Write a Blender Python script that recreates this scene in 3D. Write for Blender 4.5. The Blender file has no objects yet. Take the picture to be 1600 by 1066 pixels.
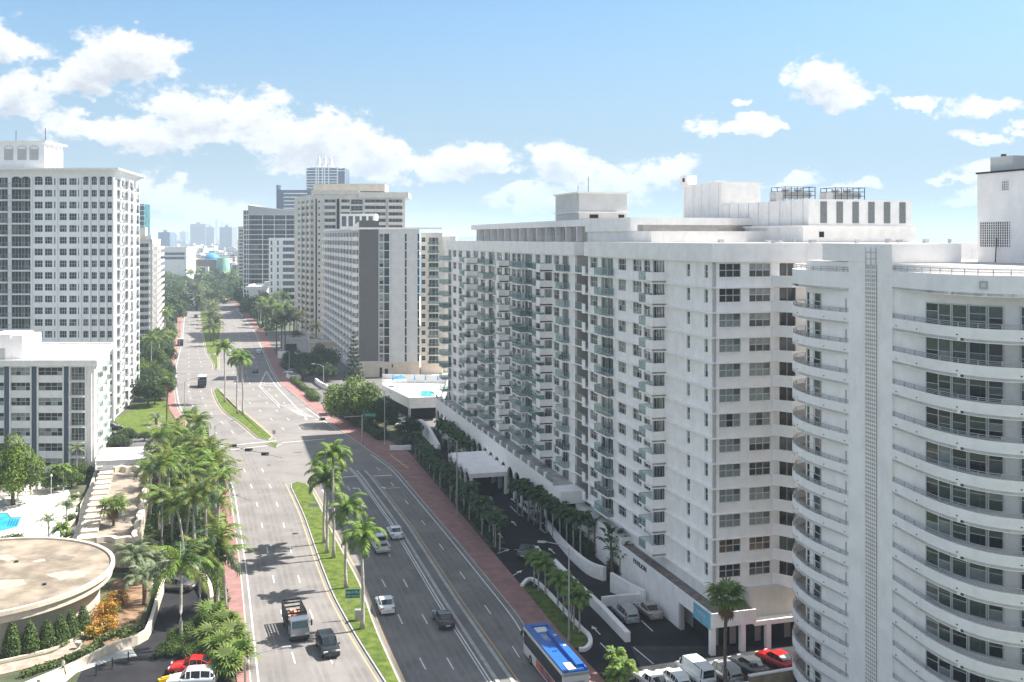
import bpy, math, random
import numpy as np
from math import sin, cos, tan, atan, atan2, pi, radians, sqrt, hypot
from mathutils import Vector, Matrix

RND = random.Random(11)
NPR = np.random.RandomState(5)
SC = bpy.context.scene
COL = SC.collection

# ---------------------------------------------------------------- camera
CAMH, FPX, HZ = 43.5, 1600.0, 372.0
cam_data = bpy.data.cameras.new("camera")
cam = bpy.data.objects.new("camera", cam_data)
COL.objects.link(cam)
cam.location = (0, 0, CAMH)
cam.rotation_euler = (radians(90), 0, 0)
cam_data.sensor_width = 36
cam_data.lens = 36
cam_data.shift_y = -(533 - HZ) / 1600
cam_data.clip_start = 0.5
cam_data.clip_end = 60000
SC.camera = cam

# ---------------------------------------------------------------- light
SUN_EL = radians(52.5)
SUN_AZ = atan2(0.948, 0.318)          # clockwise from +Y
SKY_STRENGTH = 0.15
SUN_STRENGTH = 3.9
EXPOSURE = 1.62
SC.view_settings.view_transform = 'Standard'
SC.view_settings.look = 'None'
SC.view_settings.exposure = EXPOSURE
SC.view_settings.gamma = 1
SC.view_settings.use_curve_mapping = False
SC.cycles.max_bounces = 6
SC.cycles.diffuse_bounces = 4
SC.cycles.glossy_bounces = 2
SC.cycles.transmission_bounces = 3
SC.cycles.transparent_max_bounces = 12
SC.cycles.volume_bounces = 1
SC.cycles.caustics_reflective = False
SC.cycles.caustics_refractive = False

sun_data = bpy.data.lights.new("sun", 'SUN')
sun_data.energy = SUN_STRENGTH
sun_data.angle = radians(0.5)
sun_data.color = (1.0, 0.955, 0.89)
sun = bpy.data.objects.new("sun", sun_data)
COL.objects.link(sun)
sd = Vector((sin(SUN_AZ) * cos(SUN_EL), cos(SUN_AZ) * cos(SUN_EL), sin(SUN_EL)))
sun.rotation_euler = (-sd).to_track_quat('-Z', 'Y').to_euler()
sun.location = (60, 40, 120)

# ---------------------------------------------------------------- world: sky with cumulus
world = bpy.data.worlds.new("World")
SC.world = world
world.use_nodes = True
WN, WL = world.node_tree.nodes, world.node_tree.links
WN.clear()


class NB:
    """small helper for building node graphs"""
    def __init__(s, nodes, links):
        s.n, s.l = nodes, links

    def plug(s, sock, v):
        if hasattr(v, 'is_output') or isinstance(v, bpy.types.NodeSocket):
            s.l.new(v, sock)
        else:
            sock.default_value = v

    def m(s, op, a, b=0.0, c=0.0, clamp=False):
        k = s.n.new('ShaderNodeMath'); k.operation = op; k.use_clamp = clamp
        for i, v in enumerate((a, b, c)):
            s.plug(k.inputs[i], v)
        return k.outputs[0]

    def noise(s, vec, scale, detail=6, rough=0.55, dist=0.0):
        k = s.n.new('ShaderNodeTexNoise')
        if vec is not None:
            s.l.new(vec, k.inputs['Vector'])
        k.inputs['Scale'].default_value = scale
        k.inputs['Detail'].default_value = detail
        k.inputs['Roughness'].default_value = rough
        k.inputs['Distortion'].default_value = dist
        return k.outputs['Fac']

    def smooth(s, v, a, b, o0=0.0, o1=1.0):
        k = s.n.new('ShaderNodeMapRange'); k.interpolation_type = 'SMOOTHSTEP'
        s.plug(k.inputs[0], v); k.inputs[1].default_value = a; k.inputs[2].default_value = b
        k.inputs[3].default_value = o0; k.inputs[4].default_value = o1
        return k.outputs[0]

    def mix(s, f, a, b):
        k = s.n.new('ShaderNodeMix'); k.data_type = 'RGBA'
        s.plug(k.inputs[0], f)
        for i, v in ((6, a), (7, b)):
            if isinstance(v, tuple):
                v = tuple(v) + ((1.0,) if len(v) == 3 else ())
            s.plug(k.inputs[i], v)
        return k.outputs[2]


W = NB(WN, WL)
sky = WN.new('ShaderNodeTexSky')
sky.sky_type = 'NISHITA'
sky.sun_disc = False
sky.sun_elevation = SUN_EL
sky.sun_rotation = SUN_AZ
sky.altitude = 40
sky.air_density = 1.0
sky.dust_density = 1.6
sky.ozone_density = 1.2
tc = WN.new('ShaderNodeTexCoord')
sep = WN.new('ShaderNodeSeparateXYZ'); WL.new(tc.outputs['Generated'], sep.inputs[0])
az = W.m('ARCTAN2', sep.outputs[0], sep.outputs[1])
el = W.m('ARCSINE', sep.outputs[2])


def cloud_field(el_sock, az_sock, vec):
    # cloud centres (azimuth, elevation) and half sizes, all in radians
    pts = [  # x, y, half width, half height in photo pixels -> angles
        (20, 75, 60, 34), (190, 95, 78, 40), (150, 120, 50, 20), (110, 135, 48, 24), (30, 150, 55, 30),
        (330, 180, 150, 42), (420, 200, 150, 40), (180, 205, 120, 30), (290, 215, 150, 30), (500, 225, 85, 45),
        (600, 240, 90, 30), (660, 258, 100, 34), (740, 255, 80, 30), (520, 262, 110, 26), (250, 320, 75, 34), (320, 335, 75, 22),
        (885, 262, 60, 34), (950, 285, 90, 32), (1035, 275, 55, 26), (880, 310, 120, 22),
        (1290, 135, 55, 38), (1335, 155, 48, 22), (1262, 120, 30, 24), (1150, 205, 62, 17), (1215, 200, 26, 12), (1185, 190, 30, 14),
        (1425, 165, 28, 10), (1550, 168, 55, 18), (1540, 218, 46, 15), (1590, 200, 30, 10), (1164, 157, 13, 8),
        (1500, 278, 50, 14), (1550, 262, 60, 18), (1520, 310, 70, 18), (1240, 288, 45, 14), (1330, 290, 50, 12),
        (120, 350, 160, 18)]
    wn = W.m('MULTIPLY', W.m('SUBTRACT', W.noise(vec, 24.0, 4, 0.6), 0.5), 0.06)
    wm_ = W.m('MULTIPLY', W.m('SUBTRACT', W.noise(vec, 31.0, 4, 0.6), 0.5), 0.04)
    az_sock = W.m('ADD', az_sock, wn); el_sock = W.m('ADD', el_sock, wm_)
    best = None
    for (px, py, hw, hh) in pts:
        ax, ey = atan((px - 800) / FPX), (HZ - py) / hypot(FPX, px - 800)
        a, b = hw / FPX * 1.06, hh / FPX * 1.16
        du = W.m('MULTIPLY_ADD', az_sock, 1 / a, -ax / a)
        dv = W.m('MULTIPLY_ADD', el_sock, 1 / b, -ey / b)
        # flatter undersides: the lower half falls off faster
        dv = W.m('MAXIMUM', dv, W.m('MULTIPLY', dv, -1.5))
        r = W.m('SQRT', W.m('ADD', W.m('MULTIPLY', du, du), W.m('MULTIPLY', dv, dv)))
        best = r if best is None else W.m('SMOOTH_MIN', best, r, 0.25)
    f = W.m('SUBTRACT', 1.0, best)
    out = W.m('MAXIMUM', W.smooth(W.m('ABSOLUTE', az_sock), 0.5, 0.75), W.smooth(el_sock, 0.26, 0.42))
    big = W.m('MULTIPLY', W.m('SUBTRACT', W.noise(vec, 3.2, 2, 0.5), 0.47), 7.0)  # unseen cloud cover outside the view, thickened to brighten shaded walls
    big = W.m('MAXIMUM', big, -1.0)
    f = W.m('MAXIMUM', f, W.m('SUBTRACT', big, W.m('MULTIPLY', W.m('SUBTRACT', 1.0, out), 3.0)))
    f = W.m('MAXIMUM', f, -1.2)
    n1 = W.noise(vec, 17.0, 10, 0.66, 0.15)
    n2 = W.noise(vec, 52.0, 5, 0.6, 0.2)
    n = W.m('ADD', W.m('MULTIPLY', W.m('SUBTRACT', n1, 0.5), 2.9), W.m('MULTIPLY', W.m('SUBTRACT', n2, 0.5), 1.2))
    return W.m('ADD', f, n)


def stretched(dz):
    mp = WN.new('ShaderNodeMapping')
    WL.new(tc.outputs['Generated'], mp.inputs[0])
    mp.inputs['Location'].default_value = (0.3, 0.7, dz * 1.5)
    mp.inputs['Scale'].default_value = (1, 1, 1.5)
    return mp.outputs[0]


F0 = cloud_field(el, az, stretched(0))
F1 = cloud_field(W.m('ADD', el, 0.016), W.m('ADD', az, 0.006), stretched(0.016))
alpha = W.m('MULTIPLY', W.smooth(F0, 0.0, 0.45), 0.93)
alpha = W.m('MULTIPLY', alpha, W.smooth(el, -0.01, 0.08, 0.35, 1.0))
under = W.smooth(F1, 0.1, 1.25)
ccol = W.mix(under, (2.3, 2.3, 2.3), (1.45, 1.52, 1.64))
hsv = WN.new('ShaderNodeHueSaturation')
hsv.inputs['Hue'].default_value = 0.492
hsv.inputs['Saturation'].default_value = 1.0
hsv.inputs['Value'].default_value = 1.0
WL.new(sky.outputs[0], hsv.inputs['Color'])
tint = WN.new('ShaderNodeMix'); tint.data_type = 'RGBA'; tint.blend_type = 'MULTIPLY'; tint.inputs[0].default_value = 1.0
WL.new(hsv.outputs[0], tint.inputs[6]); tint.inputs[7].default_value = (0.25, 0.335, 0.40, 1)
veil = W.mix(W.smooth(el, 0.0, 0.26, 0.9, 0.06), tint.outputs[2], (0.92, 1.22, 1.5))
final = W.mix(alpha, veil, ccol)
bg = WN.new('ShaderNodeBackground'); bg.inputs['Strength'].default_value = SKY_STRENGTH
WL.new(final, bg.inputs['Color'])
wo = WN.new('ShaderNodeOutputWorld'); WL.new(bg.outputs[0], wo.inputs['Surface'])

# ---------------------------------------------------------------- helpers


def G(px, py, z=0.0):
    """point of the plane at height z that the photograph shows at px, py"""
    d = (CAMH - z) * FPX / (py - HZ)
    return ((px - 800) * d / FPX, d)


MATS = {}


def mat(name, col, rough=0.8, var=0.12, scale=1.5, bump=0.0, spec=0.3, metal=0.0, col2=None, world=False, stain=0.0, coat=0.0, bscale=None, transl=0.0):
    if name in MATS:
        return MATS[name]
    m = bpy.data.materials.new(name); m.use_nodes = True
    nt = m.node_tree; nd = nt.nodes; b = nd['Principled BSDF']
    k = NB(nd, nt.links)
    b.inputs['Roughness'].default_value = rough
    b.inputs['Specular IOR Level'].default_value = spec
    b.inputs['Metallic'].default_value = metal
    b.inputs['Coat Weight'].default_value = coat
    t = nd.new('ShaderNodeTexCoord')
    if world:
        g = nd.new('ShaderNodeNewGeometry'); vec = g.outputs['Position']
    else:
        vec = t.outputs['Object']
    lo = tuple(max(0, c * (1 - var)) for c in col) if col2 is None else col2
    hi = tuple(min(1, c * (1 + var)) for c in col) if col2 is None else col
    f = k.smooth(k.noise(vec, scale, 5, 0.6), 0.32, 0.68)
    c = k.mix(f, lo, hi)
    if stain > 0:
        mp = nd.new('ShaderNodeMapping'); nt.links.new(vec, mp.inputs[0]); mp.inputs['Scale'].default_value = (1, 1, 0.16)
        s = k.smooth(k.noise(mp.outputs[0], 0.9, 6, 0.7), 0.5, 0.78)
        c = k.mix(k.m('MULTIPLY', s, stain), c, tuple(x * 0.55 for x in col))
    nt.links.new(c, b.inputs['Base Color'])
    if transl > 0:
        b.inputs['Transmission Weight'].default_value = 0
        tr = nd.new('ShaderNodeBsdfTranslucent'); nt.links.new(c, tr.inputs['Color'])
        mx = nd.new('ShaderNodeMixShader'); mx.inputs[0].default_value = transl
        nt.links.new(b.outputs[0], mx.inputs[1]); nt.links.new(tr.outputs[0], mx.inputs[2])
        nt.links.new(mx.outputs[0], nd['Material Output'].inputs['Surface'])
    if bump > 0:
        bp = nd.new('ShaderNodeBump'); bp.inputs['Strength'].default_value = bump
        bp.inputs['Distance'].default_value = 0.05
        nt.links.new(k.noise(vec, bscale or scale * 12, 4, 0.6), bp.inputs['Height'])
        nt.links.new(bp.outputs[0], b.inputs['Normal'])
    MATS[name] = m
    return m


def tag(o, label=None, cat=None, group=None, kind=None):
    if label: o['label'] = label
    if cat: o['category'] = cat
    if group: o['group'] = group
    if kind: o['kind'] = kind
    return o


def O(name, data, parent=None, loc=(0, 0, 0), rz=0.0, sc=None, rx=0.0, ry=0.0):
    o = bpy.data.objects.new(name, data)
    COL.objects.link(o)
    if parent: o.parent = parent
    o.location = loc
    if rz or rx or ry: o.rotation_euler = (rx, ry, rz)
    if sc is not None: o.scale = sc if hasattr(sc, '__len__') else (sc, sc, sc)
    return o


def E(name, loc, rz=0.0, label=None, cat=None, group=None, kind=None):
    o = O(name, None, None, loc, rz)
    o.empty_display_size = 0.5
    return tag(o, label, cat, group, kind)


class MB:
    def __init__(s):
        s.v, s.f, s.mi = [], [], []
        s.ms = []
        s.T = None

    def frame(s, ox=0, oy=0, th=0, oz=0):
        s.T = (ox, oy, cos(th), sin(th), oz); return s

    def mid(s, m):
        if m not in s.ms: s.ms.append(m)
        return s.ms.index(m)

    def p(s, x, y, z):
        if s.T:
            ox, oy, c, n, oz = s.T
            return (ox + x * c - y * n, oy + x * n + y * c, z + oz)
        return (x, y, z)

    def poly(s, pts, m):
        i = len(s.v)
        s.v += [s.p(*q) for q in pts]
        s.f.append(tuple(range(i, i + len(pts)))); s.mi.append(s.mid(m))

    def box(s, x0, x1, y0, y1, z0, z1, m, top=None):
        i = len(s.v)
        for z in (z0, z1):
            for (x, y) in ((x0, y0), (x1, y0), (x1, y1), (x0, y1)):
                s.v.append(s.p(x, y, z))
        k = s.mid(m); kt = s.mid(top) if top else k
        for q, a in (((0, 3, 2, 1), k), ((4, 5, 6, 7), kt), ((0, 1, 5, 4), k), ((1, 2, 6, 5), k), ((2, 3, 7, 6), k), ((3, 0, 4, 7), k)):
            s.f.append(tuple(i + j for j in q)); s.mi.append(a)

    def prism(s, pts, z0, z1, m, top=None, bottom=True):
        n = len(pts); i = len(s.v)
        area = sum(pts[j][0] * pts[(j + 1) % n][1] - pts[(j + 1) % n][0] * pts[j][1] for j in range(n))
        if area < 0: pts = pts[::-1]
        f0 = z0 if callable(z0) else (lambda x, y: z0)
        f1 = z1 if callable(z1) else (lambda x, y: z1)
        for (x, y) in pts: s.v.append(s.p(x, y, f0(x, y)))
        for (x, y) in pts: s.v.append(s.p(x, y, f1(x, y)))
        k = s.mid(m); kt = s.mid(top) if top else k
        for j in range(n):
            a, b = i + j, i + (j + 1) % n
            s.f.append((a, b, b + n, a + n)); s.mi.append(k)
        s.f.append(tuple(range(i + n, i + 2 * n))); s.mi.append(kt)
        if bottom:
            s.f.append(tuple(range(i + n - 1, i - 1, -1))); s.mi.append(k)

    def tube(s, pts, rs, n, m, cap=True):
        """tapered tube through pts"""
        i0 = len(s.v); k = s.mid(m); L = len(pts)
        if not hasattr(rs, '__len__'): rs = [rs] * L
        P = [Vector(q) for q in pts]
        for j, q in enumerate(P):
            d = (P[min(j + 1, L - 1)] - P[max(j - 1, 0)])
            if d.length < 1e-6: d = Vector((0, 0, 1))
            d.normalize()
            a = d.cross(Vector((0, 0, 1)))
            if a.length < 1e-3: a = Vector((1, 0, 0))
            a.normalize(); b = d.cross(a)
            for t in range(n):
                w = 2 * pi * t / n
                r = q + a * cos(w) * rs[j] + b * sin(w) * rs[j]
                s.v.append(s.p(*r))
        for j in range(L - 1):
            for t in range(n):
                a, b = i0 + j * n + t, i0 + j * n + (t + 1) % n
                s.f.append((a, b, b + n, a + n)); s.mi.append(k)
        if cap:
            s.f.append(tuple(i0 + t for t in range(n))[::-1]); s.mi.append(k)
            s.f.append(tuple(i0 + (L - 1) * n + t for t in range(n))); s.mi.append(k)

    def wall(s, pts, h, th, m, z=0.0, closed=False, top=None):
        """ribbon wall of thickness th standing on a polyline (x, y)"""
        n = len(pts); nr = []
        for j in range(n):
            if closed: a, b = pts[j - 1], pts[(j + 1) % n]
            else: a, b = pts[max(j - 1, 0)], pts[min(j + 1, n - 1)]
            dx, dy = b[0] - a[0], b[1] - a[1]; l = hypot(dx, dy) or 1
            nr.append((-dy / l, dx / l))
        hs = h if hasattr(h, '__len__') else [h] * n
        zs = z if hasattr(z, '__len__') else [z] * n
        i = len(s.v); k = s.mid(m); kt = s.mid(top) if top else k
        for j in range(n):
            x, y = pts[j]; ax, ay = nr[j][0] * th / 2, nr[j][1] * th / 2
            for (qx, qy, qz) in ((x + ax, y + ay, zs[j]), (x + ax, y + ay, zs[j] + hs[j]), (x - ax, y - ay, zs[j] + hs[j]), (x - ax, y - ay, zs[j])):
                s.v.append(s.p(qx, qy, qz))
        for j in range(n if closed else n - 1):
            a, b = i + 4 * j, i + 4 * ((j + 1) % n)
            for t in range(4):
                u = (t + 1) % 4
                s.f.append((a + t, b + t, b + u, a + u)); s.mi.append(kt if t == 1 else k)
        if not closed:
            s.f.append((i, i + 1, i + 2, i + 3)); s.mi.append(k)
            e = i + 4 * (n - 1)
            s.f.append((e + 3, e + 2, e + 1, e)); s.mi.append(k)

    def mesh(s, name, smooth=False):
        me = bpy.data.meshes.new(name)
        me.from_pydata(s.v, [], s.f)
        for m in s.ms: me.materials.append(m)
        if len(s.ms) > 1:
            me.polygons.foreach_set('material_index', s.mi)
        if smooth:
            me.polygons.foreach_set('use_smooth', [True] * len(me.polygons))
        me.update()
        return me

    def build(s, name, parent=None, smooth=False, **kw):
        return O(name, s.mesh(name, smooth), parent, **kw)


def struct(o): o['kind'] = 'structure'; return o
def stuff(o): o['kind'] = 'stuff'; return o


# ---------------------------------------------------------------- materials
M_white = mat('white_stucco', (0.90, 0.86, 0.825), 0.85, 0.05, 0.7, 0.25, stain=0.3, bscale=9)
M_tower = mat('curved_tower_stucco', (0.92, 0.88, 0.85), 0.85, 0.05, 0.5, 0.3, stain=0.24, bscale=8)
M_cream = mat('cream_stucco', (0.62, 0.54, 0.43), 0.85, 0.08, 0.5, 0.2, stain=0.15, bscale=9)
M_beige = mat('beige_concrete', (0.62, 0.58, 0.52), 0.85, 0.08, 0.4, 0.2, stain=0.15)
M_taupe = mat('taupe_stucco', (0.47, 0.42, 0.38), 0.9, 0.05, 0.6, 0.2)
M_slate = mat('slate_grey_panel', (0.135, 0.13, 0.125), 0.8, 0.07, 1.0, 0.2)
M_navy = mat('blue_grey_strip', (0.09, 0.115, 0.15), 0.6, 0.06, 1.0)
M_pale = mat('pale_grey_concrete', (0.62, 0.61, 0.59), 0.85, 0.06, 0.5, 0.15, stain=0.12)
M_roof = mat('roof_membrane', (0.46, 0.45, 0.43), 0.8, 0.12, 0.25, 0.1, world=True)
M_roofg = mat('grey_gravel_roof', (0.42, 0.40, 0.37), 0.95, 0.2, 0.5, 0.3)
M_brownroof = mat('brown_roof_strip', (0.20, 0.17, 0.15), 0.95, 0.25, 1.2, 0.3)
M_tan = mat('tan_gravel', (0.34, 0.28, 0.22), 0.95, 0.16, 0.45, 0.4, col2=(0.24, 0.2, 0.155))
M_frame = mat('window_frame_white', (0.60, 0.60, 0.58), 0.5, 0.02)
M_alu = mat('aluminium_frame', (0.42, 0.43, 0.44), 0.4, 0.03, metal=0.4)
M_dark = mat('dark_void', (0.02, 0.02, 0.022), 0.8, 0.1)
M_dkmetal = mat('dark_metal', (0.05, 0.05, 0.055), 0.5, 0.1, metal=0.5)
M_gal = mat('galvanised_steel', (0.45, 0.45, 0.44), 0.45, 0.06, metal=0.5)


def glassmat(name, col, rough=0.06, spec=0.6, var=0.35):
    m = mat(name, col, rough, var, 0.35, spec=spec, coat=0.0)
    return m


M_g0 = glassmat('window_glass_dark', (0.022, 0.028, 0.032))
M_g1 = glassmat('window_glass_curtained', (0.28, 0.31, 0.30), 0.12)
M_g2 = glassmat('window_glass_grey', (0.12, 0.14, 0.135), 0.06)
M_g3 = glassmat('window_glass_green', (0.085, 0.115, 0.095), 0.05)
M_gw = glassmat('window_glass_warm', (0.16, 0.10, 0.05), 0.1)
M_gblue = glassmat('window_glass_blue', (0.03, 0.06, 0.12), 0.08)


def railglass(name, tint, op=0.45):
    if name in MATS: return MATS[name]
    m = bpy.data.materials.new(name); m.use_nodes = True
    nd, ln = m.node_tree.nodes, m.node_tree.links
    b = nd['Principled BSDF']; b.inputs['Base Color'].default_value = tuple(tint) + (1,)
    b.inputs['Roughness'].default_value = 0.06; b.inputs['Specular IOR Level'].default_value = 0.7
    t = nd.new('ShaderNodeBsdfTransparent'); t.inputs[0].default_value = (0.78, 0.9, 0.88, 1)
    mx = nd.new('ShaderNodeMixShader'); mx.inputs[0].default_value = op
    ln.new(t.outputs[0], mx.inputs[1]); ln.new(b.outputs[0], mx.inputs[2])
    ln.new(mx.outputs[0], nd['Material Output'].inputs['Surface'])
    MATS[name] = m
    return m


M_rg = railglass('balcony_glass', (0.24, 0.31, 0.30), 0.4)
M_rgd = railglass('balcony_glass_dark', (0.06, 0.10, 0.10), 0.6)
M_rgw = railglass('balcony_glass_pale', (0.42, 0.50, 0.48), 0.55)
M_rgc = railglass('balcony_glass_clear', (0.10, 0.16, 0.16), 0.25)

M_asph = mat('road_asphalt', (0.235, 0.217, 0.204), 0.92, 0.10, 0.16, 0.5, world=True, bscale=6, col2=(0.185, 0.172, 0.163), spec=0.12)
M_asph2 = mat('old_asphalt_patch', (0.16, 0.152, 0.147), 0.92, 0.12, 0.2, 0.4, world=True)
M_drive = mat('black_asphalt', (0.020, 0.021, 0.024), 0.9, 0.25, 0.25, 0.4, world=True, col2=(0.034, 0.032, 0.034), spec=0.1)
M_walk = mat('red_pavement', (0.33, 0.185, 0.165), 0.9, 0.15, 0.6, 0.3, world=True, col2=(0.235, 0.135, 0.125), spec=0.1)
M_curb = mat('curb_concrete', (0.38, 0.365, 0.34), 0.9, 0.15, 0.8, 0.2, world=True)
M_line = mat('white_road_paint', (0.66, 0.65, 0.62), 0.7, 0.12, 1.3, world=True)
M_yline = mat('worn_yellow_paint', (0.52, 0.36, 0.16), 0.8, 0.15, 1.0, world=True, col2=(0.40, 0.30, 0.18))
M_grass = mat('lawn_grass', (0.135, 0.17, 0.035), 0.95, 0.3, 0.9, 0.9, world=True, col2=(0.06, 0.095, 0.02), bscale=14, spec=0.1)
M_soil = mat('dark_planting_soil', (0.065, 0.07, 0.035), 0.95, 0.4, 0.6, 0.8, world=True)
# ---------------------------------------------------------------- ground, sea
M_ground = mat('town_ground', (0.15, 0.15, 0.125), 0.95, 0.3, 0.006, 0.0, world=True, col2=(0.06, 0.085, 0.045))
M_sand = mat('beach_sand', (0.62, 0.53, 0.40), 0.95, 0.1, 0.05, world=True)
M_paver = mat('pale_forecourt_paving', (0.15, 0.14, 0.13), 0.9, 0.14, 0.3, 0.2, world=True)


def sheet(name, pts, z, m, parent=None):
    b = MB(); b.poly([(x, y, z) for (x, y) in pts], m)
    return b.build(name, parent)


FAR = 30000.0
coast = lambda y, off: 92 + off - 0.27 * y if y < 1500 else 92 + off - 405 + (y - 1500) * 0.02
yy = [-60, 0, 200, 500, 900, 1500, 3000, 8000, FAR]
struct(sheet('ground', [(-FAR * 0.6, -60)] + [(coast(y, 0), y) for y in yy] + [(-FAR * 0.6, FAR)], 0, M_ground))
struct(sheet('beach', [(coast(y, 0), y) for y in yy] + [(coast(y, 45), y) for y in yy[::-1]], 0.0, M_sand))
M_sea = mat('sea_water', (0.025, 0.13, 0.17), 0.25, 0.25, 0.004, 0.35, world=True, spec=0.5, bscale=0.25)
struct(sheet('sea', [(coast(y, 45), y) for y in yy] + [(FAR * 0.7, FAR), (FAR * 0.7, -60)], 0.0, M_sea))

# ---------------------------------------------------------------- road edges (photo pixels on the ground -> metres)


def edge(px):
    q = sorted([G(*a)[::-1] for a in px])
    return np.array([a[0] for a in q]), np.array([a[1] for a in q])


YS = np.arange(85.0, 930.0, 1.0)


def curve(px, win=13):
    y, x = edge(px)
    v = np.interp(YS, y, x)
    # extend straight before the first sample
    sl = (x[1] - x[0]) / (y[1] - y[0])
    v = np.where(YS < y[0], x[0] + (YS - y[0]) * sl, v)
    pad = win // 2
    e = np.concatenate([v[0] + (v[1] - v[0]) * np.arange(-pad, 0), v, v[-1] + (v[-1] - v[-2]) * np.arange(1, pad + 1)])
    k = np.hanning(win + 2)[1:-1]; k /= k.sum()
    return np.convolve(e, k, 'valid')


cLL = curve([(402, 1066), (389, 940), (382, 879), (365, 767), (341, 710), (320, 691), (309, 676), (290, 654), (279, 633), (274, 601), (275, 572), (285, 531), (287, 506), (289, 485), (283, 468), (270, 455), (258, 447)])
cLR = curve([(600, 1066), (555, 995), (520, 932), (497, 872), (475, 807), (458, 770), (444, 742), (425, 703), (412, 693), (377, 663), (351, 645), (340, 630), (333, 612), (335, 590), (335, 570), (323, 551), (318, 525), (314, 500), (310, 470), (290, 452), (278, 447)])
cRL = curve([(625, 1066), (588, 985), (565, 917), (548, 885), (522, 837), (500, 790), (482, 757), (462, 725), (439, 696), (425, 683), (387, 650), (359, 630), (344, 612), (341, 590), (341, 570), (340, 551), (344, 525), (346, 506), (336, 475), (316, 458), (300, 449)])
cRR = curve([(870, 1066), (812, 967), (708, 840), (617, 733), (533, 674), (482, 637), (459, 617), (439, 601), (425, 576), (412, 545), (400, 518), (369, 481), (345, 463), (320, 450)])
cSR = curve([(945, 1066), (879, 995), (816, 918), (750, 840), (637.6, 705), (564, 668.6), (508, 637), (478.5, 617), (463, 603), (449, 587.5), (437, 566), (426, 545), (413, 518), (380, 481), (356, 463), (330, 450)])
cSL = curve([(370, 1066), (350, 889), (338, 800), (318, 730), (300, 690), (280, 664), (264, 640), (260, 610), (262, 592), (272, 539), (277, 506), (278, 480), (270, 465), (250, 450)])
cSLr = cLL - 0.75


def at(c, y): return float(np.interp(y, YS, c))


def ystep(y0, y1):
    out = [y0]
    while out[-1] < y1:
        out.append(min(y1, out[-1] + max(2.0, out[-1] / 70)))
    return out


def strip(name, ca, cb, y0, y1, z, m, parent=None, oa=0.0, ob=0.0):
    b = MB(); ys = ystep(y0, y1); k = b.mid(m)
    for y in ys:
        b.v.append((at(ca, y) + oa, y, z)); b.v.append((at(cb, y) + ob, y, z))
    for j in range(len(ys) - 1):
        b.f.append((2 * j, 2 * j + 1, 2 * j + 3, 2 * j + 2)); b.mi.append(k)
    return b.build(name, parent)


def line(b, c, off, w, y0, y1, z, m):
    ys = ystep(y0, y1); i = len(b.v); k = b.mid(m)
    for y in ys:
        b.v.append((at(c, y) + off - w / 2, y, z)); b.v.append((at(c, y) + off + w / 2, y, z))
    for j in range(len(ys) - 1):
        a = i + 2 * j
        b.f.append((a, a + 1, a + 3, a + 2)); b.mi.append(k)


def prismstrip(b, ca, cb, y0, y1, z0, z1, m, oa=0, ob=0, top=None):
    ys = ystep(y0, y1)
    pts = [(at(ca, y) + oa, y) for y in ys] + [(at(cb, y) + ob, y) for y in ys[::-1]]
    b.prism(pts, z0, z1, m, top=top)


YMAX = 920
road = struct(strip('road', cLL, cRR, 86, YMAX, 0.012, M_asph, oa=-0.7))
# far bend of the avenue running off to the left
bend = struct(sheet('far_road', [(-322, 905), (-268, 905), (-330, 1000), (-440, 1180), (-470, 1180), (-380, 1000)], 0.012, M_asph))
lw = MB(); prismstrip(lw, cSL, cSLr, 86, YMAX - 60, 0, 0.13, M_walk); prismstrip(lw, cSLr, cSLr, 86, YMAX - 60, 0, 0.125, M_curb, oa=0.004, ob=0.16)
struct(lw.build('left_pavement'))
rw = MB(); prismstrip(rw, cRR, cSR, 86, YMAX - 60, 0, 0.13, M_walk, oa=0.16); prismstrip(rw, cRR, cRR, 86, YMAX - 60, 0, 0.125, M_curb, ob=0.156)
# joints of the red paving slabs near the camera
struct(rw.build('right_pavement'))
jb = MB()
y = 90.0
while y < 260:
    for ca, cb in ((cRR, cSR), (cSL, cSLr)):
        jb.box(at(ca, y) + 0.2, at(cb, y) - 0.02, y, y + 0.06, 0.128, 0.134, M_asph2)
    y += 1.9
jo = struct(jb.build('pavement_joints', None))

# medians: grass with curbs
MEDS = [(86, 182.0), (212.5, 217.5), (220.0, 296.0), (338.0, 380.0), (382, 640), (642, 860)]
for i, (y0, y1) in enumerate(MEDS):
    b = MB(); ys = ystep(y0, y1)
    def nose(y):
        t = min(1.0, (y - y0) / 3.0 if i else 1.0, (y1 - y) / 3.0)
        return max(0.12, sqrt(max(0.0, 1 - (1 - t) ** 2)))
    L = [((at(cLR, y) + at(cRL, y)) / 2 - (at(cRL, y) - at(cLR, y)) / 2 * nose(y), y) for y in ys]
    Rr = [((at(cLR, y) + at(cRL, y)) / 2 + (at(cRL, y) - at(cLR, y)) / 2 * nose(y), y) for y in ys]
    b.prism(L + Rr[::-1], 0, 0.15, M_curb)
    inn = [(x + 0.2, y) for (x, y) in L] + [(x - 0.2, y) for (x, y) in Rr[::-1]]
    b.prism(inn, 0.1, 0.19, M_grass)
    struct(b.build('grass_median' if i else 'grass_median'))

# painted markings ------------------------------------------------
mk = MB()
ZM = 0.018
line(mk, cLL, 0.12, 0.16, 86, 900, ZM, M_line)
for (y0, y1) in ((86, 181), (222, 295), (338, 640)):
    line(mk, cLR, -0.55, 0.17, y0, y1, ZM, M_yline)
    line(mk, cRL, 0.5, 0.17, y0, y1, ZM, M_yline)
for (y0, y1) in ((86, 206), (232, 262), (300, 640)):
    line(mk, cRR, -0.65, 0.15, y0, y1, ZM, M_line)
stuff(mk.build('edge_lines', road))
dash = MB(); dash.box(-0.065, 0.065, 0, 3.0, 0, 0.006, M_line); dash_me = dash.mesh('lane_dash')


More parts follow.
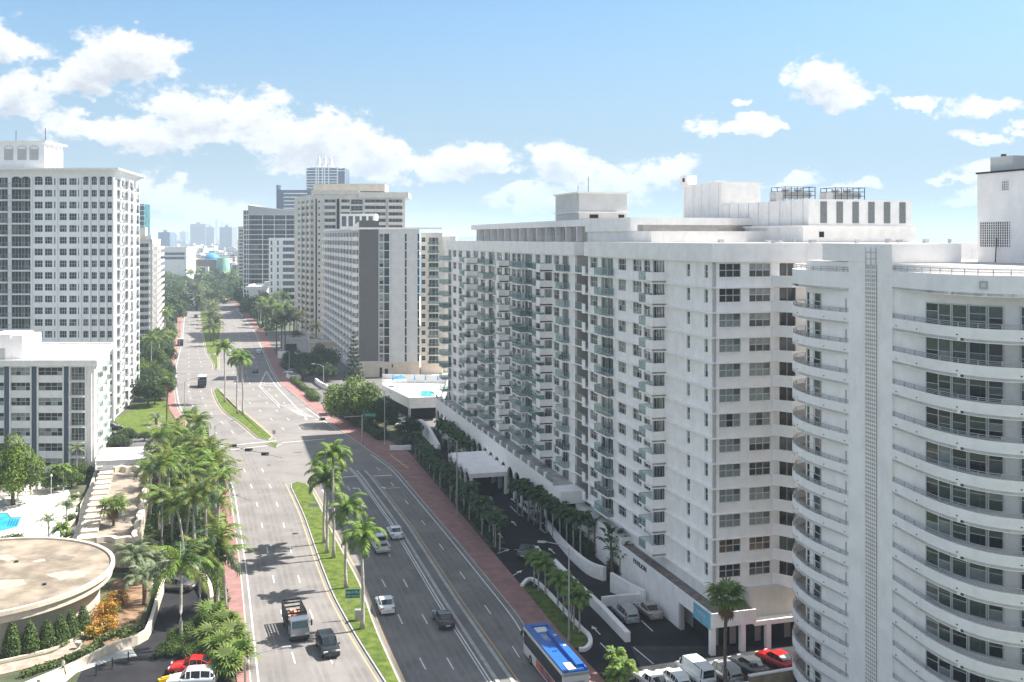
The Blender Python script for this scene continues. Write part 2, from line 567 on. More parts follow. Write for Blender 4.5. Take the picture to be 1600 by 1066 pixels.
def dashes(c, off, y0, y1, period=12.2):
    y = y0
    while y < y1:
        a = atan2(at(c, y + 3) - at(c, y), 3)
        O('lane_dash', dash_me, road, (at(c, y) + off, y, ZM - 0.002), -a)
        y += period


# raised traffic separator on the right carriageway
cT = curve([(789, 1066), (704, 940), (629, 821), (600, 782), (570, 742), (560, 733), (545, 718)])
sep_y0, sep_y1 = 86, 191.0
sp = MB()
prismstrip(sp, cT, cT, sep_y0, sep_y1, 0, 0.14, M_curb, oa=-0.95, ob=-0.55)
prismstrip(sp, cT, cT, sep_y0, sep_y1, 0, 0.14, M_curb, oa=0.55, ob=0.95)
prismstrip(sp, cT, cT, sep_y0, sep_y1 - 0.4, 0, 0.09, M_asph2, oa=-0.546, ob=0.546)
struct(sp.build('traffic_separator'))
ml = MB()
line(ml, cT, -1.35, 0.15, 86, 194, ZM, M_line); line(ml, cT, -1.7, 0.12, 86, 194, ZM, M_line)
line(ml, cT, 1.4, 0.16, 86, 186, ZM, M_yline)
stuff(ml.build('separator_lines', road))
# lane dashes
wl = lambda y: (at(cLR, y) - at(cLL, y))
lane1 = cLL + (cLR - cLL) * 0.34
lane2 = cLL + (cLR - cLL) * 0.66
for c in (lane1, lane2):
    dashes(c, 0, 92.5, 196); dashes(c, 0, 228, 330); dashes(c, 0, 345, 640)
laneT1 = cRL + (cT - 1.5 - cRL) * 0.36
laneT2 = cRL + (cT - 1.5 - cRL) * 0.68
for c in (laneT1, laneT2):
    dashes(c, 0, 91, 186)
dashes((cT + 1.5 + cRR - 0.65) / 2, 0, 94, 192)
for k in (0.27, 0.5, 0.74):
    c = cRL + (cRR - cRL) * k
    dashes(c, 0, 232, 330); dashes(c, 0, 345, 620)


def quadbar(b, p0, p1, w, m=M_line, z=ZM):
    (x0, y0), (x1, y1) = p0, p1
    l = hypot(x1 - x0, y1 - y0); nx, ny = -(y1 - y0) / l * w / 2, (x1 - x0) / l * w / 2
    b.poly([(x0 - nx, y0 - ny, z), (x1 - nx, y1 - ny, z), (x1 + nx, y1 + ny, z), (x0 + nx, y0 + ny, z)][::1], m)


# crosswalk and stop lines (photo positions)
for (nm, a, c, w) in (('crosswalk_line', (330, 699), (432, 689), 0.35), ('crosswalk_line', (336, 706), (440, 694), 0.3),
                      ('crosswalk_line', (440, 692), (508, 686), 0.3), ('stop_line', (536, 746), (556, 744), 0.5),
                      ('stop_line', (583, 744), (612, 742.5), 0.5), ('crosswalk_line', (492, 660), (560, 657), 0.3)):
    b = MB(); quadbar(b, G(*a), G(*c), w); b.build(nm, road)
# hatched gore
hb = MB()
apex, bl, br = G(416, 580), G(405, 604), G(431, 603)
quadbar(hb, apex, bl, 0.25); quadbar(hb, apex, br, 0.25)
for t in np.linspace(0.25, 1, 8):
    a = (apex[0] + (bl[0] - apex[0]) * t, apex[1] + (bl[1] - apex[1]) * t)
    c = (apex[0] + (br[0] - apex[0]) * t, apex[1] + (br[1] - apex[1]) * t)
    quadbar(hb, a, ((a[0] + c[0]) / 2, (a[1] + c[1]) / 2 + 2.0), 0.2); quadbar(hb, ((a[0] + c[0]) / 2, (a[1] + c[1]) / 2 + 2.0), c, 0.2)
quadbar(hb, G(405, 604), G(437, 637), 0.2); quadbar(hb, G(431, 603), G(480, 655), 0.2)
for t in np.linspace(0, 1, 9):
    a, c = G(440 + 26 * t, 634 + 14 * t), G(458 + 32 * t, 632 + 20 * t)
    quadbar(hb, a, c, 0.25)
stuff(hb.build('gore_hatching', road))
b = MB(); quadbar(b, G(408, 606), G(436, 634), 0.9, M_curb, 0.07); quadbar(b, G(410.5, 608), G(434, 632), 0.35, M_asph2, 0.09)
struct(b.build('median_kerb_strip'))


def arrow(px, py, ang=0.0, sc=1.0, turn=0, z=0.03, m=M_line):
    b = MB()
    b.poly([(-0.09, -1.5, 0), (0.09, -1.5, 0), (0.09, 0.4, 0), (-0.09, 0.4, 0)], m)
    if turn == 0:
        b.poly([(-0.38, 0.4, 0), (0.38, 0.4, 0), (0, 1.5, 0)], m)
    else:
        b.poly([(0.09, 0.4, 0), (-0.09, 0.4, 0), (turn * -0.6, 0.9, 0), (turn * -0.6, 1.15, 0), (-0.02, 0.95, 0)][::(1 if turn > 0 else -1)], m)
        b.poly([(turn * -0.55, 0.55, 0), (turn * -0.55, 1.5, 0), (turn * -1.15, 1.02, 0)][::(-1 if turn > 0 else 1)], m)
    x, y = G(px, py)
    return O('lane_arrow', b.mesh('lane_arrow'), road, (x, y, z), ang, sc)


AD = radians(16)
arrow(562, 765, AD, 1.1, 1, 0.02); arrow(610, 763, AD + pi / 2, 1.1, -1, 0.02); arrow(505, 768, AD, 1.0, 0, 0.02)
# cats eyes / little scars on the road
sc = MB()
for i in range(150):
    y = RND.uniform(95, 240); x = at(cLL, y) + RND.uniform(0.5, at(cRR, y) - at(cLL, y) - 0.5)
    a = RND.uniform(0, 3); l = RND.uniform(0.15, 0.5)
    sc.poly([(x - l * cos(a), y - l * sin(a), 0.0155), (x + 0.06, y - 0.06, 0.0155), (x + l * cos(a), y + l * sin(a), 0.0155), (x - .06, y + .06, 0.0155)], M_asph2)
stuff(sc.build('road_scars', road))
tm_ = bpy.data.materials.new('tyre_darkening'); tm_.use_nodes = True
nd_ = tm_.node_tree.nodes; k_ = NB(nd_, tm_.node_tree.links); g_ = nd_.new('ShaderNodeNewGeometry')
mp_ = nd_.new('ShaderNodeMapping'); tm_.node_tree.links.new(g_.outputs['Position'], mp_.inputs[0]); mp_.inputs['Scale'].default_value = (.5, .35, 1)
nd_['Principled BSDF'].inputs['Base Color'].default_value = (0.085, 0.08, 0.078, 1); nd_['Principled BSDF'].inputs['Roughness'].default_value = .85
tm_.node_tree.links.new(k_.m('MULTIPLY', k_.smooth(k_.noise(mp_.outputs[0], 1.0, 5, .65), .3, .8), .2), nd_['Principled BSDF'].inputs['Alpha'])
tt0 = MB()
for c_, w_ in ((cLL + (cLR - cLL) * .17, .9), (cLL + (cLR - cLL) * .5, .9), (cLL + (cLR - cLL) * .83, .9), (cRL + (cT - 1.5 - cRL) * .19, .9), (cRL + (cT - 1.5 - cRL) * .52, .9), (cRL + (cT - 1.5 - cRL) * .84, .9), ((cT + 1.5) * .72 + (cRR - .65) * .28, .9), ((cT + 1.5) * .27 + (cRR - .65) * .73, .9)):
    y1_ = 330 if c_[10] < -14 else 186
    for of_ in (-.8, .8): line(tt0, c_, of_, .55, 88, y1_, .0150, tm_)
    line(tt0, c_, 0, .5, 88, y1_, .0142, tm_)
stuff(tt0.build('tyre_tracks', road))
# seams where the asphalt was laid or cut open
ck = MB(); rk = random.Random(21)
for i in range(46):
    y = rk.uniform(92, 260); x = at(cLL, y) + rk.uniform(.5, 3) + rk.random() * (at(cRR, y) - at(cLL, y) - 6); L_ = rk.uniform(2, 9); a_ = rk.choice((rk.uniform(-.1, .1), pi / 2 - AD if False else 1.83)) + rk.uniform(-.2, .2)
    px_, py_ = x, y
    for j in range(6):
        nx3, ny3 = px_ + cos(a_) * L_ / 6, py_ + sin(a_) * L_ / 6; a_ += rk.uniform(-.25, .25)
        if at(cLL, ny3) < nx3 < at(cRR, ny3): quadbar(ck, (px_, py_), (nx3, ny3), .07, M_asph2, .0148)
        px_, py_ = nx3, ny3
stuff(ck.build('road_cracks', road))
# repaired asphalt patches and tyre tracks: darker rectangles
pt = MB()
for (a, c, d, e) in (((353, 655), (372, 649), (392, 672), (372, 680)), ((372, 652), (380, 655), (402, 676), (395, 679)),
                     ((425, 572), (440, 601), (460, 617), (455, 620)), ((470, 960), (484, 958), (490, 975), (476, 978)), ((640, 890), (652, 888), (664, 906), (651, 909)), ((730, 1010), (750, 1006), (762, 1024), (742, 1029))):
    pt.poly([(*G(*q), 0.0145) for q in (a, c, d, e)][::-1], M_asph2)
pt.build('asphalt_patch', road)
for i in range(5):
    pass
mh = MB()
for (px, py, r) in ((461, 834, 0.45), (494, 911, 0.0), (420, 727, 0.4), (371, 704, 0.35), (787, 1000, 0.0)):
    if r:
        x, y = G(px, py); mh.prism([(x + r * cos(t), y + r * sin(t)) for t in np.linspace(0, 2 * pi, 16, endpoint=False)], 0.0, 0.022, M_dkmetal)
mh.build('manhole_cover', road)
# ================================================================ facade kit
WINC = {}


def winmesh(w, h, nx, nz, pal='a', var=0, fw=0.06, split=None):
    """window: frame proud of the glass; mesh x along the wall, y inward, z up"""
    key = (round(w, 2), round(h, 2), nx, nz, pal, var)
    if key in WINC: return WINC[key]
    r = random.Random(str(key))
    pals = {'a': [M_g0, M_g0, M_g2, M_g1, M_g1], 'd': [M_g0, M_g0, M_g0, M_g2], 'c': [M_g1, M_g1, M_g2, M_g1],
            'w': [M_gw, M_gw, M_g2], 'b': [M_gblue, M_g0, M_gblue], 'g': [M_g3, M_g2, M_g0, M_g3], 'k': [M_g0, M_g0, M_g0, M_g2]}
    P = pals[pal]
    b = MB()
    fm = M_frame if pal not in ('b',) else M_alu
    fw = min(fw, w / 12, h / 10)
    for i in range(nx + 1):
        x = w * i / nx; b.box(max(0, x - fw / 2), min(w, x + fw / 2), 0, 0.05, 0, h, fm)
    zs = [h * i / nz for i in range(nz + 1)] if split is None else split
    for z in zs:
        for i in range(nx):
            b.box(w * i / nx + fw / 2 + .001, w * (i + 1) / nx - fw / 2 - .001, 0.002, 0.052, max(0.001, z - fw / 2), min(h - .001, z + fw / 2), fm)
    whole = P[var % len(P)]
    for j in range(len(zs) - 1):
        for i in range(nx):
            m = whole if r.random() < 0.7 else r.choice(P)
            if whole is M_g1 and j == 0 and r.random() < 0.35: m = M_g0
            x0, x1 = w * i / nx, w * (i + 1) / nx
            t = r.uniform(-0.006, 0.006)
            b.poly([(x0, 0.06 + t, zs[j]), (x1, 0.06 - t, zs[j]), (x1, 0.06 - t, zs[j + 1]), (x0, 0.06 + t, zs[j + 1])], m)
    b.box(-0.02, w + 0.02, 0.07, 0.09, 0, h, M_dark)
    me = b.mesh('window')
    WINC[key] = me
    return me


class Wall:
    """one flat facade: frame (ox, oy, th) in the building's own axes, x along the wall, +y inward"""

    def __init__(s, root, ox, oy, th, L, fl, mat_, t=0.3):
        s.root, s.ox, s.oy, s.th, s.L, s.fl, s.m, s.t = root, ox, oy, th, L, fl, mat_, t
        s.c, s.n = cos(th), sin(th)

    def P(s, x, y):
        return (s.ox + x * s.c - y * s.n, s.oy + x * s.n + y * s.c)

    def put(s, name, me, x, y, z, sc=None):
        a, b = s.P(x, y)
        return O(name, me, s.root, (a, b, z), s.th, sc)

    def skin(s, b, cols, z0, z1, eps=0.0):
        """cols: list of (x0, x1, [(za, zb) ...]) openings; b gets the wall pieces"""
        b.frame(s.ox, s.oy, s.th)
        x = 0.0
        for (a, c, ops) in sorted(cols, key=lambda q: q[0]):
            if a > x + 1e-4: b.box(x, a, 0, s.t, z0, z1, s.m)
            z = z0
            for (p, q) in sorted(ops):
                if p > z + 1e-4: b.box(a + eps, c - eps, 0.004, s.t, z, p, s.m)
                z = q
            if z < z1 - 1e-4: b.box(a + eps, c - eps, 0.004, s.t, z, z1, s.m)
            x = c
        if x < s.L - 1e-4: b.box(x, s.L, 0, s.t, z0, z1, s.m)
        b.frame()


BALC = {}


def balcony_mesh(L, P, kind, wallm, h=1.02, th=0.12, slab=0.2):
    """x 0..L along the wall, projects to y=-P.  kind: solid | glass | south (solid at one end, glass elsewhere)
    returns [(name, mesh)]"""
    key = (round(L, 2), round(P, 2), kind, wallm.name, h)
    if key in BALC: return BALC[key]
    out = []
    b = MB(); b.box(0, L, -P, -0.003, -slab, 0, wallm, top=M_pale)
    if kind == 'solid':
        b.box(0, L, -P, -P + th, 0.001, h, wallm); b.box(0, th, -P + th, -0.003, 0.001, h, wallm); b.box(L - th, L, -P + th, -0.003, 0.001, h, wallm)
        out.append(('balcony', b.mesh('balcony')))
    elif kind == 'solidlo':
        b.box(0, L, -P, -P + th, -0.35, h, wallm)
        out.append(('balcony', b.mesh('balcony')))
    else:
        if kind == 'endsolid':   # solid wall at the x=L end (towards the camera on the west facade)
            b.box(L - th, L, -P, -0.003, -0.35, h, wallm); b.box(L - 1.9, L - th, -P, -P + th, -0.35, h, wallm)
            xe = L - 1.9
        else: xe = L
        out.append(('balcony', b.mesh('balcony')))
        r = MB(); g = MB()
        f = M_alu
        if kind == 'bars': f = M_gal
        r.box(0, xe, -P + 0.01, -P + 0.06, h - 0.05, h, f); r.box(0.0, 0.05, -P + .06, -0.01, h - 0.05, h, f)
        n = max(2, int(round(L / 1.3)))
        for i in range(n + 1):
            x = min(xe - 0.05, xe * i / n); r.box(x, x + 0.05, -P + 0.012, -P + 0.058, 0.002, h - 0.051, f)
        g.poly([(0.03, -P + 0.035, 0.03), (xe, -P + 0.035, 0.03), (xe, -P + 0.035, h - .05), (0.03, -P + 0.035, h - .05)], M_rg)
        g.poly([(0.03, -0.02, 0.03), (0.03, -P + .035, 0.03), (0.03, -P + .035, h - .05), (0.03, -0.02, h - .05)], M_rg)
        if kind != 'endsolid':
            r.box(L - 0.05, L, -P + .06, -0.01, h - 0.05, h, f); r.box(L - .05, L, -P / 2 - .025, -P / 2 + .025, 0.002, h - .051, f)
            g.poly([(L - 0.03, -P + .035, 0.03), (L - 0.03, -0.02, 0.03), (L - 0.03, -0.02, h - .05), (L - 0.03, -P + .035, h - .05)], M_rg)
        out.append(('railing', r.mesh('railing'))); out.append(('glass_panel', g.mesh('glass_panel')))
    BALC[key] = out
    return out


def add_balcony(w, x, z, L, P, kind, wallm, y=0.0):
    parts = balcony_mesh(L, P, kind, wallm)
    o = w.put(parts[0][0], parts[0][1], x, y, z)
    for nm, me in parts[1:]:
        q_ = O(nm, me, o)
        if nm == 'glass_panel':
            q_.material_slots[0].link = 'OBJECT'; q_.material_slots[0].material = RND.choice((M_rg, M_rg, M_rgd, M_rgw, M_rgc, M_rgc))
    return o


# small things standing on balconies: a chair, a table, a plant, in one mesh each
def clutter():
    out = []
    M_c1 = mat('outdoor_furniture_dark', (0.05, 0.05, 0.055), 0.7); M_c2 = mat('outdoor_furniture_pale', (0.5, 0.48, 0.43), 0.7)
    b = MB()
    for (sx, sy) in ((0, 0), (.45, 0), (0, .45), (.45, .45)): b.box(sx, sx + .05, sy, sy + .05, 0, .42, M_c1)
    b.box(0, .5, 0, .5, .42, .48, M_c1); b.box(0, .5, .46, .5, .48, .95, M_c1)
    out.append(('chair', b.mesh('chair')))
    b = MB()
    b.box(.3, .38, .3, .38, 0, .68, M_c2); b.prism([(.34 + .38 * cos(t), .34 + .38 * sin(t)) for t in np.linspace(0, 2 * pi, 10, endpoint=False)], .68, .72, M_c2)
    out.append(('table', b.mesh('table')))
    return out


# ================================================================ PAVILION: big white slab on the right
TH0 = atan(0.2875)
A = (21.48, 109.1)


def LA(px, z=None, off=0.0):
    """distance along the west facade at a photo column"""
    t = (34368 - off * 1600 * 1.0 - (px - 800) * 109.1) / ((px - 800) + 460)
    return t * 1.0405


def toA(X, Y):
    dx, dy = X - A[0], Y - A[1]
    return (dx * cos(TH0) + dy * sin(TH0), -dx * sin(TH0) + dy * cos(TH0))


def fromA(x, y):
    return (A[0] + x * cos(TH0) - y * sin(TH0), A[1] + x * sin(TH0) + y * cos(TH0))


pav = E('apartment_block', (A[0], A[1], 0), TH0, 'long white seaside apartment slab covered in stacked balconies beside the dark drive', 'apartment building')
ZC = [40.93 - 2.68 * k for k in range(14)]       # ceiling levels; ZC[13] is the underside of the lowest flat
ZB, ZT = 6.09, 40.93
NF = 13
FARL = 131.0
body = MB()
body.box(0.3, 37, 0.3, 38.2, 0.0, 42.3, M_white, top=M_roof)
body.box(2.8, 30, 38.2, 44.3, 0.0, 42.3, M_white, top=M_roof)
body.box(0.3, 30, 44.3, FARL - 0.3, 0.0, 42.3, M_white, top=M_roof)
body.build('body', pav)

# --- west facade, near wing (x axis runs from far to near, so the outward side is the west)
w1 = Wall(pav, 0, 38.5, -pi / 2, 38.5, NF, M_white)
w2 = Wall(pav, 0, FARL, -pi / 2, FARL - 44.0, NF, M_white)
win_list, door_list, balc_list = [], [], []
near_cols, far_cols = [], []


def rowz(k, kind):
    c = ZC[k]
    if kind == 'w': return (c - 1.62, c - 0.17)
    if kind == 'n': return (c - 1.75, c - 0.35)
    return (c - 2.42, c - 0.15)


# near wing openings: (y0, y1, kind, panes)
near_open = [(1.35, 2.15, 'n', 1), (5.7, 6.5, 'n', 1), (12.5, 15.8, 'd', 4), (16.6, 18.6, 'w', 2), (19.3, 22.1, 'w', 3), (24.4, 27.0, 'w', 3), (28.9, 33.2, 'd', 4), (34.7, 37.6, 'w', 3)]
far_open = [(46.9, 49.8, 'd', 3), (51.3, 54.0, 'w', 3), (55.0, 58.6, 'd', 3), (61.0, 63.6, 'w', 3), (65.6, 69.8, 'd', 4), (70.1, 71.6, 'w', 2), (72.2, 74.6, 'w', 3), (75.2, 77.8, 'w', 3), (79.0, 82.6, 'd', 3), (84.6, 88.0, 'w', 3), (89.9, 94.2, 'd', 4),
            (97.0, 100.4, 'w', 3), (102.9, 106.5, 'd', 3), (109.2, 113.0, 'd', 3), (117.0, 120.2, 'w', 2), (122.4, 125.6, 'w', 2), (127.6, 130.4, 'd', 3)]
for wall_, opens, L0 in ((w1, near_open, 38.5), (w2, far_open, FARL)):
    b = MB()
    cols = []
    for (y0, y1, kd, n) in opens:
        x0, x1 = L0 - y1, L0 - y0
        cols.append((x0, x1, [rowz(k, kd) for k in range(NF)]))
        for k in range(NF):
            za, zb = rowz(k, kd)
            pal = 'a'
            v = RND.randrange(5)
            nz = 2 if kd != 'd' else 1
            me = winmesh(x1 - x0, zb - za, n, nz, pal, v)
            wall_.put('balcony_door' if kd == 'd' else 'window', me, x0, 0.14, za)
    wall_.skin(b, cols, ZB, ZT)
    b.build('facade_wall', pav)
# recess between the wings
rc = MB(); rc.box(0.3, 2.5, 43.996, 44.296, ZB, ZT, M_taupe); rc.build('recess_wall', pav)
for k in range(NF):
    w = Wall(pav, 2.5, 44, -pi / 2, 5.5, 1, M_white)
    w.put('balcony_door', winmesh(3.2, 2.25, 3, 1, 'a', k % 5), 1.2, 0.12, ZC[k] - 2.42)
rw_ = MB().frame(2.5, 44, -pi / 2)
rw_.box(0, 5.5, 0.2, 0.3, ZB, ZT, M_white); rw_.frame(); rw_.build('recess_back_wall', pav)
wr = Wall(pav, 0, 44, -pi / 2, 5.5, 1, M_white)
me_slab = MB(); me_slab.box(0, 5.5, 0, 2.5, -0.2, 0, M_white, top=M_roofg); me_slab.box(4.3, 5.5, -0.5, -0.38, -0.35, 1.0, M_white)
me_slab.box(4.3, 5.5, -0.379, -0.003, -0.35, -0.2, M_white); me_slab = me_slab.mesh('balcony')
me_rr = MB(); me_rr.box(0, 4.3, 0.01, 0.06, 0.97, 1.02, M_alu)
for i in range(5): me_rr.box(4.3 * i / 4.3 - 0.0, 4.3 * i / 4.3 + 0.05, 0.012, 0.058, 0, 0.969, M_alu)
me_rr = me_rr.mesh('railing')
me_rg = MB(); me_rg.poly([(0, .035, .03), (4.3, .035, .03), (4.3, .035, .96), (0, .035, .96)], M_rg); me_rg = me_rg.mesh('glass_panel')
for k in range(NF):
    o = wr.put('balcony', me_slab, 0, 0, ZC[k] - 2.48)
    O('railing', me_rr, o); O('glass_panel', me_rg, o)

# balcony stacks: (y0, length, projection, kind)
stacks = [(12.1, 4.0, 1.75, 'endsolid'), (28.5, 5.0, 0.95, 'glass'), (46.3, 3.9, 1.0, 'glass'), (54.7, 4.2, 2.1, 'endsolid'), (59.0, 5.6, 1.0, 'glass'), (65.3, 4.8, 2.2, 'glass'),
          (72.0, 4.6, 0.9, 'glass'), (78.7, 4.2, 2.2, 'endsolid'), (89.6, 4.8, 2.3, 'glass'), (97.4, 2.6, 0.8, 'glass'), (102.6, 4.2, 2.4, 'endsolid'), (109.0, 4.4, 1.4, 'glass'), (127.2, 3.6, 2.1, 'glass')]
clt = clutter()
for (y0, L, P, kd) in stacks:
    near = y0 < 38
    wl_, L0 = (w1, 38.5) if near else (w2, FARL)
    for k in range(NF):
        if k == NF - 1 and 44 < y0 < 100: continue
        ba = add_balcony(wl_, L0 - y0 - L, ZC[k] - 2.48, L, P, kd, M_white)
        if RND.random() < 0.55 and y0 < 95:
            for _ in range(RND.choice((1, 2))):
                nm, me = RND.choice(clt)
                O('patio_' + nm, me, ba, (RND.uniform(0.2, L - 1.0), RND.uniform(-P + 0.2, -0.6), 0.002), RND.uniform(0, 1.2) * 0)
# thin ledge at every floor
def ledge(L, d=0.32, h=0.13):
    b = MB(); b.box(0, L, -d, -0.003, -h, 0, M_white); return b.mesh('ledge')
le1, le2, le3 = ledge(12.05), ledge(38.5 - 16.2), ledge(FARL - 44)
for k in range(1, NF + 1):
    w1.put('ledge', le1, 38.5 - 12.05, 0, ZC[k])
    w1.put('ledge', le2, 0, 0, ZC[k])
    w2.put('ledge', le3, 0, 0, ZC[k])

# --- south end facade
ws = Wall(pav, 0, 0, 0, 37, NF, M_white)
b = MB()
ends = [(0.68, 3.22, 'w'), (4.25, 6.8, 'w'), (7.9, 9.9, 'd'), (12.2, 14.6, 'w')]
cols = [(x0, x1, [(rowz(k, 'w') if kd == 'w' else rowz(k, 'd')) for k in range(NF)]) for (x0, x1, kd) in ends]
ws.skin(b, cols, ZB, ZT); b.build('facade_wall', pav)
fr_me = {}


def big_window(w, h, nx, nz):
    key = (w, h, nx, nz)
    if key in fr_me: return fr_me[key]
    f = 0.07; b = MB()
    for i in range(nx + 1):
        x = w * i / nx; b.box(max(0, x - f / 2), min(w, x + f / 2), 0, 0.07, 0, h, M_frame)
    for j in range(nz + 1):
        z = h * j / nz
        for i in range(nx): b.box(w * i / nx + f / 2 + .001, w * (i + 1) / nx - f / 2 - .001, 0.003, 0.067, max(.001, z - f / 2), min(h - .001, z + f / 2), M_frame)
    fm = b.mesh('window')
    p = MB(); p.box(0, w / nx - 0.004, 0, 0.01, 0, h / nz - 0.004, M_g0); pm = p.mesh('pane')
    sl = MB(); sl.box(-0.08, w + 0.08, -0.22, -0.142, -0.09, -0.004, M_white); sm = sl.mesh('sill')
    fr_me[key] = (fm, pm, sm)
    return fr_me[key]


def put_big(wl_, x, z, w, h, nx, nz, mats_, y=0.14):
    fm, pm, sm = big_window(w, h, nx, nz)
    o = wl_.put('window', fm, x, y, z)
    q = 0
    for j in range(nz):
        for i in range(nx):
            c = O('pane', pm, o, (w * i / nx + .002, 0.03, h * j / nz + .002))
            c.material_slots[0].link = 'OBJECT'; c.material_slots[0].material = mats_[q % len(mats_)]; q += 1
    O('sill', sm, o)
    return o


pat = {0: ['D', 'U'], 1: ['D', 'U'], 2: ['C', 'U'], 3: ['C', 'U'], 4: ['C', 'C'], 5: ['C', 'C'], 6: ['M', 'M'], 7: ['C', 'U'], 8: ['C', 'D'], 9: ['C', 'C'], 10: ['C', 'C'], 11: ['W', 'W'], 12: ['D', 'D']}
pd = {'D': [M_g0] * 6, 'U': [M_g0, M_g0, M_g0, M_g1, M_g1, M_g1], 'C': [M_g1] * 5 + [M_g2], 'M': [M_g1, M_g0, M_g1, M_g1, M_g0, M_g1], 'W': [M_gw, M_gw, M_g0, M_gw, M_g0, M_gw]}
for k in range(NF):
    za, zb = rowz(k, 'w')
    for j, (x0, x1) in enumerate(((0.68, 3.22), (4.25, 6.8))):
        put_big(ws, x0, za, x1 - x0, zb - za, 3, 2, pd[pat[k][j]])
    ws.put('balcony_door', winmesh(2.0, 2.27, 2, 1, 'd', k % 4), 7.9, 0.14, rowz(k, 'd')[0])
    put_big(ws, 12.2, za, 2.4, zb - za, 3, 2, pd['D'])
les = MB(); les.box(-0.32, 7.0, -0.32, -0.003, -0.13, 0, M_white); les = les.mesh('ledge')
for k in range(1, NF + 1): ws.put('ledge', les, 0, 0, ZC[k])
# faceted balconies near the right end of this facade
fb = MB()
pl = [(7.0, -0.003), (8.3, -1.9), (11.2, -1.9), (12.0, -0.003)]
fb.prism(pl, -0.25, 0, M_white, top=M_roofg)
fb.wall([(7.0, -0.05), (8.32, -1.84), (11.2, -1.84), (12.0, -0.05)], 1.2, 0.12, M_white, z=-0.2)
fb = fb.mesh('balcony')
for k in range(NF): ws.put('balcony', fb, 0, 0, ZC[k] - 2.5)
# parapets
b = MB()
b.prism([(-0.45, -0.45), (37.2, -0.45), (37.2, 38.9), (-0.45, 38.9)], 40.93, 42.95, M_white, top=M_roof)
b.build('parapet', pav)
b = MB()
b.box(-0.35, 30.2, 43.6, FARL + 0.3, 40.93, 42.9, M_white, top=M_roof); b.box(2.4, 29, 38.91, 43.59, 40.93, 42.6, M_white, top=M_roof)
b.build('parapet', pav)
# roof-top storey of the far wing with its own terrace and windows
b = MB()
b.box(4.0, 22, 30, 120, 42.905, 45.3, M_taupe); b.box(3.0, 22.4, 48, 121, 45.3, 46.35, M_white, top=M_roof)
b.box(3.4, 24, 24, 47.9, 42.955, 44.4, M_white, top=M_roof); b.box(3.0, 22.6, 30, 47.95, 44.41, 46.3, M_white, top=M_roof)
b.build('roof_storey', pav)
wp = Wall(pav, 4.0, 119, -pi / 2, 70, 1, M_white)
for i in range(13):
    wp.put('window', winmesh(2.6, 1.9, 3, 1, 'a', i % 5), 1.5 + i * 5.2, -0.1, 43.1)
    pb = MB(); pb.box(0, .25, -1.0, -.003, 0, 2.35, M_white); wp.put('partition', pb.mesh('partition'), 4.6 + i * 5.2, 0, 42.93)
rl = MB()
for i in range(36):
    x = i * 2.0; rl.box(x, x + .05, 0, .05, 0, .75, M_gal)
rl.box(0, 70, 0, .05, .75, .8, M_gal); rl.box(0, 70, 0.01, .04, .35, .39, M_gal)
O('railing', rl.mesh('railing'), pav, (-0.1, 119, 42.9), -pi / 2)
b = MB()
b.box(5.2, 13.5, 56.7, 68.7, 46.36, 50.7, M_pale); b.box(4.9, 13.8, 56.4, 69, 50.7, 50.95, M_white, top=M_roof); b.box(4.9, 13.8, 56.4, 69, 47.6, 47.75, M_white)
b.tube([(8, 60, 50.9), (8, 60, 53.6)], 0.05, 5, M_dkmetal); b.tube([(6.2, 60, 50.9), (6.2, 60, 52.2)], 0.04, 5, M_dkmetal)
b.box(12, 13.0, 56.66, 56.7, 46.7, 47.3, M_dark); b.box(7, 8.5, 56.66, 56.7, 46.7, 47.3, M_dark)
b.build('lift_house', pav)
# mechanical block
b = MB()
b.box(20.2, 36.9, 15.1, 52.5, 42.96, 44.85, M_white, top=M_roof); b.box(19.9, 37.0, 14.8, 52.8, 44.85, 45.1, M_white, top=M_roof)
b.box(21.3, 36.6, 15.6, 42, 45.1, 48.45, M_white, top=M_roof)
b.box(21.0, 27.6, 38.6, 51.5, 45.1, 51.7, M_white, top=M_roof); b.box(20.8, 27.8, 38.4, 51.7, 51.7, 51.85, M_white)
for y in np.linspace(16.8, 50.5, 13): b.box(20.98 if y > 38 else 21.24, 21.3, y, y + 0.1, 45.11, 48.4 if y < 38 else 51.6, M_pale)
b.box(20.4, 22.2, 49, 51.2, 51.86, 53.4, M_white); b.box(20.36, 20.4, 49.6, 50.3, 52.4, 53, M_dark)
b.box(23, 24.6, 44, 46, 51.86, 52.3, M_pale)
b.build('plant_room', pav)
lv = MB()
for i in range(22): lv.box(0, 0.95, -0.05, 0.0, i * 0.125, i * 0.125 + 0.06, M_gal)
lv.box(0, .95, 0.0, .02, 0, 2.75, M_dkmetal); lv = lv.mesh('louvre')
for i in range(6): O('louvre', lv, pav, (23.0 + i * 2.35, 15.57, 45.4))
for cx in (23.6, 31.4):
    c = MB()
    for x in np.linspace(0, 4.6, 6):
        for y in (0, 3.6): c.box(x - .04, x + .04, y - .04, y + .04, 0, 2.0, M_dkmetal)
    for z in (0.8, 1.4, 1.95):
        for y in (0, 3.6): c.box(-.04, 4.64, y - .035, y + .035, z, z + .06, M_dkmetal)
        for x in (0, 4.6): c.box(x - .03, x + .03, .04, 3.56, z, z + .06, M_dkmetal)
    c.box(0.3, 4.3, .4, 3.2, 0.5, 1.25, M_gal); c.box(-1.2, -0.2, 0.3, 2, 0, 1.3, M_pale); c.tube([(1.2, 1.8, 1.2), (1.2, 1.8, 1.7)], 0.6, 12, M_gal); c.tube([(3.2, 1.8, 1.2), (3.2, 1.8, 1.7)], 0.6, 12, M_gal)
    c.build('cooling_frame', pav, loc=(cx - 0.6, 24, 48.46))
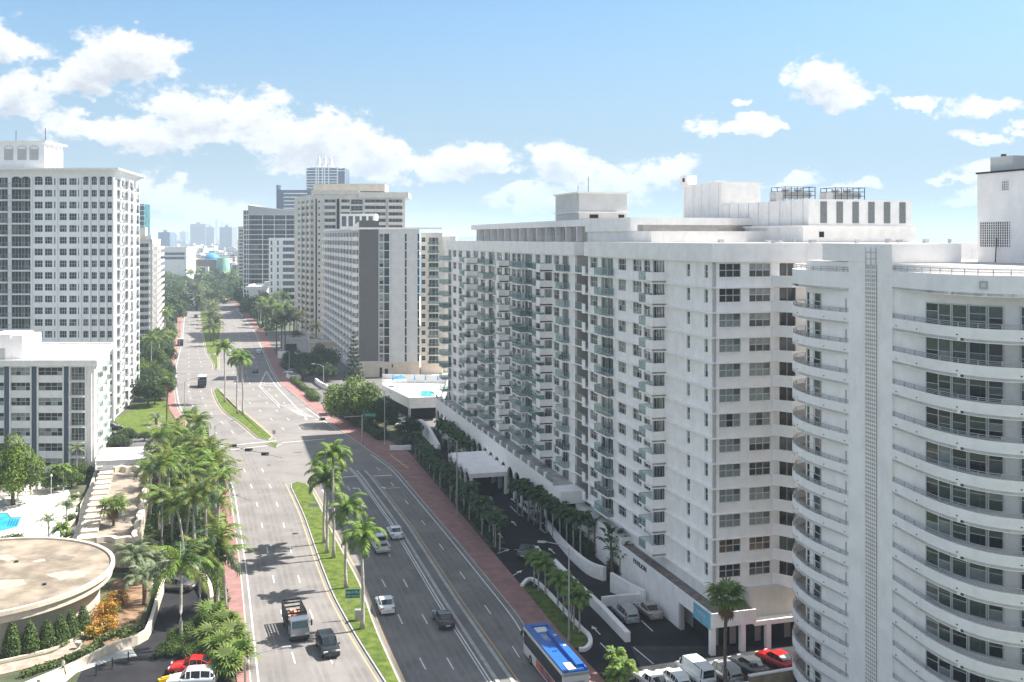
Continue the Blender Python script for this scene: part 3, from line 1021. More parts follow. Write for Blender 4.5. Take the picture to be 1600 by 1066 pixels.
b = MB(); b.box(0, 0.7, 0, 0.02, 0, 0.7, M_dark); b.build('vent', pav, loc=(22.5, 15.06, 43.6))
O('vent', b.mesh('vent'), pav, (20.18, 33, 43.5), -pi / 2)
for i in range(12):
    q = MB(); s_ = RND.uniform(0.3, 0.8); q.box(0, s_, 0, s_, 0, RND.uniform(.25, .5), RND.choice((M_pale, M_gal)))
    q.build('roof_vent', pav, loc=(RND.uniform(2, 34), RND.uniform(1, 13), 42.951))

# --- podium: near part with the name, arcade further away
PW = -1.5
b = MB()
b.box(PW, 3.6, -2.6, -2.45, 3.0, 4.5, M_white); b.box(PW, PW + 0.15, -2.449, 23, 3.0, 4.5, M_white)
b.box(PW + .151, 3.6, -2.449, 0.29, 3.0, 4.3, M_white, top=M_brownroof); b.box(PW + .151, 0.29, 0.291, 23, 3.0, 4.3, M_white, top=M_brownroof)
b.box(3.61, 36, -1.2, 0.29, 2.9, 6.085, M_beige); b.box(3.61, 36, -2.3, -1.21, 2.6, 3.1, M_white)
b.box(PW + 0.02, PW + 0.3, 5.5, 23, 0, 2.99, M_white)
for x in (PW + 0.02, 2.0, 5.0, 8.6, 12.4): b.box(x, x + 0.55, -2.3, -1.75, 0, 2.99 if x < 3 else 2.59, M_white)
b.box(PW + 0.02, PW + 0.5, 5.0, 5.49, 0, 2.99, M_taupe)
b.box(0.29, 36, 0.1, 0.28, 0, 3.0, M_taupe)
b.build('podium', pav)
vb = MB(); vb.box(0.2, 0.29, 0.3, 5.3, 0, 2.9, M_dark); vb.build('garage_opening', pav)
for (x0, x1) in ((0.6, 1.9), (2.7, 4.9), (5.7, 8.5), (9.3, 12.3)):
    g = MB(); g.box(x0, x1, 0.03, 0.09, 0, 2.8, M_dark); g.build('garage_opening', pav)
# lettering


def text(body_, size, m, parent, loc, rot, ext=0.02, name='lettering', align='CENTER', spacing=1.0):
    cu = bpy.data.curves.new('t', 'FONT'); cu.body = body_; cu.size = size; cu.extrude = ext; cu.align_x = align
    cu.space_character = spacing
    o = bpy.data.objects.new('t', cu); COL.objects.link(o)
    dg = bpy.context.evaluated_depsgraph_get()
    me = bpy.data.meshes.new_from_object(o.evaluated_get(dg))
    bpy.data.objects.remove(o)
    me.name = name; me.materials.clear(); me.materials.append(m)
    r = bpy.data.objects.new(name, me); COL.objects.link(r); r.parent = parent
    r.location = loc; r.rotation_euler = rot
    return r


text('PAVILION', 0.85, M_dkmetal, pav, (PW - 0.03, 16.3, 3.5), (pi / 2, 0, -pi / 2), 0.03, spacing=1.1)
sb = tag(E('banner', fromA(PW, 0) + (0,), TH0), 'light blue leasing banner hung on the corner of the white podium', 'banner')
M_ban = mat('banner_blue', (0.10, 0.36, 0.52), 0.5, 0.2, 0.8, col2=(0.22, 0.50, 0.62))
b = MB(); b.box(-0.06, -0.005, -2.3, 1.6, 2.75, 4.35, M_ban); b.box(-0.05, -0.004, -2.4, -2.301, 2.7, 4.4, M_frame); b.box(-0.05, -0.004, 1.601, 1.7, 2.7, 4.4, M_frame)
b.box(-0.05, -0.004, -2.3, 1.6, 4.351, 4.4, M_frame); b.box(-0.05, -0.004, -2.3, 1.6, 2.7, 2.749, M_frame)
b.build('panel', sb)
text('PAVILION', 0.5, M_frame, sb, (-0.08, -0.3, 3.55), (pi / 2, 0, -pi / 2), 0.01)
# arcade
AZ = 7.0
OFF = -3.4
b = MB()
b.box(OFF, 0.29, 44.4, 128, 6.6, AZ, M_white, top=M_roofg)
b.box(OFF, 0.29, 40.5, 44.39, 5.2, AZ, M_white)
b.build('terrace_slab', pav)
bay = 4.2
nb_ = 20
ar = MB()
# one arched bay, x along (far -> near), facing -y (west)
N_ = 10
for i in range(N_):
    t0, t1 = pi * i / N_, pi * (i + 1) / N_
    xa, za = bay / 2 - cos(t0) * (bay / 2 - 0.3), 3.2 + sin(t0) * 1.7
    xb, zb = bay / 2 - cos(t1) * (bay / 2 - 0.3), 3.2 + sin(t1) * 1.7
    for y in (0.0, 0.35):
        ar.poly([(xa, y, za), (xb, y, zb), (xb, y, 6.6), (xa, y, 6.6)][::(1 if y == 0 else -1)], M_white)
    ar.poly([(xa, 0, za), (xa, .35, za), (xb, .35, zb), (xb, 0, zb)], M_white)
ar.box(-0.3, 0.3, 0, 0.36, 0, 6.6, M_white)
ar = ar.mesh('arch')
pr = MB(); pr.box(-0.35, 0.35, -0.02, 0.3, 0.001, 1.15, M_white); pr.box(0.351, bay - 0.351, 0.0, 0.12, 0.001, 0.35, M_white); pr = pr.mesh('parapet_pier')
pg = MB(); pg.poly([(0.35, .06, .36), (bay - .35, .06, .36), (bay - .35, .06, 1.05), (.35, .06, 1.05)], M_rg); pg.box(.35, bay - .35, .03, .09, 1.05, 1.1, M_alu)
for i in range(1, 3): pg.box(.35 + i * 1.17, .4 + i * 1.17, .04, .08, .351, 1.049, M_alu)
pg = pg.mesh('glass_panel')
for i in range(nb_):
    y = 128 - i * bay
    O('arch', ar, pav, (OFF, y, 0), -pi / 2)
    q = O('parapet_pier', pr, pav, (OFF, y, AZ), -pi / 2)
    O('glass_panel', pg, q)
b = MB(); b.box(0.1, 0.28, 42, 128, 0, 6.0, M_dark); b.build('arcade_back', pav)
# low roof ledge / blank base between podium parts
b = MB(); b.box(-1.2, 0.28, 23.01, 40.4, 0, 5.2, M_white, top=M_roof); b.build('base_wall', pav)

# ================================================================ porte-cochere in front of it
pc = E('entrance_canopy', (*fromA(0, 0), 0), TH0, 'white porte cochere with a folded roof on slender posts over the drive', 'canopy')
x0, y0 = toA(*G(734, 739, 4.0)); x1 = -3.45
y1 = y0 + 16.6
b = MB()
nfold = 4
fl_ = (y1 - y0) / nfold
for i in range(nfold):
    a, m_, c = y0 + i * fl_, y0 + (i + .5) * fl_, y0 + (i + 1) * fl_
    for z_, s_ in ((0.0, 1), (-0.18, -1)):
        b.poly([(x0, a, 3.75 + z_), (x1, a, 3.75 + z_), (x1, m_, 4.45 + z_), (x0, m_, 4.45 + z_)][::s_], M_white)
        b.poly([(x0, m_, 4.45 + z_), (x1, m_, 4.45 + z_), (x1, c, 3.75 + z_), (x0, c, 3.75 + z_)][::s_], M_white)
    for xx in (x0, x1):
        b.poly([(xx, a, 3.1), (xx, a + .5, 3.1), (xx, m_, 3.85), (xx, c - .5, 3.1), (xx, c, 3.1), (xx, c, 3.75), (xx, m_, 4.45), (xx, a, 3.75)], M_white)
        b.poly([(xx + .15, a, 3.1), (xx + .15, a + .5, 3.1), (xx + .15, m_, 3.85), (xx + .15, c - .5, 3.1), (xx + .15, c, 3.1), (xx + .15, c, 3.75), (xx + .15, m_, 4.45), (xx + .15, a, 3.75)][::-1], M_white)
b.box(x0, x1, y0 - 0.15, y0 - 0.002, 3.1, 3.85, M_white); b.box(x0, x1, y1 + .002, y1 + 0.15, 3.1, 3.85, M_white)
b.build('roof', pc)
cm = MB(); cm.box(-.22, .22, -.22, .22, 0, 3.1, M_white); cm = cm.mesh('post')
for i in range(nfold + 1):
    for xx in (x0 + .25, x1 - .3): O('post', cm, pc, (xx, min(y1 - .25, max(y0 + .1, y0 + i * fl_)), 0))
# ================================================================ CURVED TOWER on the right
ct = E('curved_tower', (31.2, 83.9, 0), 0, 'white tower with curved wrap-around balconies at the right edge, nearest to the camera', 'apartment tower')
T0 = (31.2, 83.9)


def chaikin(p, n=2, closed=False):
    for _ in range(n):
        q = [p[0]] if not closed else []
        rng = range(len(p) - 1) if not closed else range(len(p))
        for i in rng:
            a, b = p[i], p[(i + 1) % len(p)]
            q.append((a[0] * .75 + b[0] * .25, a[1] * .75 + b[1] * .25)); q.append((a[0] * .25 + b[0] * .75, a[1] * .25 + b[1] * .75))
        if not closed: q.append(p[-1])
        p = q
    return p


rel = lambda pts: [(x - T0[0], y - T0[1]) for (x, y) in pts]
edgeR = chaikin(rel([(31.15, 84.1), (31.45, 82.0), (31.72, 79.9), (32.15, 77.7), (33.0, 75.4), (34.2, 73.6), (36.3, 72.4), (40, 71.9), (47, 72.3)]), 2)
wallR = chaikin(rel([(31.35, 84.0), (32.1, 81.2), (33.0, 78.9), (34.3, 76.6), (36.4, 74.9), (40, 74.0), (47, 74.2)]), 1)
edgeL = chaikin(rel([(29.52, 89.7), (29.0, 91.1), (28.2, 93.2), (27.5, 95.6), (27.25, 98.2), (27.5, 101.0), (28.8, 103.2), (31, 104.4), (34, 104.6)]), 2)
wallL = rel([(29.62, 89.7), (29.1, 91.6), (28.45, 94.0), (28.05, 96.2), (27.98, 97.5), (30.6, 98.6), (31.2, 101.5), (34.5, 102.5)])
shaft = rel([(31.15, 83.95), (29.5, 89.75), (34, 91), (36, 85)])
# core and shaft
b = MB()
b.prism(wallR + rel([(47, 100), (36, 101)]) + wallL[::-1], 0, 41.4, M_tower, top=M_roof)
b.prism(shaft, 0.0, 42.95, M_tower, top=M_roof)
b.frame(*rel([(46, 84)])[0], 0); b.box(0, 30, 0, 24, 0, 40.6, M_tower, top=M_roof); b.frame()
b.build('core_wall', ct)
# roof block behind the shaft
b = MB()
b.prism(rel([(31.1, 84.0), (28.35, 93.5), (37.2, 93.5), (37.2, 84.8)]), 41.45, 43.0, M_tower, top=M_roof)
b.build('roof_block', ct)
# lattice strip of the shaft (bottom to top), on the west face
ux, uy = (29.5 - 31.15), (89.75 - 83.95)
ul = hypot(ux, uy); ux, uy = ux / ul, uy / ul
nx_, ny_ = -uy, ux
nx_, ny_ = (-uy, ux) if -uy < 0 else (uy, -ux)
tha = atan2(uy, ux)
lat = MB()
pitch = 0.36
lat.box(0, 1.5, 0.0, 0.05, 0, 38.5, M_taupe)
stuffb = MB()
z = 0.0
while z < 38.4:
    stuffb.box(0, 1.5, 0.052, 0.10, z, z + 0.12, M_tower); z += pitch
for i in range(6): stuffb.box(i * 0.28, i * 0.28 + 0.09, 0.101, 0.13, 0, 38.5, M_tower)
# place with x along the shaft going away, y outward (west)
def westplace(name, me, dist, z):
    # frame: x from near to far, outward = +y  (left of direction) -> direction tha, left normal points west
    return O(name, me, ct, (31.15 - T0[0] + ux * dist + nx_ * 0.01, 83.95 - T0[1] + uy * dist + ny_ * 0.01, z), tha)
westplace('shaft_recess', lat.mesh('shaft_recess'), 2.0, 2.6)
stuff(westplace('lattice', stuffb.mesh('lattice'), 2.0, 2.6))
lt = MB()
for i in range(6):
    lt.box(0, 1.5, 0.0, 0.08, i * .55, i * .55 + .1, M_pale)
for i in range(3): lt.box(i * .7, i * .7 + .1, 0.081, .1, 0, 3.2, M_pale)
westplace('trellis', lt.mesh('trellis'), 2.0, 39.5)

PITCH = 2.68
zr = [37.34 - PITCH * j for j in range(14)]   # rail tops


def offs(pts, d):
    out = []
    n = len(pts)
    for j in range(n):
        a, c = pts[max(j - 1, 0)], pts[min(j + 1, n - 1)]
        dx, dy = c[0] - a[0], c[1] - a[1]; l = hypot(dx, dy)
        out.append((pts[j][0] - dy / l * d, pts[j][1] + dx / l * d))
    return out


def balc(edge_, wall_, inward):
    """curved slab with solid parapet, plus its rail (origin z = rail top)"""
    b = MB()
    b.prism(edge_ + wall_[::-1], -1.40, -1.2, M_tower, top=M_roofg)
    e = offs(edge_, 0.075 * inward)
    b.wall(e, 1.05, 0.15, M_tower, z=-1.45)
    slab_me = b.mesh('balcony', True)
    r = MB()
    e2 = offs(edge_, 0.10 * inward)
    for zz in (-0.04, -0.17, -0.29): r.tube([(x, y, zz) for (x, y) in e2], 0.022 if zz < -.05 else 0.032, 5, M_gal)
    # posts at regular distance
    d = 0; last = -9
    for j in range(1, len(e2)):
        d += hypot(e2[j][0] - e2[j - 1][0], e2[j][1] - e2[j - 1][1])
        if d - last > 1.25:
            r.box(e2[j][0] - .03, e2[j][0] + .03, e2[j][1] - .03, e2[j][1] + .03, -0.41, -0.01, M_gal); last = d
    return slab_me, r.mesh('railing')


def flatshade(me):
    me.polygons.foreach_set('use_smooth', [False] * len(me.polygons)); return me


bR = balc(edgeR, wallR, 1)
bL = balc(edgeL, wallL, -1)
flatshade(bR[0]); flatshade(bL[0])
dr = MB(); dr.box(-.06, .06, -.06, .06, 0, .06, M_dkmetal); drain = dr.mesh('drain_spout')
for j, z in enumerate(zr):
    for (sl, rl_), ed in ((bR, edgeR), (bL, edgeL)):
        o = O('balcony', sl, ct, (0, 0, z)); O('railing', rl_, o)
        if j < 12:
            for q in (3, 9, 17, 25):
                if q < len(ed): O('drain_spout', drain, o, (ed[q][0], ed[q][1], -1.0))
# roof parapet over the balconies
b = MB()
b.prism(edgeR + rel([(47, 80), (36, 86)]), 39.3, 39.5, M_tower)
b.wall(offs(edgeR, 0.1), 1.55, 0.2, M_tower, z=39.25); b.poly([(x, y, 39.9) for (x, y) in edgeR + rel([(47, 90), (33, 90)])], M_roof)
b.build('roof_parapet', ct)
b = MB()
b.prism(edgeL + rel([(34, 92), (31, 90)]), 38.9, 39.1, M_tower)
b.wall(offs(edgeL, -0.1), 1.6, 0.2, M_tower, z=38.9); b.poly([(x, y, 39.9) for (x, y) in (edgeL + rel([(34, 92), (31, 89.8)]))[::-1]], M_roof)
b.build('roof_parapet', ct)
for ed, s_ in ((edgeR, 1), (edgeL, -1)):
    r = MB(); e2 = offs(ed, 0.1 * s_)
    zt = 40.8 if s_ > 0 else 40.5
    for zz in (0.42, 0.22): r.tube([(x, y, zt + zz) for (x, y) in e2], 0.03, 5, M_gal)
    for q in range(0, len(e2), 2): r.box(e2[q][0] - .025, e2[q][0] + .025, e2[q][1] - .025, e2[q][1] + .025, zt - 0.05, zt + .42, M_gal)
    r.build('roof_railing', ct)


def raywall(px, pts):
    """where the photo column px meets the wall polyline (metres from T0)"""
    k = (px - 800) / FPX
    for j in range(len(pts) - 1):
        (xa, ya), (xb, yb) = pts[j], pts[j + 1]
        xa += T0[0]; xb += T0[0]; ya += T0[1]; yb += T0[1]
        fa, fb_ = xa - k * ya, xb - k * yb
        if fa * fb_ <= 0 and fa != fb_:
            t = fa / (fa - fb_)
            return (xa + (xb - xa) * t - T0[0], ya + (yb - ya) * t - T0[1])
    return None


# window groups of the right half: five lights of two or three panes
colsR = [(1449, 1467), (1468.5, 1486), (1490, 1511), (1516, 1541), (1546, 1567), (1596, 1630)]
for ci, (pa, pb) in enumerate(colsR):
    a, c = raywall(pa, wallR), raywall(pb, wallR)
    if not a or not c: continue
    dx, dy = c[0] - a[0], c[1] - a[1]; w = hypot(dx, dy); th = atan2(dy, dx)
    ox, oy = sin(th) * 0.05, -cos(th) * 0.05
    hh = 1.68 if ci < 5 else 1.95
    for j in range(len(zr)):
        z = zr[j] - 0.6 if ci < 5 else zr[j] - 0.87
        f = 0.09
        key = ('ct', ci)
        if key not in WINC:
            b = MB(); b.box(0, w, -0.06, 0.05, -f, 0, M_frame); b.box(0, w, -0.06, 0.05, hh, hh + f, M_frame)
            b.box(-0.09, 0, -0.06, .05, -f, hh + f, M_frame); b.box(w, w + .09, -0.06, .05, -f, hh + f, M_frame)
            pm = MB(); pm.box(0, w, 0, .01, 0, 1, M_g0)
            bar = MB(); bar.box(0, w, -0.03, 0.0, 0, .045, M_frame)
            WINC[key] = (b.mesh('window'), pm.mesh('pane'), bar.mesh('bar'))
        fm, pm, bm_ = WINC[key]
        o = O('window', fm, ct, (a[0] + ox, a[1] + oy, z), th)
        cuts = RND.choice(([0, .45, 1], [0, .33, .66, 1], [0, .5, 1], [0, .66, 1]))
        for q in range(len(cuts) - 1):
            z0, z1 = cuts[q] * hh, cuts[q + 1] * hh
            pn = O('pane', pm, o, (0, 0.0, z0), 0, (1, 1, z1 - z0))
            pn.material_slots[0].link = 'OBJECT'
            pn.material_slots[0].material = RND.choice((M_g3, M_g3, M_g0, M_g2, M_g0, M_g3, M_g1))
            if q: O('bar', bm_, o, (0, 0, z0 - .02))
# left half: door by the rounded end and the small window near the shaft
for (pa, pb, z0, hh, nx, nz, pal) in ((1262.5, 1283, -1.15, 2.2, 2, 3, 'k'), (1322.5, 1332, -0.35, 1.15, 1, 2, 'k'), (1243, 1259, -1.15, 2.2, 2, 1, 'g')):
    a, c = raywall(pa, wallL), raywall(pb, wallL)
    if not a or not c: continue
    if a[1] < c[1]: a, c = c, a
    dx, dy = c[0] - a[0], c[1] - a[1]; w = hypot(dx, dy); th = atan2(dy, dx)
    ox, oy = sin(th) * 0.10, -cos(th) * 0.10
    for j in range(len(zr)):
        O('window', winmesh(w, hh, nx, nz, pal, j % 4), ct, (a[0] + ox, a[1] + oy, zr[j] + z0), th)
# lamp square on the roof fascia
q = [p_ for p_ in edgeR if True]
a = raywall(1535, edgeR)
b = MB(); b.box(-.28, .28, -.08, 0.02, -.28, .28, M_gal); b.box(-.15, .15, -.1, -.081, -.15, .15, M_frame)
b.build('wall_lamp', ct, loc=(a[0] + 0.05, a[1] - 0.08, 40.1), rz=radians(-38))
# penthouse at the far right
b = MB()
PX = rel([(40.9, 90)])[0]
b.frame(PX[0], PX[1], TH0)
b.box(0, 14, -12, 0, 39.9, 49.1, M_tower, top=M_roof)
b.box(-0.1, 14.1, -12.1, .1, 49.1, 49.25, M_dkmetal); b.box(-0.04, -.001, -12, 0, 40.9, 41.02, M_dkmetal)
b.box(.5, 2.6, -3.6, -1.0, 49.25, 50.5, M_pale); b.box(1.0, 1.3, -2, -1.7, 50.5, 50.75, M_dkmetal)
b.frame(); b.build('penthouse', ct)
gr = MB(); n1, n2 = 13, 10
for i in range(n1 + 1): gr.box(i * .2, i * .2 + .05, -0.12, -.062, 0, 2.0, M_tower)
for i in range(n2 + 1): gr.box(0, 2.65, -0.06, -.001, i * .2, i * .2 + .05, M_tower)
gr.box(0, 2.65, -.0009, .004, 0, 2.0, M_dark)
stuff(gr.build('breeze_block_grille', ct, loc=(PX[0] + .4 * sin(TH0) + .0, PX[1] - .4 * cos(TH0), 43.0 - .3), rz=TH0 - pi / 2, sc=(1.3, 1, 1.08)))
gr = MB()
for i in range(4): gr.box(i * .2, i * .2 + .05, -0.12, -.062, 0, .85, M_tower)
for i in range(5): gr.box(0, .65, -0.06, -.001, i * .2, i * .2 + .05, M_tower)
gr.box(0, .65, -.0009, .004, 0, .85, M_dark)
gr.build('vent_grille', ct, loc=(PX[0] + 3.0 * sin(TH0), PX[1] - 3.0 * cos(TH0), 47.5), rz=TH0 - pi / 2)
b = MB(); b.box(0, 2.5, -.05, 0, 0, 1.2, M_dark)
for i in range(9):
    b.box(RND.uniform(0, 2), RND.uniform(2.1, 2.4), -.3 - i * .02, -.06 - i * .02, RND.uniform(0, .5), RND.uniform(.6, 1.1), RND.choice((M_gal, M_dkmetal, M_dark))) if i < 3 else None
b.build('plant_equipment', ct, loc=(PX[0] + 3.3 * sin(TH0), PX[1] - 3.3 * cos(TH0), 39.95), rz=TH0 - pi / 2)
b = MB(); b.tube([(0, -.4, 0), (.25, -.3, 3.6)], .05, 5, M_dkmetal); b.build('mast', ct, loc=(PX[0] + 2.2 * sin(TH0) - .3, PX[1] - 2.2 * cos(TH0), 39.9))
b = MB(); b.box(0, 3.2, 0, 4, 0, 1.1, M_cream, top=M_roof); b.box(0, .5, -.3, -.01, .3, .9, M_gal); b.build('roof_deck_wall', ct, loc=rel([(35.5, 90)])[0] + (39.9,))

# ================================================================ GENERIC BUILDINGS


def building(name, label, cat, origin, th, W_, D_, H_, m, roofm=None, parapet=0.6, group=None):
    r = E(name, (origin[0], origin[1], 0), th, label, cat, group)
    b = MB(); b.box(0.3, W_ - 0.3, 0.3, D_ - 0.3, 0, H_ - 0.1, m, top=roofm or M_roof)
    b.build('body', r)
    if parapet:
        p = MB()
        p.box(-.05, W_ + .05, -.05, .35, H_ - .1, H_ + parapet, m); p.box(-.05, W_ + .05, D_ - .35, D_ + .05, H_ - .1, H_ + parapet, m)
        p.box(-.05, .35, .351, D_ - .351, H_ - .1, H_ + parapet, m); p.box(W_ - .35, W_ + .05, .351, D_ - .351, H_ - .1, H_ + parapet, m)
        p.build('parapet', r)
    return r


def floors(root, ox, oy, th, L, z0, fh, n, cols, m, top=None, name='facade_wall'):
    """cols: (x0, x1, kind, opts) kind: w window | d door | bs/bg balcony | s strip"""
    w = Wall(root, ox, oy, th, L, n, m)
    zt = top if top is not None else z0 + fh * n
    b = MB(); cc = []
    for c in cols:
        x0, x1, kd = c[:3]; o = c[3] if len(c) > 3 else {}
        lo, hi = o.get('lo', 0.95 if kd == 'w' else 0.12), o.get('hi', fh - 0.35)
        sk = o.get('skip', ())
        cc.append((x0, x1, [(z0 + fh * k + lo, z0 + fh * k + hi) for k in range(n) if k not in sk]))
        for k in range(n):
            if k in sk: continue
            me = winmesh(x1 - x0, hi - lo, o.get('nx', 2), o.get('nz', 2), o.get('pal', 'a'), RND.randrange(5))
            w.put('window' if kd == 'w' else 'balcony_door', me, x0, 0.14, z0 + fh * k + lo)
        if kd in ('bs', 'bg', 'bb'):
            P = o.get('P', 1.5); g = o.get('g', 0.35)
            for k in range(o.get('k0', 0), n):
                add_balcony(w, x0 - g, z0 + fh * k + 0.02, x1 - x0 + 2 * g, P, {'bs': 'solid', 'bg': 'glass', 'bb': 'bars'}[kd], o.get('m', m))
    w.skin(b, cc, z0, zt)
    b.build(name, root)
    return w


# ---- white mid-rise at the left (blue-grey strips)
X0, Y0 = -77.1, 189.0
mr_w, mr_d = 34, 31
thL = atan2(0.0, 1)
mid = E('midrise_block', (X0 - mr_w, Y0, 0), 0, 'white seven-storey apartment block with blue-grey vertical strips above the pool', 'apartment building')
mid.rotation_euler = (0, 0, 0)
tside = atan2(8.9, 30)          # east side leans with the avenue
b = MB(); b.prism([(0.3, 0.3), (mr_w - .3, 0.3), (mr_w - .3 - 9.2, 30.5), (-9, 30.5)], 0, 20.0, M_white); b.build('body', mid)
b = MB(); b.prism([(-1, -0.9), (mr_w + .9, -0.9), (mr_w + .9 - 9.6, 31.5), (-10, 31.5)], 19.9, 20.6, M_white, top=M_roof)
b.wall([(-1, -.75), (mr_w + .75, -.75), (mr_w + .75 - 9.5, 31.4), (-10, 31.4)], .45, .3, M_white, z=20.601)
b.build('roof', mid)
px2x = lambda px, D: (px - 800) * D / FPX - (X0 - mr_w)
fh = 2.8
mc = []
bands = [(-14, 6), (17, 47), (60, 99)]
for (a, c) in bands:
    xa, xb = max(0.4, px2x(a, Y0)), px2x(c, Y0)
    if xb - xa > 1: mc.append((xa, xb, 'w', {'nx': 4 if c > 20 else 2, 'nz': 2, 'lo': 1.05, 'hi': 2.5, 'pal': 'a'}))
mc.append((px2x(-60, Y0), px2x(-30, Y0), 'w', {'nx': 4, 'lo': 1.05, 'hi': 2.5}))
mc.append((px2x(111, Y0), px2x(133, Y0), 'd', {'nx': 4, 'nz': 2, 'lo': 0.2, 'hi': 2.55, 'pal': 'g'}))
wM = floors(mid, 0, 0, 0, mr_w, 0.3, fh, 7, mc, M_white)
bm_ = MB()
for (a, c) in ((-35, -27), (7, 15), (50, 58), (100.5, 108.5)):
    bm_ = MB(); bm_.box(px2x(a, Y0), px2x(c, Y0), -.12, -.003, 0.3, 19.85, M_navy); bm_.build('blue_strip', mid)
for px in (16.5, 49, 59.5, 99.5, 109.5, 134.5, 143):
    pb = MB(); pb.box(px2x(px, Y0) - .12, px2x(px, Y0) + .12, -.3, -.002, 0, 19.85, M_white); pb.build('pilaster', mid)
for k in range(1, 7):
    q = MB(); q.box(px2x(110, Y0), px2x(134, Y0), -0.9, -.301, 0.3 + fh * k - .1, 0.3 + fh * k + .06, M_white); q.box(px2x(110, Y0), px2x(134, Y0), -.9, -.86, .3 + fh * k + .9, .3 + fh * k + .95, M_gal)
    for i in range(14): q.box(px2x(110, Y0) + i * .2, px2x(110, Y0) + i * .2 + .03, -.89, -.87, .3 + fh * k + .061, .3 + fh * k + .9, M_gal)
    q.build('balcony', mid)
# east side
L2 = hypot(8.9, 30)
floors(mid, mr_w - 0.02, 0.02, pi / 2 + tside - 0.0, L2 - .5, 0.3, fh, 7, [(3 + i * 4.4, 4.6 + i * 4.4, 'w', {'nx': 2}) for i in range(6)] + [(1, 2.2, 'bs', {'P': .8, 'nx': 2})], M_white) if False else None
we = Wall(mid, mr_w, 0, pi / 2 + atan2(8.9, 30), L2, 7, M_white)
b = MB(); cc = []
for i in range(6):
    xa = 1.8 + i * 4.6
    cc.append((xa, xa + 1.9, [(0.3 + fh * k + .9, .3 + fh * k + 2.35) for k in range(7)]))
    for k in range(7):
        we.put('window', winmesh(1.9, 1.45, 2, 2, 'a', RND.randrange(5)), xa, .14, .3 + fh * k + .9)
we.skin(b, cc, .0, 19.9); b.build('facade_wall', mid)
for i in range(3):
    for k in range(7): add_balcony(we, 4.2 + i * 9.2, .3 + fh * k + .05, 1.9, 0.9, 'bars', M_white)
ph = E('x', (0, 0, 0)); bpy.data.objects.remove(ph)
b = MB(); b.box(px2x(-20, 195), px2x(37, 195) - 1.5, 4, 13, 20.61, 25.3, M_white, top=M_roof); b.box(px2x(37, 195) - 1.499, px2x(37, 195) + .6, 4.2, 12, 20.61, 25.1, M_white, top=M_roof)
b.box(px2x(8, 195), px2x(16, 195), 3.96, 3.999, 20.7, 22.7, M_gal); b.build('penthouse', mid)

# ---- big condo tower behind it
X1, Y1 = -95.0, 244.0
cd_w, cd_d, cd_h = 60, 38, 58.2
cd = E('condo_tower', (X1 - cd_w, Y1, 0), 0, 'tall white condominium tower with arched top windows and flared cornice at the left', 'apartment tower')
M_cshade = mat('condo_white_paint', (0.84, 0.84, 0.84), 0.8, 0.04, 0.6, 0.1, stain=0.12)
b = MB(); b.prism([(0.3, .3), (cd_w - .3, .3), (cd_w - .3 - 5.7, 29.2), (0.3, 29.2)], 0, cd_h, M_cshade, top=M_roof)
b.build('body', cd)
xx = lambda px: (px - 800) * Y1 / FPX - (X1 - cd_w)
fh = 2.8; nfl = 20
z0 = cd_h - fh * nfl
cols = []
for a, c in ((54, 66.5), (70, 81.5), (93, 104), (108, 119.5)):
    cols.append((xx(a), xx(c), 'w', {'nx': 3, 'nz': 2, 'pal': 'b' if False else 'k', 'lo': .75, 'hi': 2.35}))
for a, c in ((84.5, 87.5), (122, 124.5)):
    cols.append((xx(a), xx(c), 'w', {'nx': 1, 'nz': 2, 'pal': 'k', 'lo': .75, 'hi': 2.35}))
for a, c in ((130, 139), (143, 151.5), (156, 164.5), (168, 176)):
    cols.append((xx(a), xx(c), 'w', {'nx': 3, 'nz': 2, 'pal': 'k', 'lo': .75, 'hi': 2.35}))
cols.append((xx(18), xx(48.5), 'd', {'nx': 6, 'nz': 1, 'pal': 'd', 'lo': .1, 'hi': 2.5}))
cols.append((xx(-12), xx(12), 'd', {'nx': 5, 'nz': 1, 'pal': 'd', 'lo': .1, 'hi': 2.5}))
cols.append((xx(-60), xx(-20), 'w', {'nx': 5, 'nz': 2, 'pal': 'k'}))
wc = floors(cd, 0, 0, 0, cd_w, z0, fh, nfl, cols, M_cshade)
for px in (50.5, 89.5, 126.5, 141, 154, 166.5, 178):
    b = MB(); b.box(xx(px) - .2, xx(px) + .2, -.55, -.003, 0, cd_h - .3, M_cshade); b.build('pilaster', cd)
bb = balcony_mesh(5.6, 1.3, 'bars', M_cshade)
for k in range(1, nfl):
    for (a, c) in ((-14, 14), (16.5, 49.3)):
        o = wc.put('balcony', MB().mesh('e') if False else balcony_mesh(round(xx(c) - xx(a), 1), 1.3, 'bars', M_cshade)[0][1], xx(a), 0, z0 + fh * k + .05)
        O('railing', balcony_mesh(round(xx(c) - xx(a), 1), 1.3, 'bars', M_cshade)[1][1], o)
# arches over the top-floor windows
ac = MB()
for i in range(8):
    t0, t1 = pi * i / 8, pi * (i + 1) / 8
    ac.poly([(0.85 - .85 * cos(t0), 0, .85 * sin(t0)), (.85 - .85 * cos(t1), 0, .85 * sin(t1)), (.85, 0, 0)], M_g0)
    ac.box(0.85 - .95 * cos((t0 + t1) / 2) - .1, .85 - .95 * cos((t0 + t1) / 2) + .1, -.08, -.005, .95 * sin((t0 + t1) / 2) - .1, .95 * sin((t0 + t1) / 2) + .1, M_cshade)
ac = ac.mesh('arch_head')
for a, c in ((20, 31), (35, 46), (54, 66.5), (70, 81.5), (130, 139), (143, 151.5), (156, 164.5), (168, 176)):
    w_ = xx(c) - xx(a); wc.put('arch_head', ac, xx(a), -0.012, cd_h - .46, (w_ / 1.7, 1, .5))
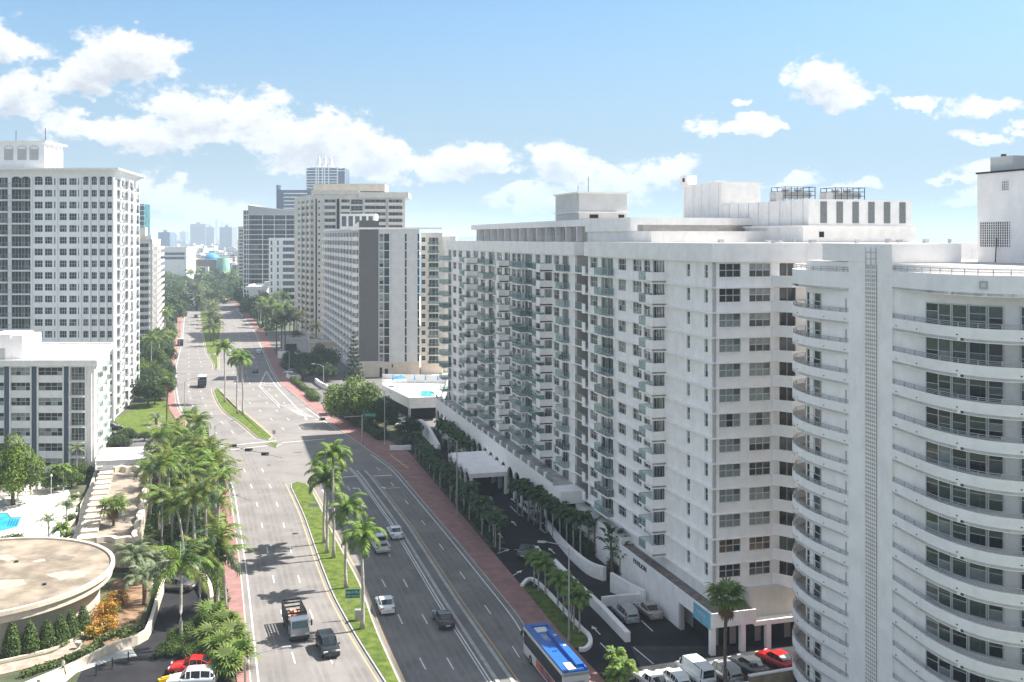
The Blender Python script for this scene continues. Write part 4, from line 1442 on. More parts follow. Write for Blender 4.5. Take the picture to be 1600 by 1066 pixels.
# flared cornice
b = MB()
outl = [(-2, 0), (cd_w + 0.0, 0), (cd_w - 7.1, 36.8), (-2, 36.8)]
def ring(d, z): return [(-2 - d, -d, z), (cd_w + d, -d, z), (cd_w - 5.7 + d * 1.1, 29.4 + d, z), (-2 - d, 29.4 + d, z)]
prev = ring(0.0, cd_h - 0.1)
for (d, z) in ((0.35, cd_h + .5), (1.0, cd_h + 1.1), (2.0, cd_h + 1.5), (2.05, cd_h + 1.9)):
    cur = ring(d, z)
    for j in range(4): b.poly([prev[j], prev[(j + 1) % 4], cur[(j + 1) % 4], cur[j]], M_cshade)
    prev = cur
b.poly(prev, M_roof); b.build('cornice', cd)
b = MB(); b.box(xx(-60), xx(58), 3, 14, cd_h + 1.91, cd_h + 8.3, M_cshade, top=M_roof)
b.box(xx(-60) - .6, xx(58) + .9, 2.4, 14.6, cd_h + 8.3, cd_h + 8.7, M_cshade)
b.tube([(xx(53), 6, cd_h + 8.7), (xx(53), 6, cd_h + 12.2)], .08, 5, M_dkmetal); b.tube([(xx(6), 6, cd_h + 8.7), (xx(6), 6, cd_h + 11.6)], .07, 5, M_dkmetal)
b.build('penthouse', cd)
for px in (4, 25, 44):
    g = MB()
    for i in range(9): g.box(0, 2.2, -.06, 0, i * .3, i * .3 + .14, M_gal)
    g.box(0, 2.2, .0, .01, 0, 2.7, M_pale)
    for i in range(6):
        t = pi * (i + .5) / 6; g.box(1.1 - 1.1 * cos(t) - .15, 1.1 - 1.1 * cos(t) + .15, -.07, 0, 2.65 + .75 * sin(t) - .1, 2.65 + .75 * sin(t) + .1, M_gal)
    g.build('louvre', cd, loc=(xx(px) - 1.1, 2.99, cd_h + 4.1))
for i in range(5):
    q = MB(); q.box(0, .5, 2.9, 3.0, 0, 6, M_cshade); q.build('pilaster', cd, loc=(xx(56.8), i * 2.4 + .2, cd_h + 2))
# east side with arched balconies
the = pi / 2 + atan2(7.1, 36.8)
Le = hypot(7.1, 36.8) * .8
we2 = floors(cd, cd_w, 0, the, Le, z0, fh, nfl, [(1.2, 2.6, 'w', {'pal': 'k'}), (4.8, 8.6, 'd', {'nx': 3, 'nz': 1, 'pal': 'd'}), (10.6, 13.0, 'w', {'pal': 'k'}), (15.0, 20.0, 'd', {'nx': 3, 'nz': 1, 'pal': 'd'}), (21.5, 22.9, 'w', {'pal': 'k'}), (24.3, 28.5, 'd', {'nx': 4, 'nz': 1, 'pal': 'd'})], M_cshade)
ab = MB()
def archbal(L, P):
    b = MB(); b.box(0, L, -P, -.003, -.2, 0, M_cshade)
    for x in (0, L - .3): b.box(x, x + .3, -P, -P + .3, 0.001, 2.6, M_cshade)
    b.box(0, L, -P, -P + .05, .95, 1.0, M_dkmetal)
    for i in range(int(L / .35)): b.box(.3 + i * .35, .33 + i * .35, -P + .01, -P + .04, .001, .95, M_dkmetal)
    n = 8
    for i in range(n):
        t0, t1 = pi * i / n, pi * (i + 1) / n; hw = L / 2 - .3
        xa, xb = L / 2 - hw * cos(t0), L / 2 - hw * cos(t1)
        for y in (-P, -P + .28):
            b.poly([(xa, y, 1.75 + .8 * sin(t0)), (xb, y, 1.75 + .8 * sin(t1)), (xb, y, 2.6), (xa, y, 2.6)], M_cshade)
    for x in (0.0, L): b.poly([(x, -P, .0), (x, -.003, .0), (x, -.003, .25), (x, -P, .25)], M_cshade)
    return b.mesh('balcony')
ab1, ab2, ab3 = archbal(4.6, 1.1), archbal(6.0, 1.2), archbal(5.4, 1.3)
for k in range(nfl):
    we2.put('balcony', ab1, 4.4, 0, z0 + fh * k + .1); we2.put('balcony', ab2, 14.5, 0, z0 + fh * k + .1); we2.put('balcony', ab3, 23.8, 0, z0 + fh * k + .1)

# ---- slate-panel building in the middle
X2, Y2 = (561 - 800) * 320 / FPX, 320.0
sl_h = 46.2
slb = E('slate_panel_block', (X2, Y2, 0), radians(2.0), 'pale apartment slab with a tall slate-grey end panel behind the raised pool deck', 'apartment building')
dW = 31.0
thw = pi / 2 + radians(16.7) - radians(2.0)
b = MB(); LW = 98.0
wx, wy = LW * cos(thw), LW * sin(thw)
b.prism([(.3, .3), (18.6, .3), (18.6 + wx, wy), (.3 + wx, wy)], 0, sl_h - .3, M_pale, top=M_roof); b.build('body', slb)
fh2 = 2.7
px3 = lambda px: (px - 561) * 0.2
nf2 = 15
zz0 = sl_h - 1.3 - fh2 * nf2
b = MB(); b.box(0.02, px3(592), -.15, -.003, 5.0, 49.0, M_slate)
b.build('slate_panel', slb)
b = MB(); b.box(0.02, 4.0, 0, 3, sl_h - .3, 48.9, M_white, top=M_roof); b.prism([(-2.6, .2), (0.018, .2), (.018, 3.2), (-2.6, 3.2)], sl_h - .3, lambda x, y: 46.6 + (x + 2.6) * .85, M_white)
b.build('roof_block', slb)
floors(slb, 0, 0, 0, 18.8, 4.6, (sl_h - 1.3 - 4.6) / nf2, nf2, [(px3(592.6), px3(599), 'w', {'lo': .25, 'hi': 2.55, 'nx': 1, 'nz': 2, 'pal': 'c'}), (px3(600), px3(608), 'w', {'lo': .15, 'hi': 2.62, 'nx': 1, 'nz': 1, 'pal': 'k'}),
      (px3(632.2), px3(635.2), 'w', {'lo': .2, 'hi': 2.62, 'nx': 1, 'nz': 1, 'pal': 'd'}), (px3(652), px3(655), 'w', {'lo': .2, 'hi': 2.62, 'nx': 1, 'nz': 1, 'pal': 'd'})], M_pale, top=sl_h)
b = MB(); b.box(0, 18.8, 0, .3, 0, 4.59, M_cream); b.box(px3(612), px3(614), -.06, 0, 3, 4, M_dark); b.box(px3(593), px3(597), -.03, 0.0, 0, 3, M_dark); b.box(px3(601), px3(606), -.03, 0, 0, 2.6, M_dark); b.build('base_wall', slb)
b = MB(); b.box(px3(608), px3(610), -.35, -.003, 0, sl_h, M_pale); b.box(px3(591.5), px3(592.5), -.3, -.003, 0, sl_h, M_pale); b.build('pilaster', slb)
# side wing to the right
rw2 = MB(); rw2.box(19.0, 25.8, 6.3, 22, 0, 45.0, M_beige, top=M_roof); rw2.box(18.81, 30, 10, 24, 0, 44.0, M_pale, top=M_roof); rw2.build('body', slb)
ww = floors(slb, 18.9, 6.0, 0, 7.0, 3.5, 2.7, 15, [(.3, 1.5, 'w', {'pal': 'k', 'nx': 1}), (2.6, 5.6, 'bg', {'pal': 'k', 'P': 1.1, 'nx': 3, 'nz': 1})], M_beige, top=45.2)
# west side with stacked balconies
cols = []
for i in range(12):
    xa = 1.6 + i * 8.0
    cols.append((xa, xa + 3.6, 'bs', {'P': 1.4, 'nx': 3, 'nz': 1, 'pal': 'a', 'm': M_white}))
    cols.append((xa + 5.4, xa + 7.0, 'w', {'nx': 2, 'pal': 'a'}))
# the west wall's x axis must run far -> near
ow = (wx, wy)
floors(slb, ow[0], ow[1], thw - pi, LW, 3.2, 2.83, 15, [(LW - x1_, LW - x0_, kd, o) for (x0_, x1_, kd, o) in cols], M_pale, top=sl_h)
b = MB(); b.frame(ow[0], ow[1], thw - pi); b.box(0, LW, 0, .3, 0, 3.19, M_pale); b.box(0, LW, -.3, .3, sl_h + .001, sl_h + .6, M_white); b.frame(); b.build('parapet', slb)
b = MB(); b.box(0, 26, -.3, 0.25, sl_h + .001, sl_h + .6, M_white) ; b.build('parapet', slb)
b = MB(); b.box(-6.5, 4.6, 5, 14, sl_h, 51.2, M_white, top=M_roof)
for i in range(5): b.box(-6 + i * 2.1, -4.6 + i * 2.1, 4.94, 5, sl_h + 1.0, 50.4, M_g2)
b.build('penthouse', slb)

# ---- cream stepped tower behind
X3, Y3 = (492 - 800) * 444 / FPX, 444.0
cr = E('cream_tower', (X3, Y3, 0), radians(3), 'cream coloured concrete tower with dark vertical slots and long balcony bands', 'apartment tower')
ch = 62.5
b = MB()
th3 = pi / 2 + radians(22)
cx_, cy_ = 40 * cos(th3), 40 * sin(th3)
b.prism([(.3, .3), (38.7, .3), (38.7 + cx_, cy_), (.3 + cx_, cy_)], 0, ch, M_beige, top=M_roof); b.build('body', cr)
q3 = lambda px: (px - 492) * 444 / FPX
n3, f3 = 21, 2.8
z3 = ch - 1.9 - n3 * f3
cols = [(q3(497), q3(500), 'w', {'nx': 1, 'pal': 'd', 'hi': 1.9}), (q3(507), q3(524), 'bs', {'nx': 3, 'nz': 1, 'pal': 'k', 'P': 1.2, 'm': M_beige}), (q3(533), q3(546), 'bs', {'nx': 3, 'nz': 1, 'pal': 'd', 'P': 1.2, 'm': M_beige}),
        (q3(548), q3(566), 'w', {'nx': 3, 'pal': 'd', 'lo': .4}), (q3(570), q3(602), 'bs', {'nx': 4, 'nz': 1, 'pal': 'd', 'P': 1.3, 'm': M_beige}), (q3(607), q3(628), 'bs', {'nx': 4, 'nz': 1, 'pal': 'd', 'P': 1.6, 'm': M_beige})]
floors(cr, 0, 0, 0, 39, z3, f3, n3, cols, M_beige, top=ch)
b = MB()
for (a, c) in ((493, 495.2), (526, 530)): b.box(q3(a), q3(c), -.12, -.003, 0, ch - 2, M_dark)
b.build('dark_slot', cr)
wlen = 34.0
cols = [(2.5, 6.5, 'w', {'nx': 2, 'pal': 'd', 'lo': .6}), (9.5, 15.5, 'bs', {'nx': 3, 'nz': 1, 'pal': 'd', 'P': 1.5, 'm': M_beige}), (18.5, 23, 'bs', {'nx': 3, 'nz': 1, 'pal': 'd', 'P': 1.5, 'm': M_beige}), (26.5, 31.5, 'bs', {'nx': 3, 'nz': 1, 'pal': 'd', 'P': 1.5, 'm': M_beige})]
floors(cr, wlen * cos(th3), wlen * sin(th3), th3 - pi, wlen, z3, f3, n3, cols, M_beige, top=ch)
b = MB(); b.box(-1.2, 19, -.6, 24, ch + .001, ch + 1.4, M_beige, top=M_roof); b.box(-1, 30, 3, 26, ch + 1.41, ch + 4.7, M_cream, top=M_roof)
b.box(19.01, 40.5, -1.2, 24, ch - 1.5, ch + .9, M_beige, top=M_roof); b.build('roof_storey', cr)

# ---- white and blue hotel
ht = building('seaside_hotel', 'white hotel block with rows of blue shaded balconies left of the cream tower', 'hotel', ((420 - 800) * 560 / FPX, 560), radians(2), 17, 40, 43.0, M_cshade)
n4, f4 = 11, 3.7
floors(ht, 0, 0, 0, 17, 43 - .6 - n4 * f4, f4, n4, [(1.0, 1.9, 'w', {'nx': 1, 'pal': 'b'}), (4.4, 5.4, 'w', {'nx': 1, 'pal': 'b'}), (7.6, 15.8, 'bs', {'nx': 5, 'nz': 1, 'pal': 'b', 'P': 1.4, 'm': M_cshade})], M_cshade, top=43)
# its low wing with big white billboard-like wall
lb = building('low_annex', 'low white annex with a blank white fin wall beside the hotel', 'building', ((388 - 800) * 600 / FPX, 600), 0, 11, 20, 15.5, M_white)
b = MB(); b.box(1.5, 6.2, -3, -.5, 0, 13, M_white); b.box(-1, 12, -3.2, -.4, 13, 15.2, M_white); b.box(10, 13, -3, 0, 15.21, 18, M_white); b.build('fin_wall', lb)

# ---- dark glass hotel with a curved roof
X5, Y5 = (388 - 800) * 623 / FPX, 623.0
dg_ = E('dark_glass_block', (X5, Y5, 0), radians(1), 'dark glazed hotel tower with white floor bands under a grey swooping roof', 'hotel')
W5, H5 = 33.0, 57.5
b = MB(); b.box(.3, W5, .3, 40, 0, H5, M_navy, top=M_roofg); b.build('body', dg_)
n5, f5 = 19, 3.0
cols = [(1.6, 8.2, 'w', {'nx': 3, 'nz': 1, 'lo': .45, 'hi': 2.6, 'pal': 'k'}), (9.4, 15.4, 'w', {'nx': 3, 'nz': 1, 'lo': .45, 'hi': 2.6, 'pal': 'k'}), (16.4, 22.4, 'w', {'nx': 3, 'nz': 1, 'lo': .45, 'hi': 2.6, 'pal': 'k'}), (23.4, 29.4, 'w', {'nx': 3, 'nz': 1, 'lo': .45, 'hi': 2.6, 'pal': 'k'})]
M_dband = mat('dark_spandrel', (0.10, 0.10, 0.115), 0.6, 0.08)
floors(dg_, 0, 0, 0, W5, H5 - n5 * f5, f5, n5, cols, M_dband)
for k in range(n5 + 1):
    b = MB(); b.box(-.5, W5, -.5, -.003, 0, .3, M_white); b.build('floor_band', dg_, loc=(0, 0, H5 - n5 * f5 + k * f5 - .1))
for x in (0.2, 8.6, 15.7, 22.7): 
    b = MB(); b.box(x, x + .3, -.7, -.51, 2, H5, M_white); b.build('fin', dg_)
b = MB()
pts = [(t * W5, H5 + 6.3 - 3.2 * sin(t * pi * .5) + (0 if t > .05 else .2)) for t in np.linspace(0, 1, 12)]
for (xa, za), (xb, zb) in zip(pts[:-1], pts[1:]):
    b.poly([(xa, -.8, H5 + .2), (xb, -.8, H5 + .2), (xb, -.8, zb - .35), (xa, -.8, za - .35)], M_gal)
    b.poly([(xa - 1, -1.4, za), (xb - 1, -1.4, zb), (xb - 1, 20, zb), (xa - 1, 20, za)], M_white)
    b.poly([(xa - 1, -1.4, za - .35), (xb - 1, -1.4, zb - .35), (xb - 1, -1.4, zb), (xa - 1, -1.4, za)], M_white)
b.build('curved_roof', dg_)
sw = floors(dg_, -4.4, 5, 0, 4.2, H5 - n5 * f5, f5, n5 + 1, [(.6, 1.8, 'w', {'nx': 1, 'pal': 'b', 'lo': .4}), (2.4, 3.8, 'w', {'nx': 1, 'pal': 'b', 'lo': .4})], M_white)
b = MB(); b.box(-4.3, .29, 5.31, 30, 0, H5 + 3, M_white, top=M_roof); b.build('side_wing', dg_)

# ---- thin banded building further away
tb = building('banded_slab', 'narrow white banded apartment slab just left of the dark glazed hotel', 'apartment building', ((372 - 800) * 900 / FPX, 900), 0, 9.5, 30, 53, M_cream)
floors(tb, 0, 0, 0, 9.5, 3, 3.0, 16, [(.8, 8.6, 'w', {'nx': 3, 'nz': 1, 'pal': 'd', 'lo': 1.0, 'hi': 2.7})], M_cream, top=53)
# ---- far glass tower with three triangles on top
X7, Y7 = (478 - 800) * 1150 / FPX, 1150
tt = E('crown_tower', (X7, Y7, 0), 0, 'distant tall tower crowned with three white lattice triangles', 'tower')
H7 = 43.5 + (HZ - 263) * 1150 / FPX
b = MB(); b.box(.3, 44, .3, 30, 0, H7, M_gblue, top=M_roof); b.box(36, 44.5, -.01, 28, 0, H7 - 4, M_gblue); b.build('body', tt)
for k in range(26):
    z = H7 - 3.2 * (k + 1)
    b = MB(); b.box(-.6, 35.4, -.9, .299, 0, .9, M_cshade); b.box(35.5, 44.6, .0, .299, .0, .9, M_cshade); b.build('floor_band', tt, loc=(0, 0, z))
for x in (0, 11, 13.5, 18, 20.5, 25, 35, 43.8):
    b = MB(); b.box(x, x + 1.3, -1.1, -.9, 0, H7 + .5, M_white); b.build('fin', tt)
for i in range(3):
    b = MB(); x = 11 + i * 6.6
    b.tube([(x, 2, H7), (x + 3.3, 2, H7 + 13)], .8, 4, M_white); b.tube([(x + 6.6, 2, H7), (x + 3.3, 2, H7 + 13)], .8, 4, M_white); b.tube([(x + 3.3, 12, H7), (x + 3.3, 2, H7 + 13)], .4, 4, M_white)
    b.tube([(x + 1.6, 2, H7 + 6.2), (x + 5, 2, H7 + 6.2)], .35, 4, M_white); b.build('crown_triangle', tt)
b = MB(); b.box(4, 38, 1, 20, H7, H7 + 1.2, M_white); b.build('roof_storey', tt)
# ---- blue glass block
X8 = (432 - 800) * 1000 / FPX
bl = E('blue_glass_block', (X8, 1000, 0), 0, 'blue glazed block with a pointed fin left of the crowned tower', 'tower')
H8 = 43.5 + (HZ - 297) * 1000 / FPX
b = MB(); b.box(0, 34, 0, 30, 0, H8, M_gblue, top=M_roofg); b.prism([(0, -.5), (1.5, -.5), (1.5, 12), (0, 12)], 0, H8 + 5, M_gblue); b.build('body', bl)
for k in range(14):
    b = MB(); b.box(7, 30, -.5, -.003, 0, 1.1, M_cshade); b.build('floor_band', bl, loc=(0, 0, H8 - 4 - 3.6 * k))
# ---- left side: beige block and teal tower in the distance
bb_ = building('beige_slab', 'beige balcony block past the condominium tower on the left of the avenue', 'apartment building', (-140.5 - 22 * cos(TH0), 400 - 22 * sin(TH0)), TH0, 22, 60, 42.4, M_beige)
L_ = 22
cols = [(3 + i * 4.6, 5.2 + i * 4.6, 'w', {'nx': 2, 'pal': 'd'}) for i in range(3)] + [(17.4, 20.6, 'bs', {'nx': 2, 'nz': 1, 'pal': 'd', 'P': 1.5})]
floors(bb_, 0, 0, 0, 22, 2.5, 2.8, 14, cols, M_pale, top=42.4)
floors(bb_, 22, 0, pi / 2, 60, 2.5, 2.8, 14, [(2 + i * 7.2, 5.5 + i * 7.2, 'bs', {'nx': 2, 'nz': 1, 'pal': 'd', 'P': 1.8, 'm': M_white}) for i in range(8)], M_pale, top=42.4)
b = MB(); b.box(4, 19, 6, 20, 42.31, 47.7, M_beige, top=M_roof); b.box(19.1, 21.5, 3, 16, 42.31, 44.5, M_pale, top=M_roof); b.build('penthouse', bb_)
M_teal = mat('teal_glass', (0.03, 0.15, 0.16), 0.12, 0.3, 0.3, spec=0.7)
te = E('teal_tower', ((214 - 800) * 620 / FPX, 620, 0), 0, 'slim teal glass tower peeping past the condominium on the left', 'tower')
b = MB(); b.box(0, 4.3, 0, 10, 0, 64, M_teal, top=M_roof); b.build('body', te)
for k in range(20):
    b = MB(); b.box(-.2, 4.5, -.3, -.003, 0, .45, M_white); b.build('floor_band', te, loc=(0, 0, 4 + k * 3.1))
# ================================================================ VEGETATION KIT
M_trunk = mat('palm_trunk_grey', (0.42, 0.39, 0.35), 0.9, 0.2, 3.0, 0.4)
M_trunkb = mat('palm_trunk_brown', (0.17, 0.125, 0.085), 0.95, 0.3, 3.0, 0.5)
M_bark = mat('tree_bark', (0.13, 0.10, 0.075), 0.95, 0.3, 3.0, 0.5)
M_shaft = mat('palm_crownshaft', (0.14, 0.22, 0.06), 0.6, 0.1)


def leafm(name, a, b, tr=0.28):
    return mat(name, a, 0.55, 0.3, 0.9, col2=b, transl=tr, spec=0.35)


L_royal = leafm('royal_palm_leaf', (0.15, 0.233, 0.038), (0.069, 0.128, 0.023))
L_coco = leafm('coconut_leaf', (0.212, 0.233, 0.043), (0.075, 0.117, 0.027))
L_dark = leafm('dark_palm_leaf', (0.063, 0.114, 0.036), (0.032, 0.064, 0.022))
L_bright = leafm('bright_palm_leaf', (0.188, 0.28, 0.032), (0.088, 0.163, 0.021))
L_date = leafm('date_palm_leaf', (0.188, 0.192, 0.091), (0.1, 0.117, 0.053))
L_fan = leafm('fan_palm_leaf', (0.175, 0.221, 0.053), (0.075, 0.117, 0.032))
L_dead = leafm('dead_frond', (0.3, 0.186, 0.085), (0.2, 0.117, 0.053))
L_silver = leafm('silvery_palm_leaf', (0.25, 0.291, 0.171), (0.137, 0.175, 0.096))
L_tree1 = leafm('broad_leaf_bright', (0.172, 0.242, 0.02), (0.086, 0.141, 0.014))
L_tree2 = leafm('broad_leaf_mid', (0.092, 0.141, 0.026), (0.043, 0.08, 0.017))
L_tree3 = leafm('broad_leaf_dark', (0.041, 0.072, 0.019), (0.02, 0.043, 0.013))
L_hedge = leafm('hedge_leaf', (0.108, 0.171, 0.023), (0.054, 0.091, 0.014))
L_topi = leafm('topiary_leaf', (0.106, 0.163, 0.048), (0.05, 0.087, 0.027))
L_croton = leafm('croton_leaf', (0.687, 0.35, 0.032), (0.375, 0.163, 0.021))
L_pine = leafm('pine_needles', (0.053, 0.089, 0.032), (0.027, 0.05, 0.018), 0.1)


def frond(L, leaf, droop=1.0, leafl=0.75, n=16, up=0.5, wid=0.085, seed=0):
    """feather frond arching along +x"""
    r = random.Random(seed); b = MB()
    pts = []
    x = z = 0.0; a = up
    seg = 9
    for i in range(seg + 1):
        pts.append(Vector((x, 0, z)))
        x += cos(a) * L / seg; z += sin(a) * L / seg
        a -= droop * (0.12 + 0.2 * i / seg)
    b.tube([tuple(p) for p in pts], [0.035 * (1 - 0.8 * i / seg) + .006 for i in range(seg + 1)], 3, M_shaft, cap=False)
    for i in range(n):
        t = (i + 1.2) / (n + 0.6) * seg
        j = min(seg - 1, int(t)); f = t - j
        p = pts[j].lerp(pts[j + 1], f); d = (pts[j + 1] - pts[j]).normalized()
        s_ = sin(min(1, (i + 1.5) / n) ** 0.75 * pi * 0.93 + 0.08)
        ll = leafl * (0.35 + 0.75 * s_)
        for sd_ in (-1, 1):
            side = Vector((0, sd_, 0))
            dirv = (side * 0.85 + d * 0.55 + Vector((0, 0, r.uniform(-0.55, 0.05)))).normalized()
            mid_ = p + dirv * ll * 0.55
            tip = p + dirv * ll + Vector((0, 0, -0.28 * ll))
            w = d * wid * r.uniform(.8, 1.2)
            k = len(b.v)
            b.v += [tuple(p - w * .6), tuple(p + w * .6), tuple(mid_ + w), tuple(mid_ - w), tuple(tip)]
            b.f += [(k, k + 1, k + 2, k + 3), (k + 3, k + 2, k + 4)]; m = b.mid(leaf); b.mi += [m, m]
    return b.mesh('frond')


def fan(R_, leaf, seed=0, n=13, petiole=0.9):
    r = random.Random(seed); b = MB()
    b.tube([(0, 0, 0), (petiole, 0, .1)], [.03, .02], 3, M_shaft, cap=False)
    m = b.mid(leaf)
    for i in range(n):
        a = (i / (n - 1) - .5) * 4.2
        l = R_ * (0.75 + 0.25 * cos(a)) * r.uniform(.9, 1.1)
        d = Vector((cos(a), sin(a), 0)); s_ = Vector((-sin(a), cos(a), 0)) * 0.085 * R_
        p = Vector((petiole, 0, .1)); q = p + d * l * .6 + Vector((0, 0, .03)); t = p + d * l + Vector((0, 0, -.3 * l))
        k = len(b.v)
        b.v += [tuple(p), tuple(q + s_), tuple(q - s_), tuple(t)]
        b.f += [(k, k + 2, k + 1), (k + 1, k + 2, k + 3)]; b.mi += [m, m]
    return b.mesh('fan_leaf')


FR = {}


def fronds(kind):
    if kind in FR: return FR[kind]
    if kind == 'royal': v = [frond(3.4, L_royal, 1.25, .85, 20, .75, .10, 1), frond(3.2, L_bright, 1.0, .8, 19, .7, .10, 2), frond(3.5, L_royal, 1.5, .85, 19, .6, .10, 3)]
    elif kind == 'coco': v = [frond(4.2, L_coco, .85, .95, 22, .6, .075, 4), frond(4.4, L_bright, 1.1, .9, 22, .5, .075, 5), frond(4.0, L_dark, 1.2, .9, 20, .5, .08, 6)]
    elif kind == 'small': v = [frond(1.9, L_dark, 1.3, .62, 13, .8, .10, 7), frond(1.8, L_dark, 1.0, .62, 13, .7, .10, 8)]
    elif kind == 'smallb': v = [frond(1.9, L_bright, 1.3, .6, 13, .8, .10, 9), frond(1.8, L_royal, 1.0, .6, 13, .7, .10, 10)]
    elif kind == 'date': v = [frond(3.0, L_date, .6, .5, 18, .5, .06, 11), frond(2.9, L_date, .9, .5, 18, .4, .06, 12)]
    elif kind == 'silver': v = [frond(3.4, L_silver, 1.1, .6, 22, .8, .06, 13), frond(3.3, L_silver, 1.4, .6, 22, .7, .06, 14)]
    elif kind == 'fan': v = [fan(1.15, L_fan, 15), fan(1.1, L_royal, 16)]
    elif kind == 'fand': v = [fan(1.15, L_dark, 17), fan(1.1, L_fan, 18)]
    FR[kind] = v
    return v


TR = {}


def trunk_mesh(H, r0, r1, lean, m, key, bulge=0.0):
    k = (round(H, 1), r0, r1, round(lean, 1), m.name)
    if k in TR: return TR[k]
    b = MB(); n = 9; pts = []; rs = []
    for i in range(n + 1):
        t = i / n
        pts.append((lean * t * t + 0.03 * H * sin(t * 5) * .3, 0.02 * H * sin(t * 4) * .4, H * t))
        rs.append(r0 + (r1 - r0) * t + bulge * math.exp(-((t - .12) / .15) ** 2) + (0.35 * r0 if i == 0 else 0))
    b.tube(pts, rs, 8, m)
    TR[k] = (b.mesh('trunk', True), pts[-1])
    return TR[k]


def palm(name, x, y, H, kind, n=14, r0=.2, r1=.13, lean=0.0, scale=1.0, tm=None, label=None, cat='palm tree', group=None, seed=None, z=0.0, shaft=False, skirt=0, crown_only=False, lo=-0.55, hi=0.85):
    r = random.Random(seed if seed is not None else int(x * 31 + y * 17))
    e = E(name, (x, y, z), r.uniform(0, 2 * pi), label, cat, group)
    me, top = trunk_mesh(round(H, 0) if True else H, r0, r1, lean, tm or M_trunk, kind)
    s = H / round(H, 0)
    O('trunk', me, e, sc=(1, 1, s))
    tx, ty, tz = top[0], top[1], top[2] * s
    if shaft:
        b = TR.get('shaft')
        if b is None:
            b = MB(); b.tube([(0, 0, 0), (0, 0, .5), (0, 0, 1.3)], [.16, .15, .06], 7, M_shaft); b = TR['shaft'] = b.mesh('crownshaft', True)
        O('crownshaft', b, e, (tx, ty, tz - .05)); tz += 1.0
    ms = fronds(kind)
    for i in range(n):
        a = i * 2.399963 + r.uniform(-.25, .25)
        t = i / max(1, n - 1)
        pitch = hi + (lo - hi) * (1 - t) + r.uniform(-.12, .12)   # first fronds hang lowest
        o = O('frond', r.choice(ms), e, (tx, ty, tz), a, scale * r.uniform(.85, 1.12), ry=-pitch * .8)
    if skirt:
        dm = FR.get('dead')
        if dm is None: dm = FR['dead'] = [fan(1.1, L_dead, 40, petiole=.4), fan(1.0, L_dead, 41, petiole=.3)]
        for i in range(skirt):
            O('dead_leaf', r.choice(dm), e, (tx, ty, tz - .25 - .12 * i * .5), i * 2.4, 1.0, ry=1.15 + r.uniform(-.1, .2))
    return e


def crown_mesh(kind, n=14, scale=1.0, seed=0, lo=-.55, hi=.85):
    """all fronds of a far palm in one mesh"""
    r = random.Random(seed); V = []; F = []; MI = []; base = 0; mats_ = []
    for i in range(n):
        me = r.choice(fronds(kind))
        a = i * 2.399963 + r.uniform(-.2, .2); t = i / max(1, n - 1)
        pitch = hi + (lo - hi) * (1 - t)
        M = Matrix.Rotation(a, 4, 'Z') @ Matrix.Rotation(-pitch * .8, 4, 'Y') @ Matrix.Scale(scale * r.uniform(.85, 1.1), 4)
        for v in me.vertices: V.append(tuple(M @ v.co))
        for p in me.polygons:
            F.append(tuple(q + base for q in p.vertices))
            mm = me.materials[p.material_index]
            if mm not in mats_: mats_.append(mm)
            MI.append(mats_.index(mm))
        base += len(me.vertices)
    m = bpy.data.meshes.new('crown'); m.from_pydata(V, [], F)
    for q in mats_: m.materials.append(q)
    m.polygons.foreach_set('material_index', MI); m.update()
    return m


CM = {}


def farpalm(name, x, y, H, kind, label, group, n=15, scale=1.0, z=0.0, tm=None, cat='palm tree', r0=.2):
    key = (kind, RND.randrange(3), n)
    if key not in CM: CM[key] = crown_mesh(kind, n, 1.0, hash(key[1]) + 3)
    e = E(name, (x, y, z), RND.uniform(0, 6.28), label, cat, group)
    me, top = trunk_mesh(round(H, 0), r0, r0 * .75, 0.0, tm or M_trunk, kind)
    s = H / round(H, 0)
    O('trunk', me, e, sc=(1, 1, s))
    O('crown', CM[key], e, (top[0], top[1], top[2] * s), 0, scale)
    return e


def leafcloud(lumps, n, size, mats_, name='crown', seed=0, shell=0.55, squash=1.0, up=0.35):
    """thousands of small leaf clumps spread through overlapping lumps"""
    r = np.random.RandomState(seed)
    L = np.array(lumps, float)                         # x y z r
    wgt = L[:, 3] ** 2; wgt /= wgt.sum()
    idx = r.choice(len(L), n, p=wgt)
    d = r.normal(size=(n, 3)); d /= np.linalg.norm(d, axis=1)[:, None]
    rad = shell + (1.06 - shell) * r.rand(n) ** 0.6
    P = L[idx, :3] + d * (L[idx, 3] * rad)[:, None] * np.array([1, 1, squash])
    nrm = d + r.normal(size=(n, 3)) * .55; nrm[:, 2] += up
    nrm /= np.linalg.norm(nrm, axis=1)[:, None]
    t = np.cross(nrm, r.normal(size=(n, 3))); t /= np.linalg.norm(t, axis=1)[:, None]
    u = np.cross(nrm, t)
    s = size * (0.6 + 0.8 * r.rand(n))
    t *= s[:, None]; u *= (s * .62)[:, None]
    V = np.stack([P - t, P - u * .9, P + t * .9, P + u], 1).reshape(-1, 3)
    me = bpy.data.meshes.new(name)
    me.vertices.add(4 * n); me.vertices.foreach_set('co', V.ravel())
    me.loops.add(4 * n); me.loops.foreach_set('vertex_index', np.arange(4 * n))
    me.polygons.add(n); me.polygons.foreach_set('loop_start', np.arange(n) * 4)
    me.polygons.foreach_set('loop_total', np.full(n, 4))
    for m in mats_: me.materials.append(m)
    if len(mats_) > 1:
        lumpm = r.randint(0, len(mats_), len(L))
        mi = np.where(r.rand(n) < .65, lumpm[idx], r.randint(0, len(mats_), n))
        me.polygons.foreach_set('material_index', mi.astype(np.int32))
    me.update(); me.validate()
    return me


TV = {}


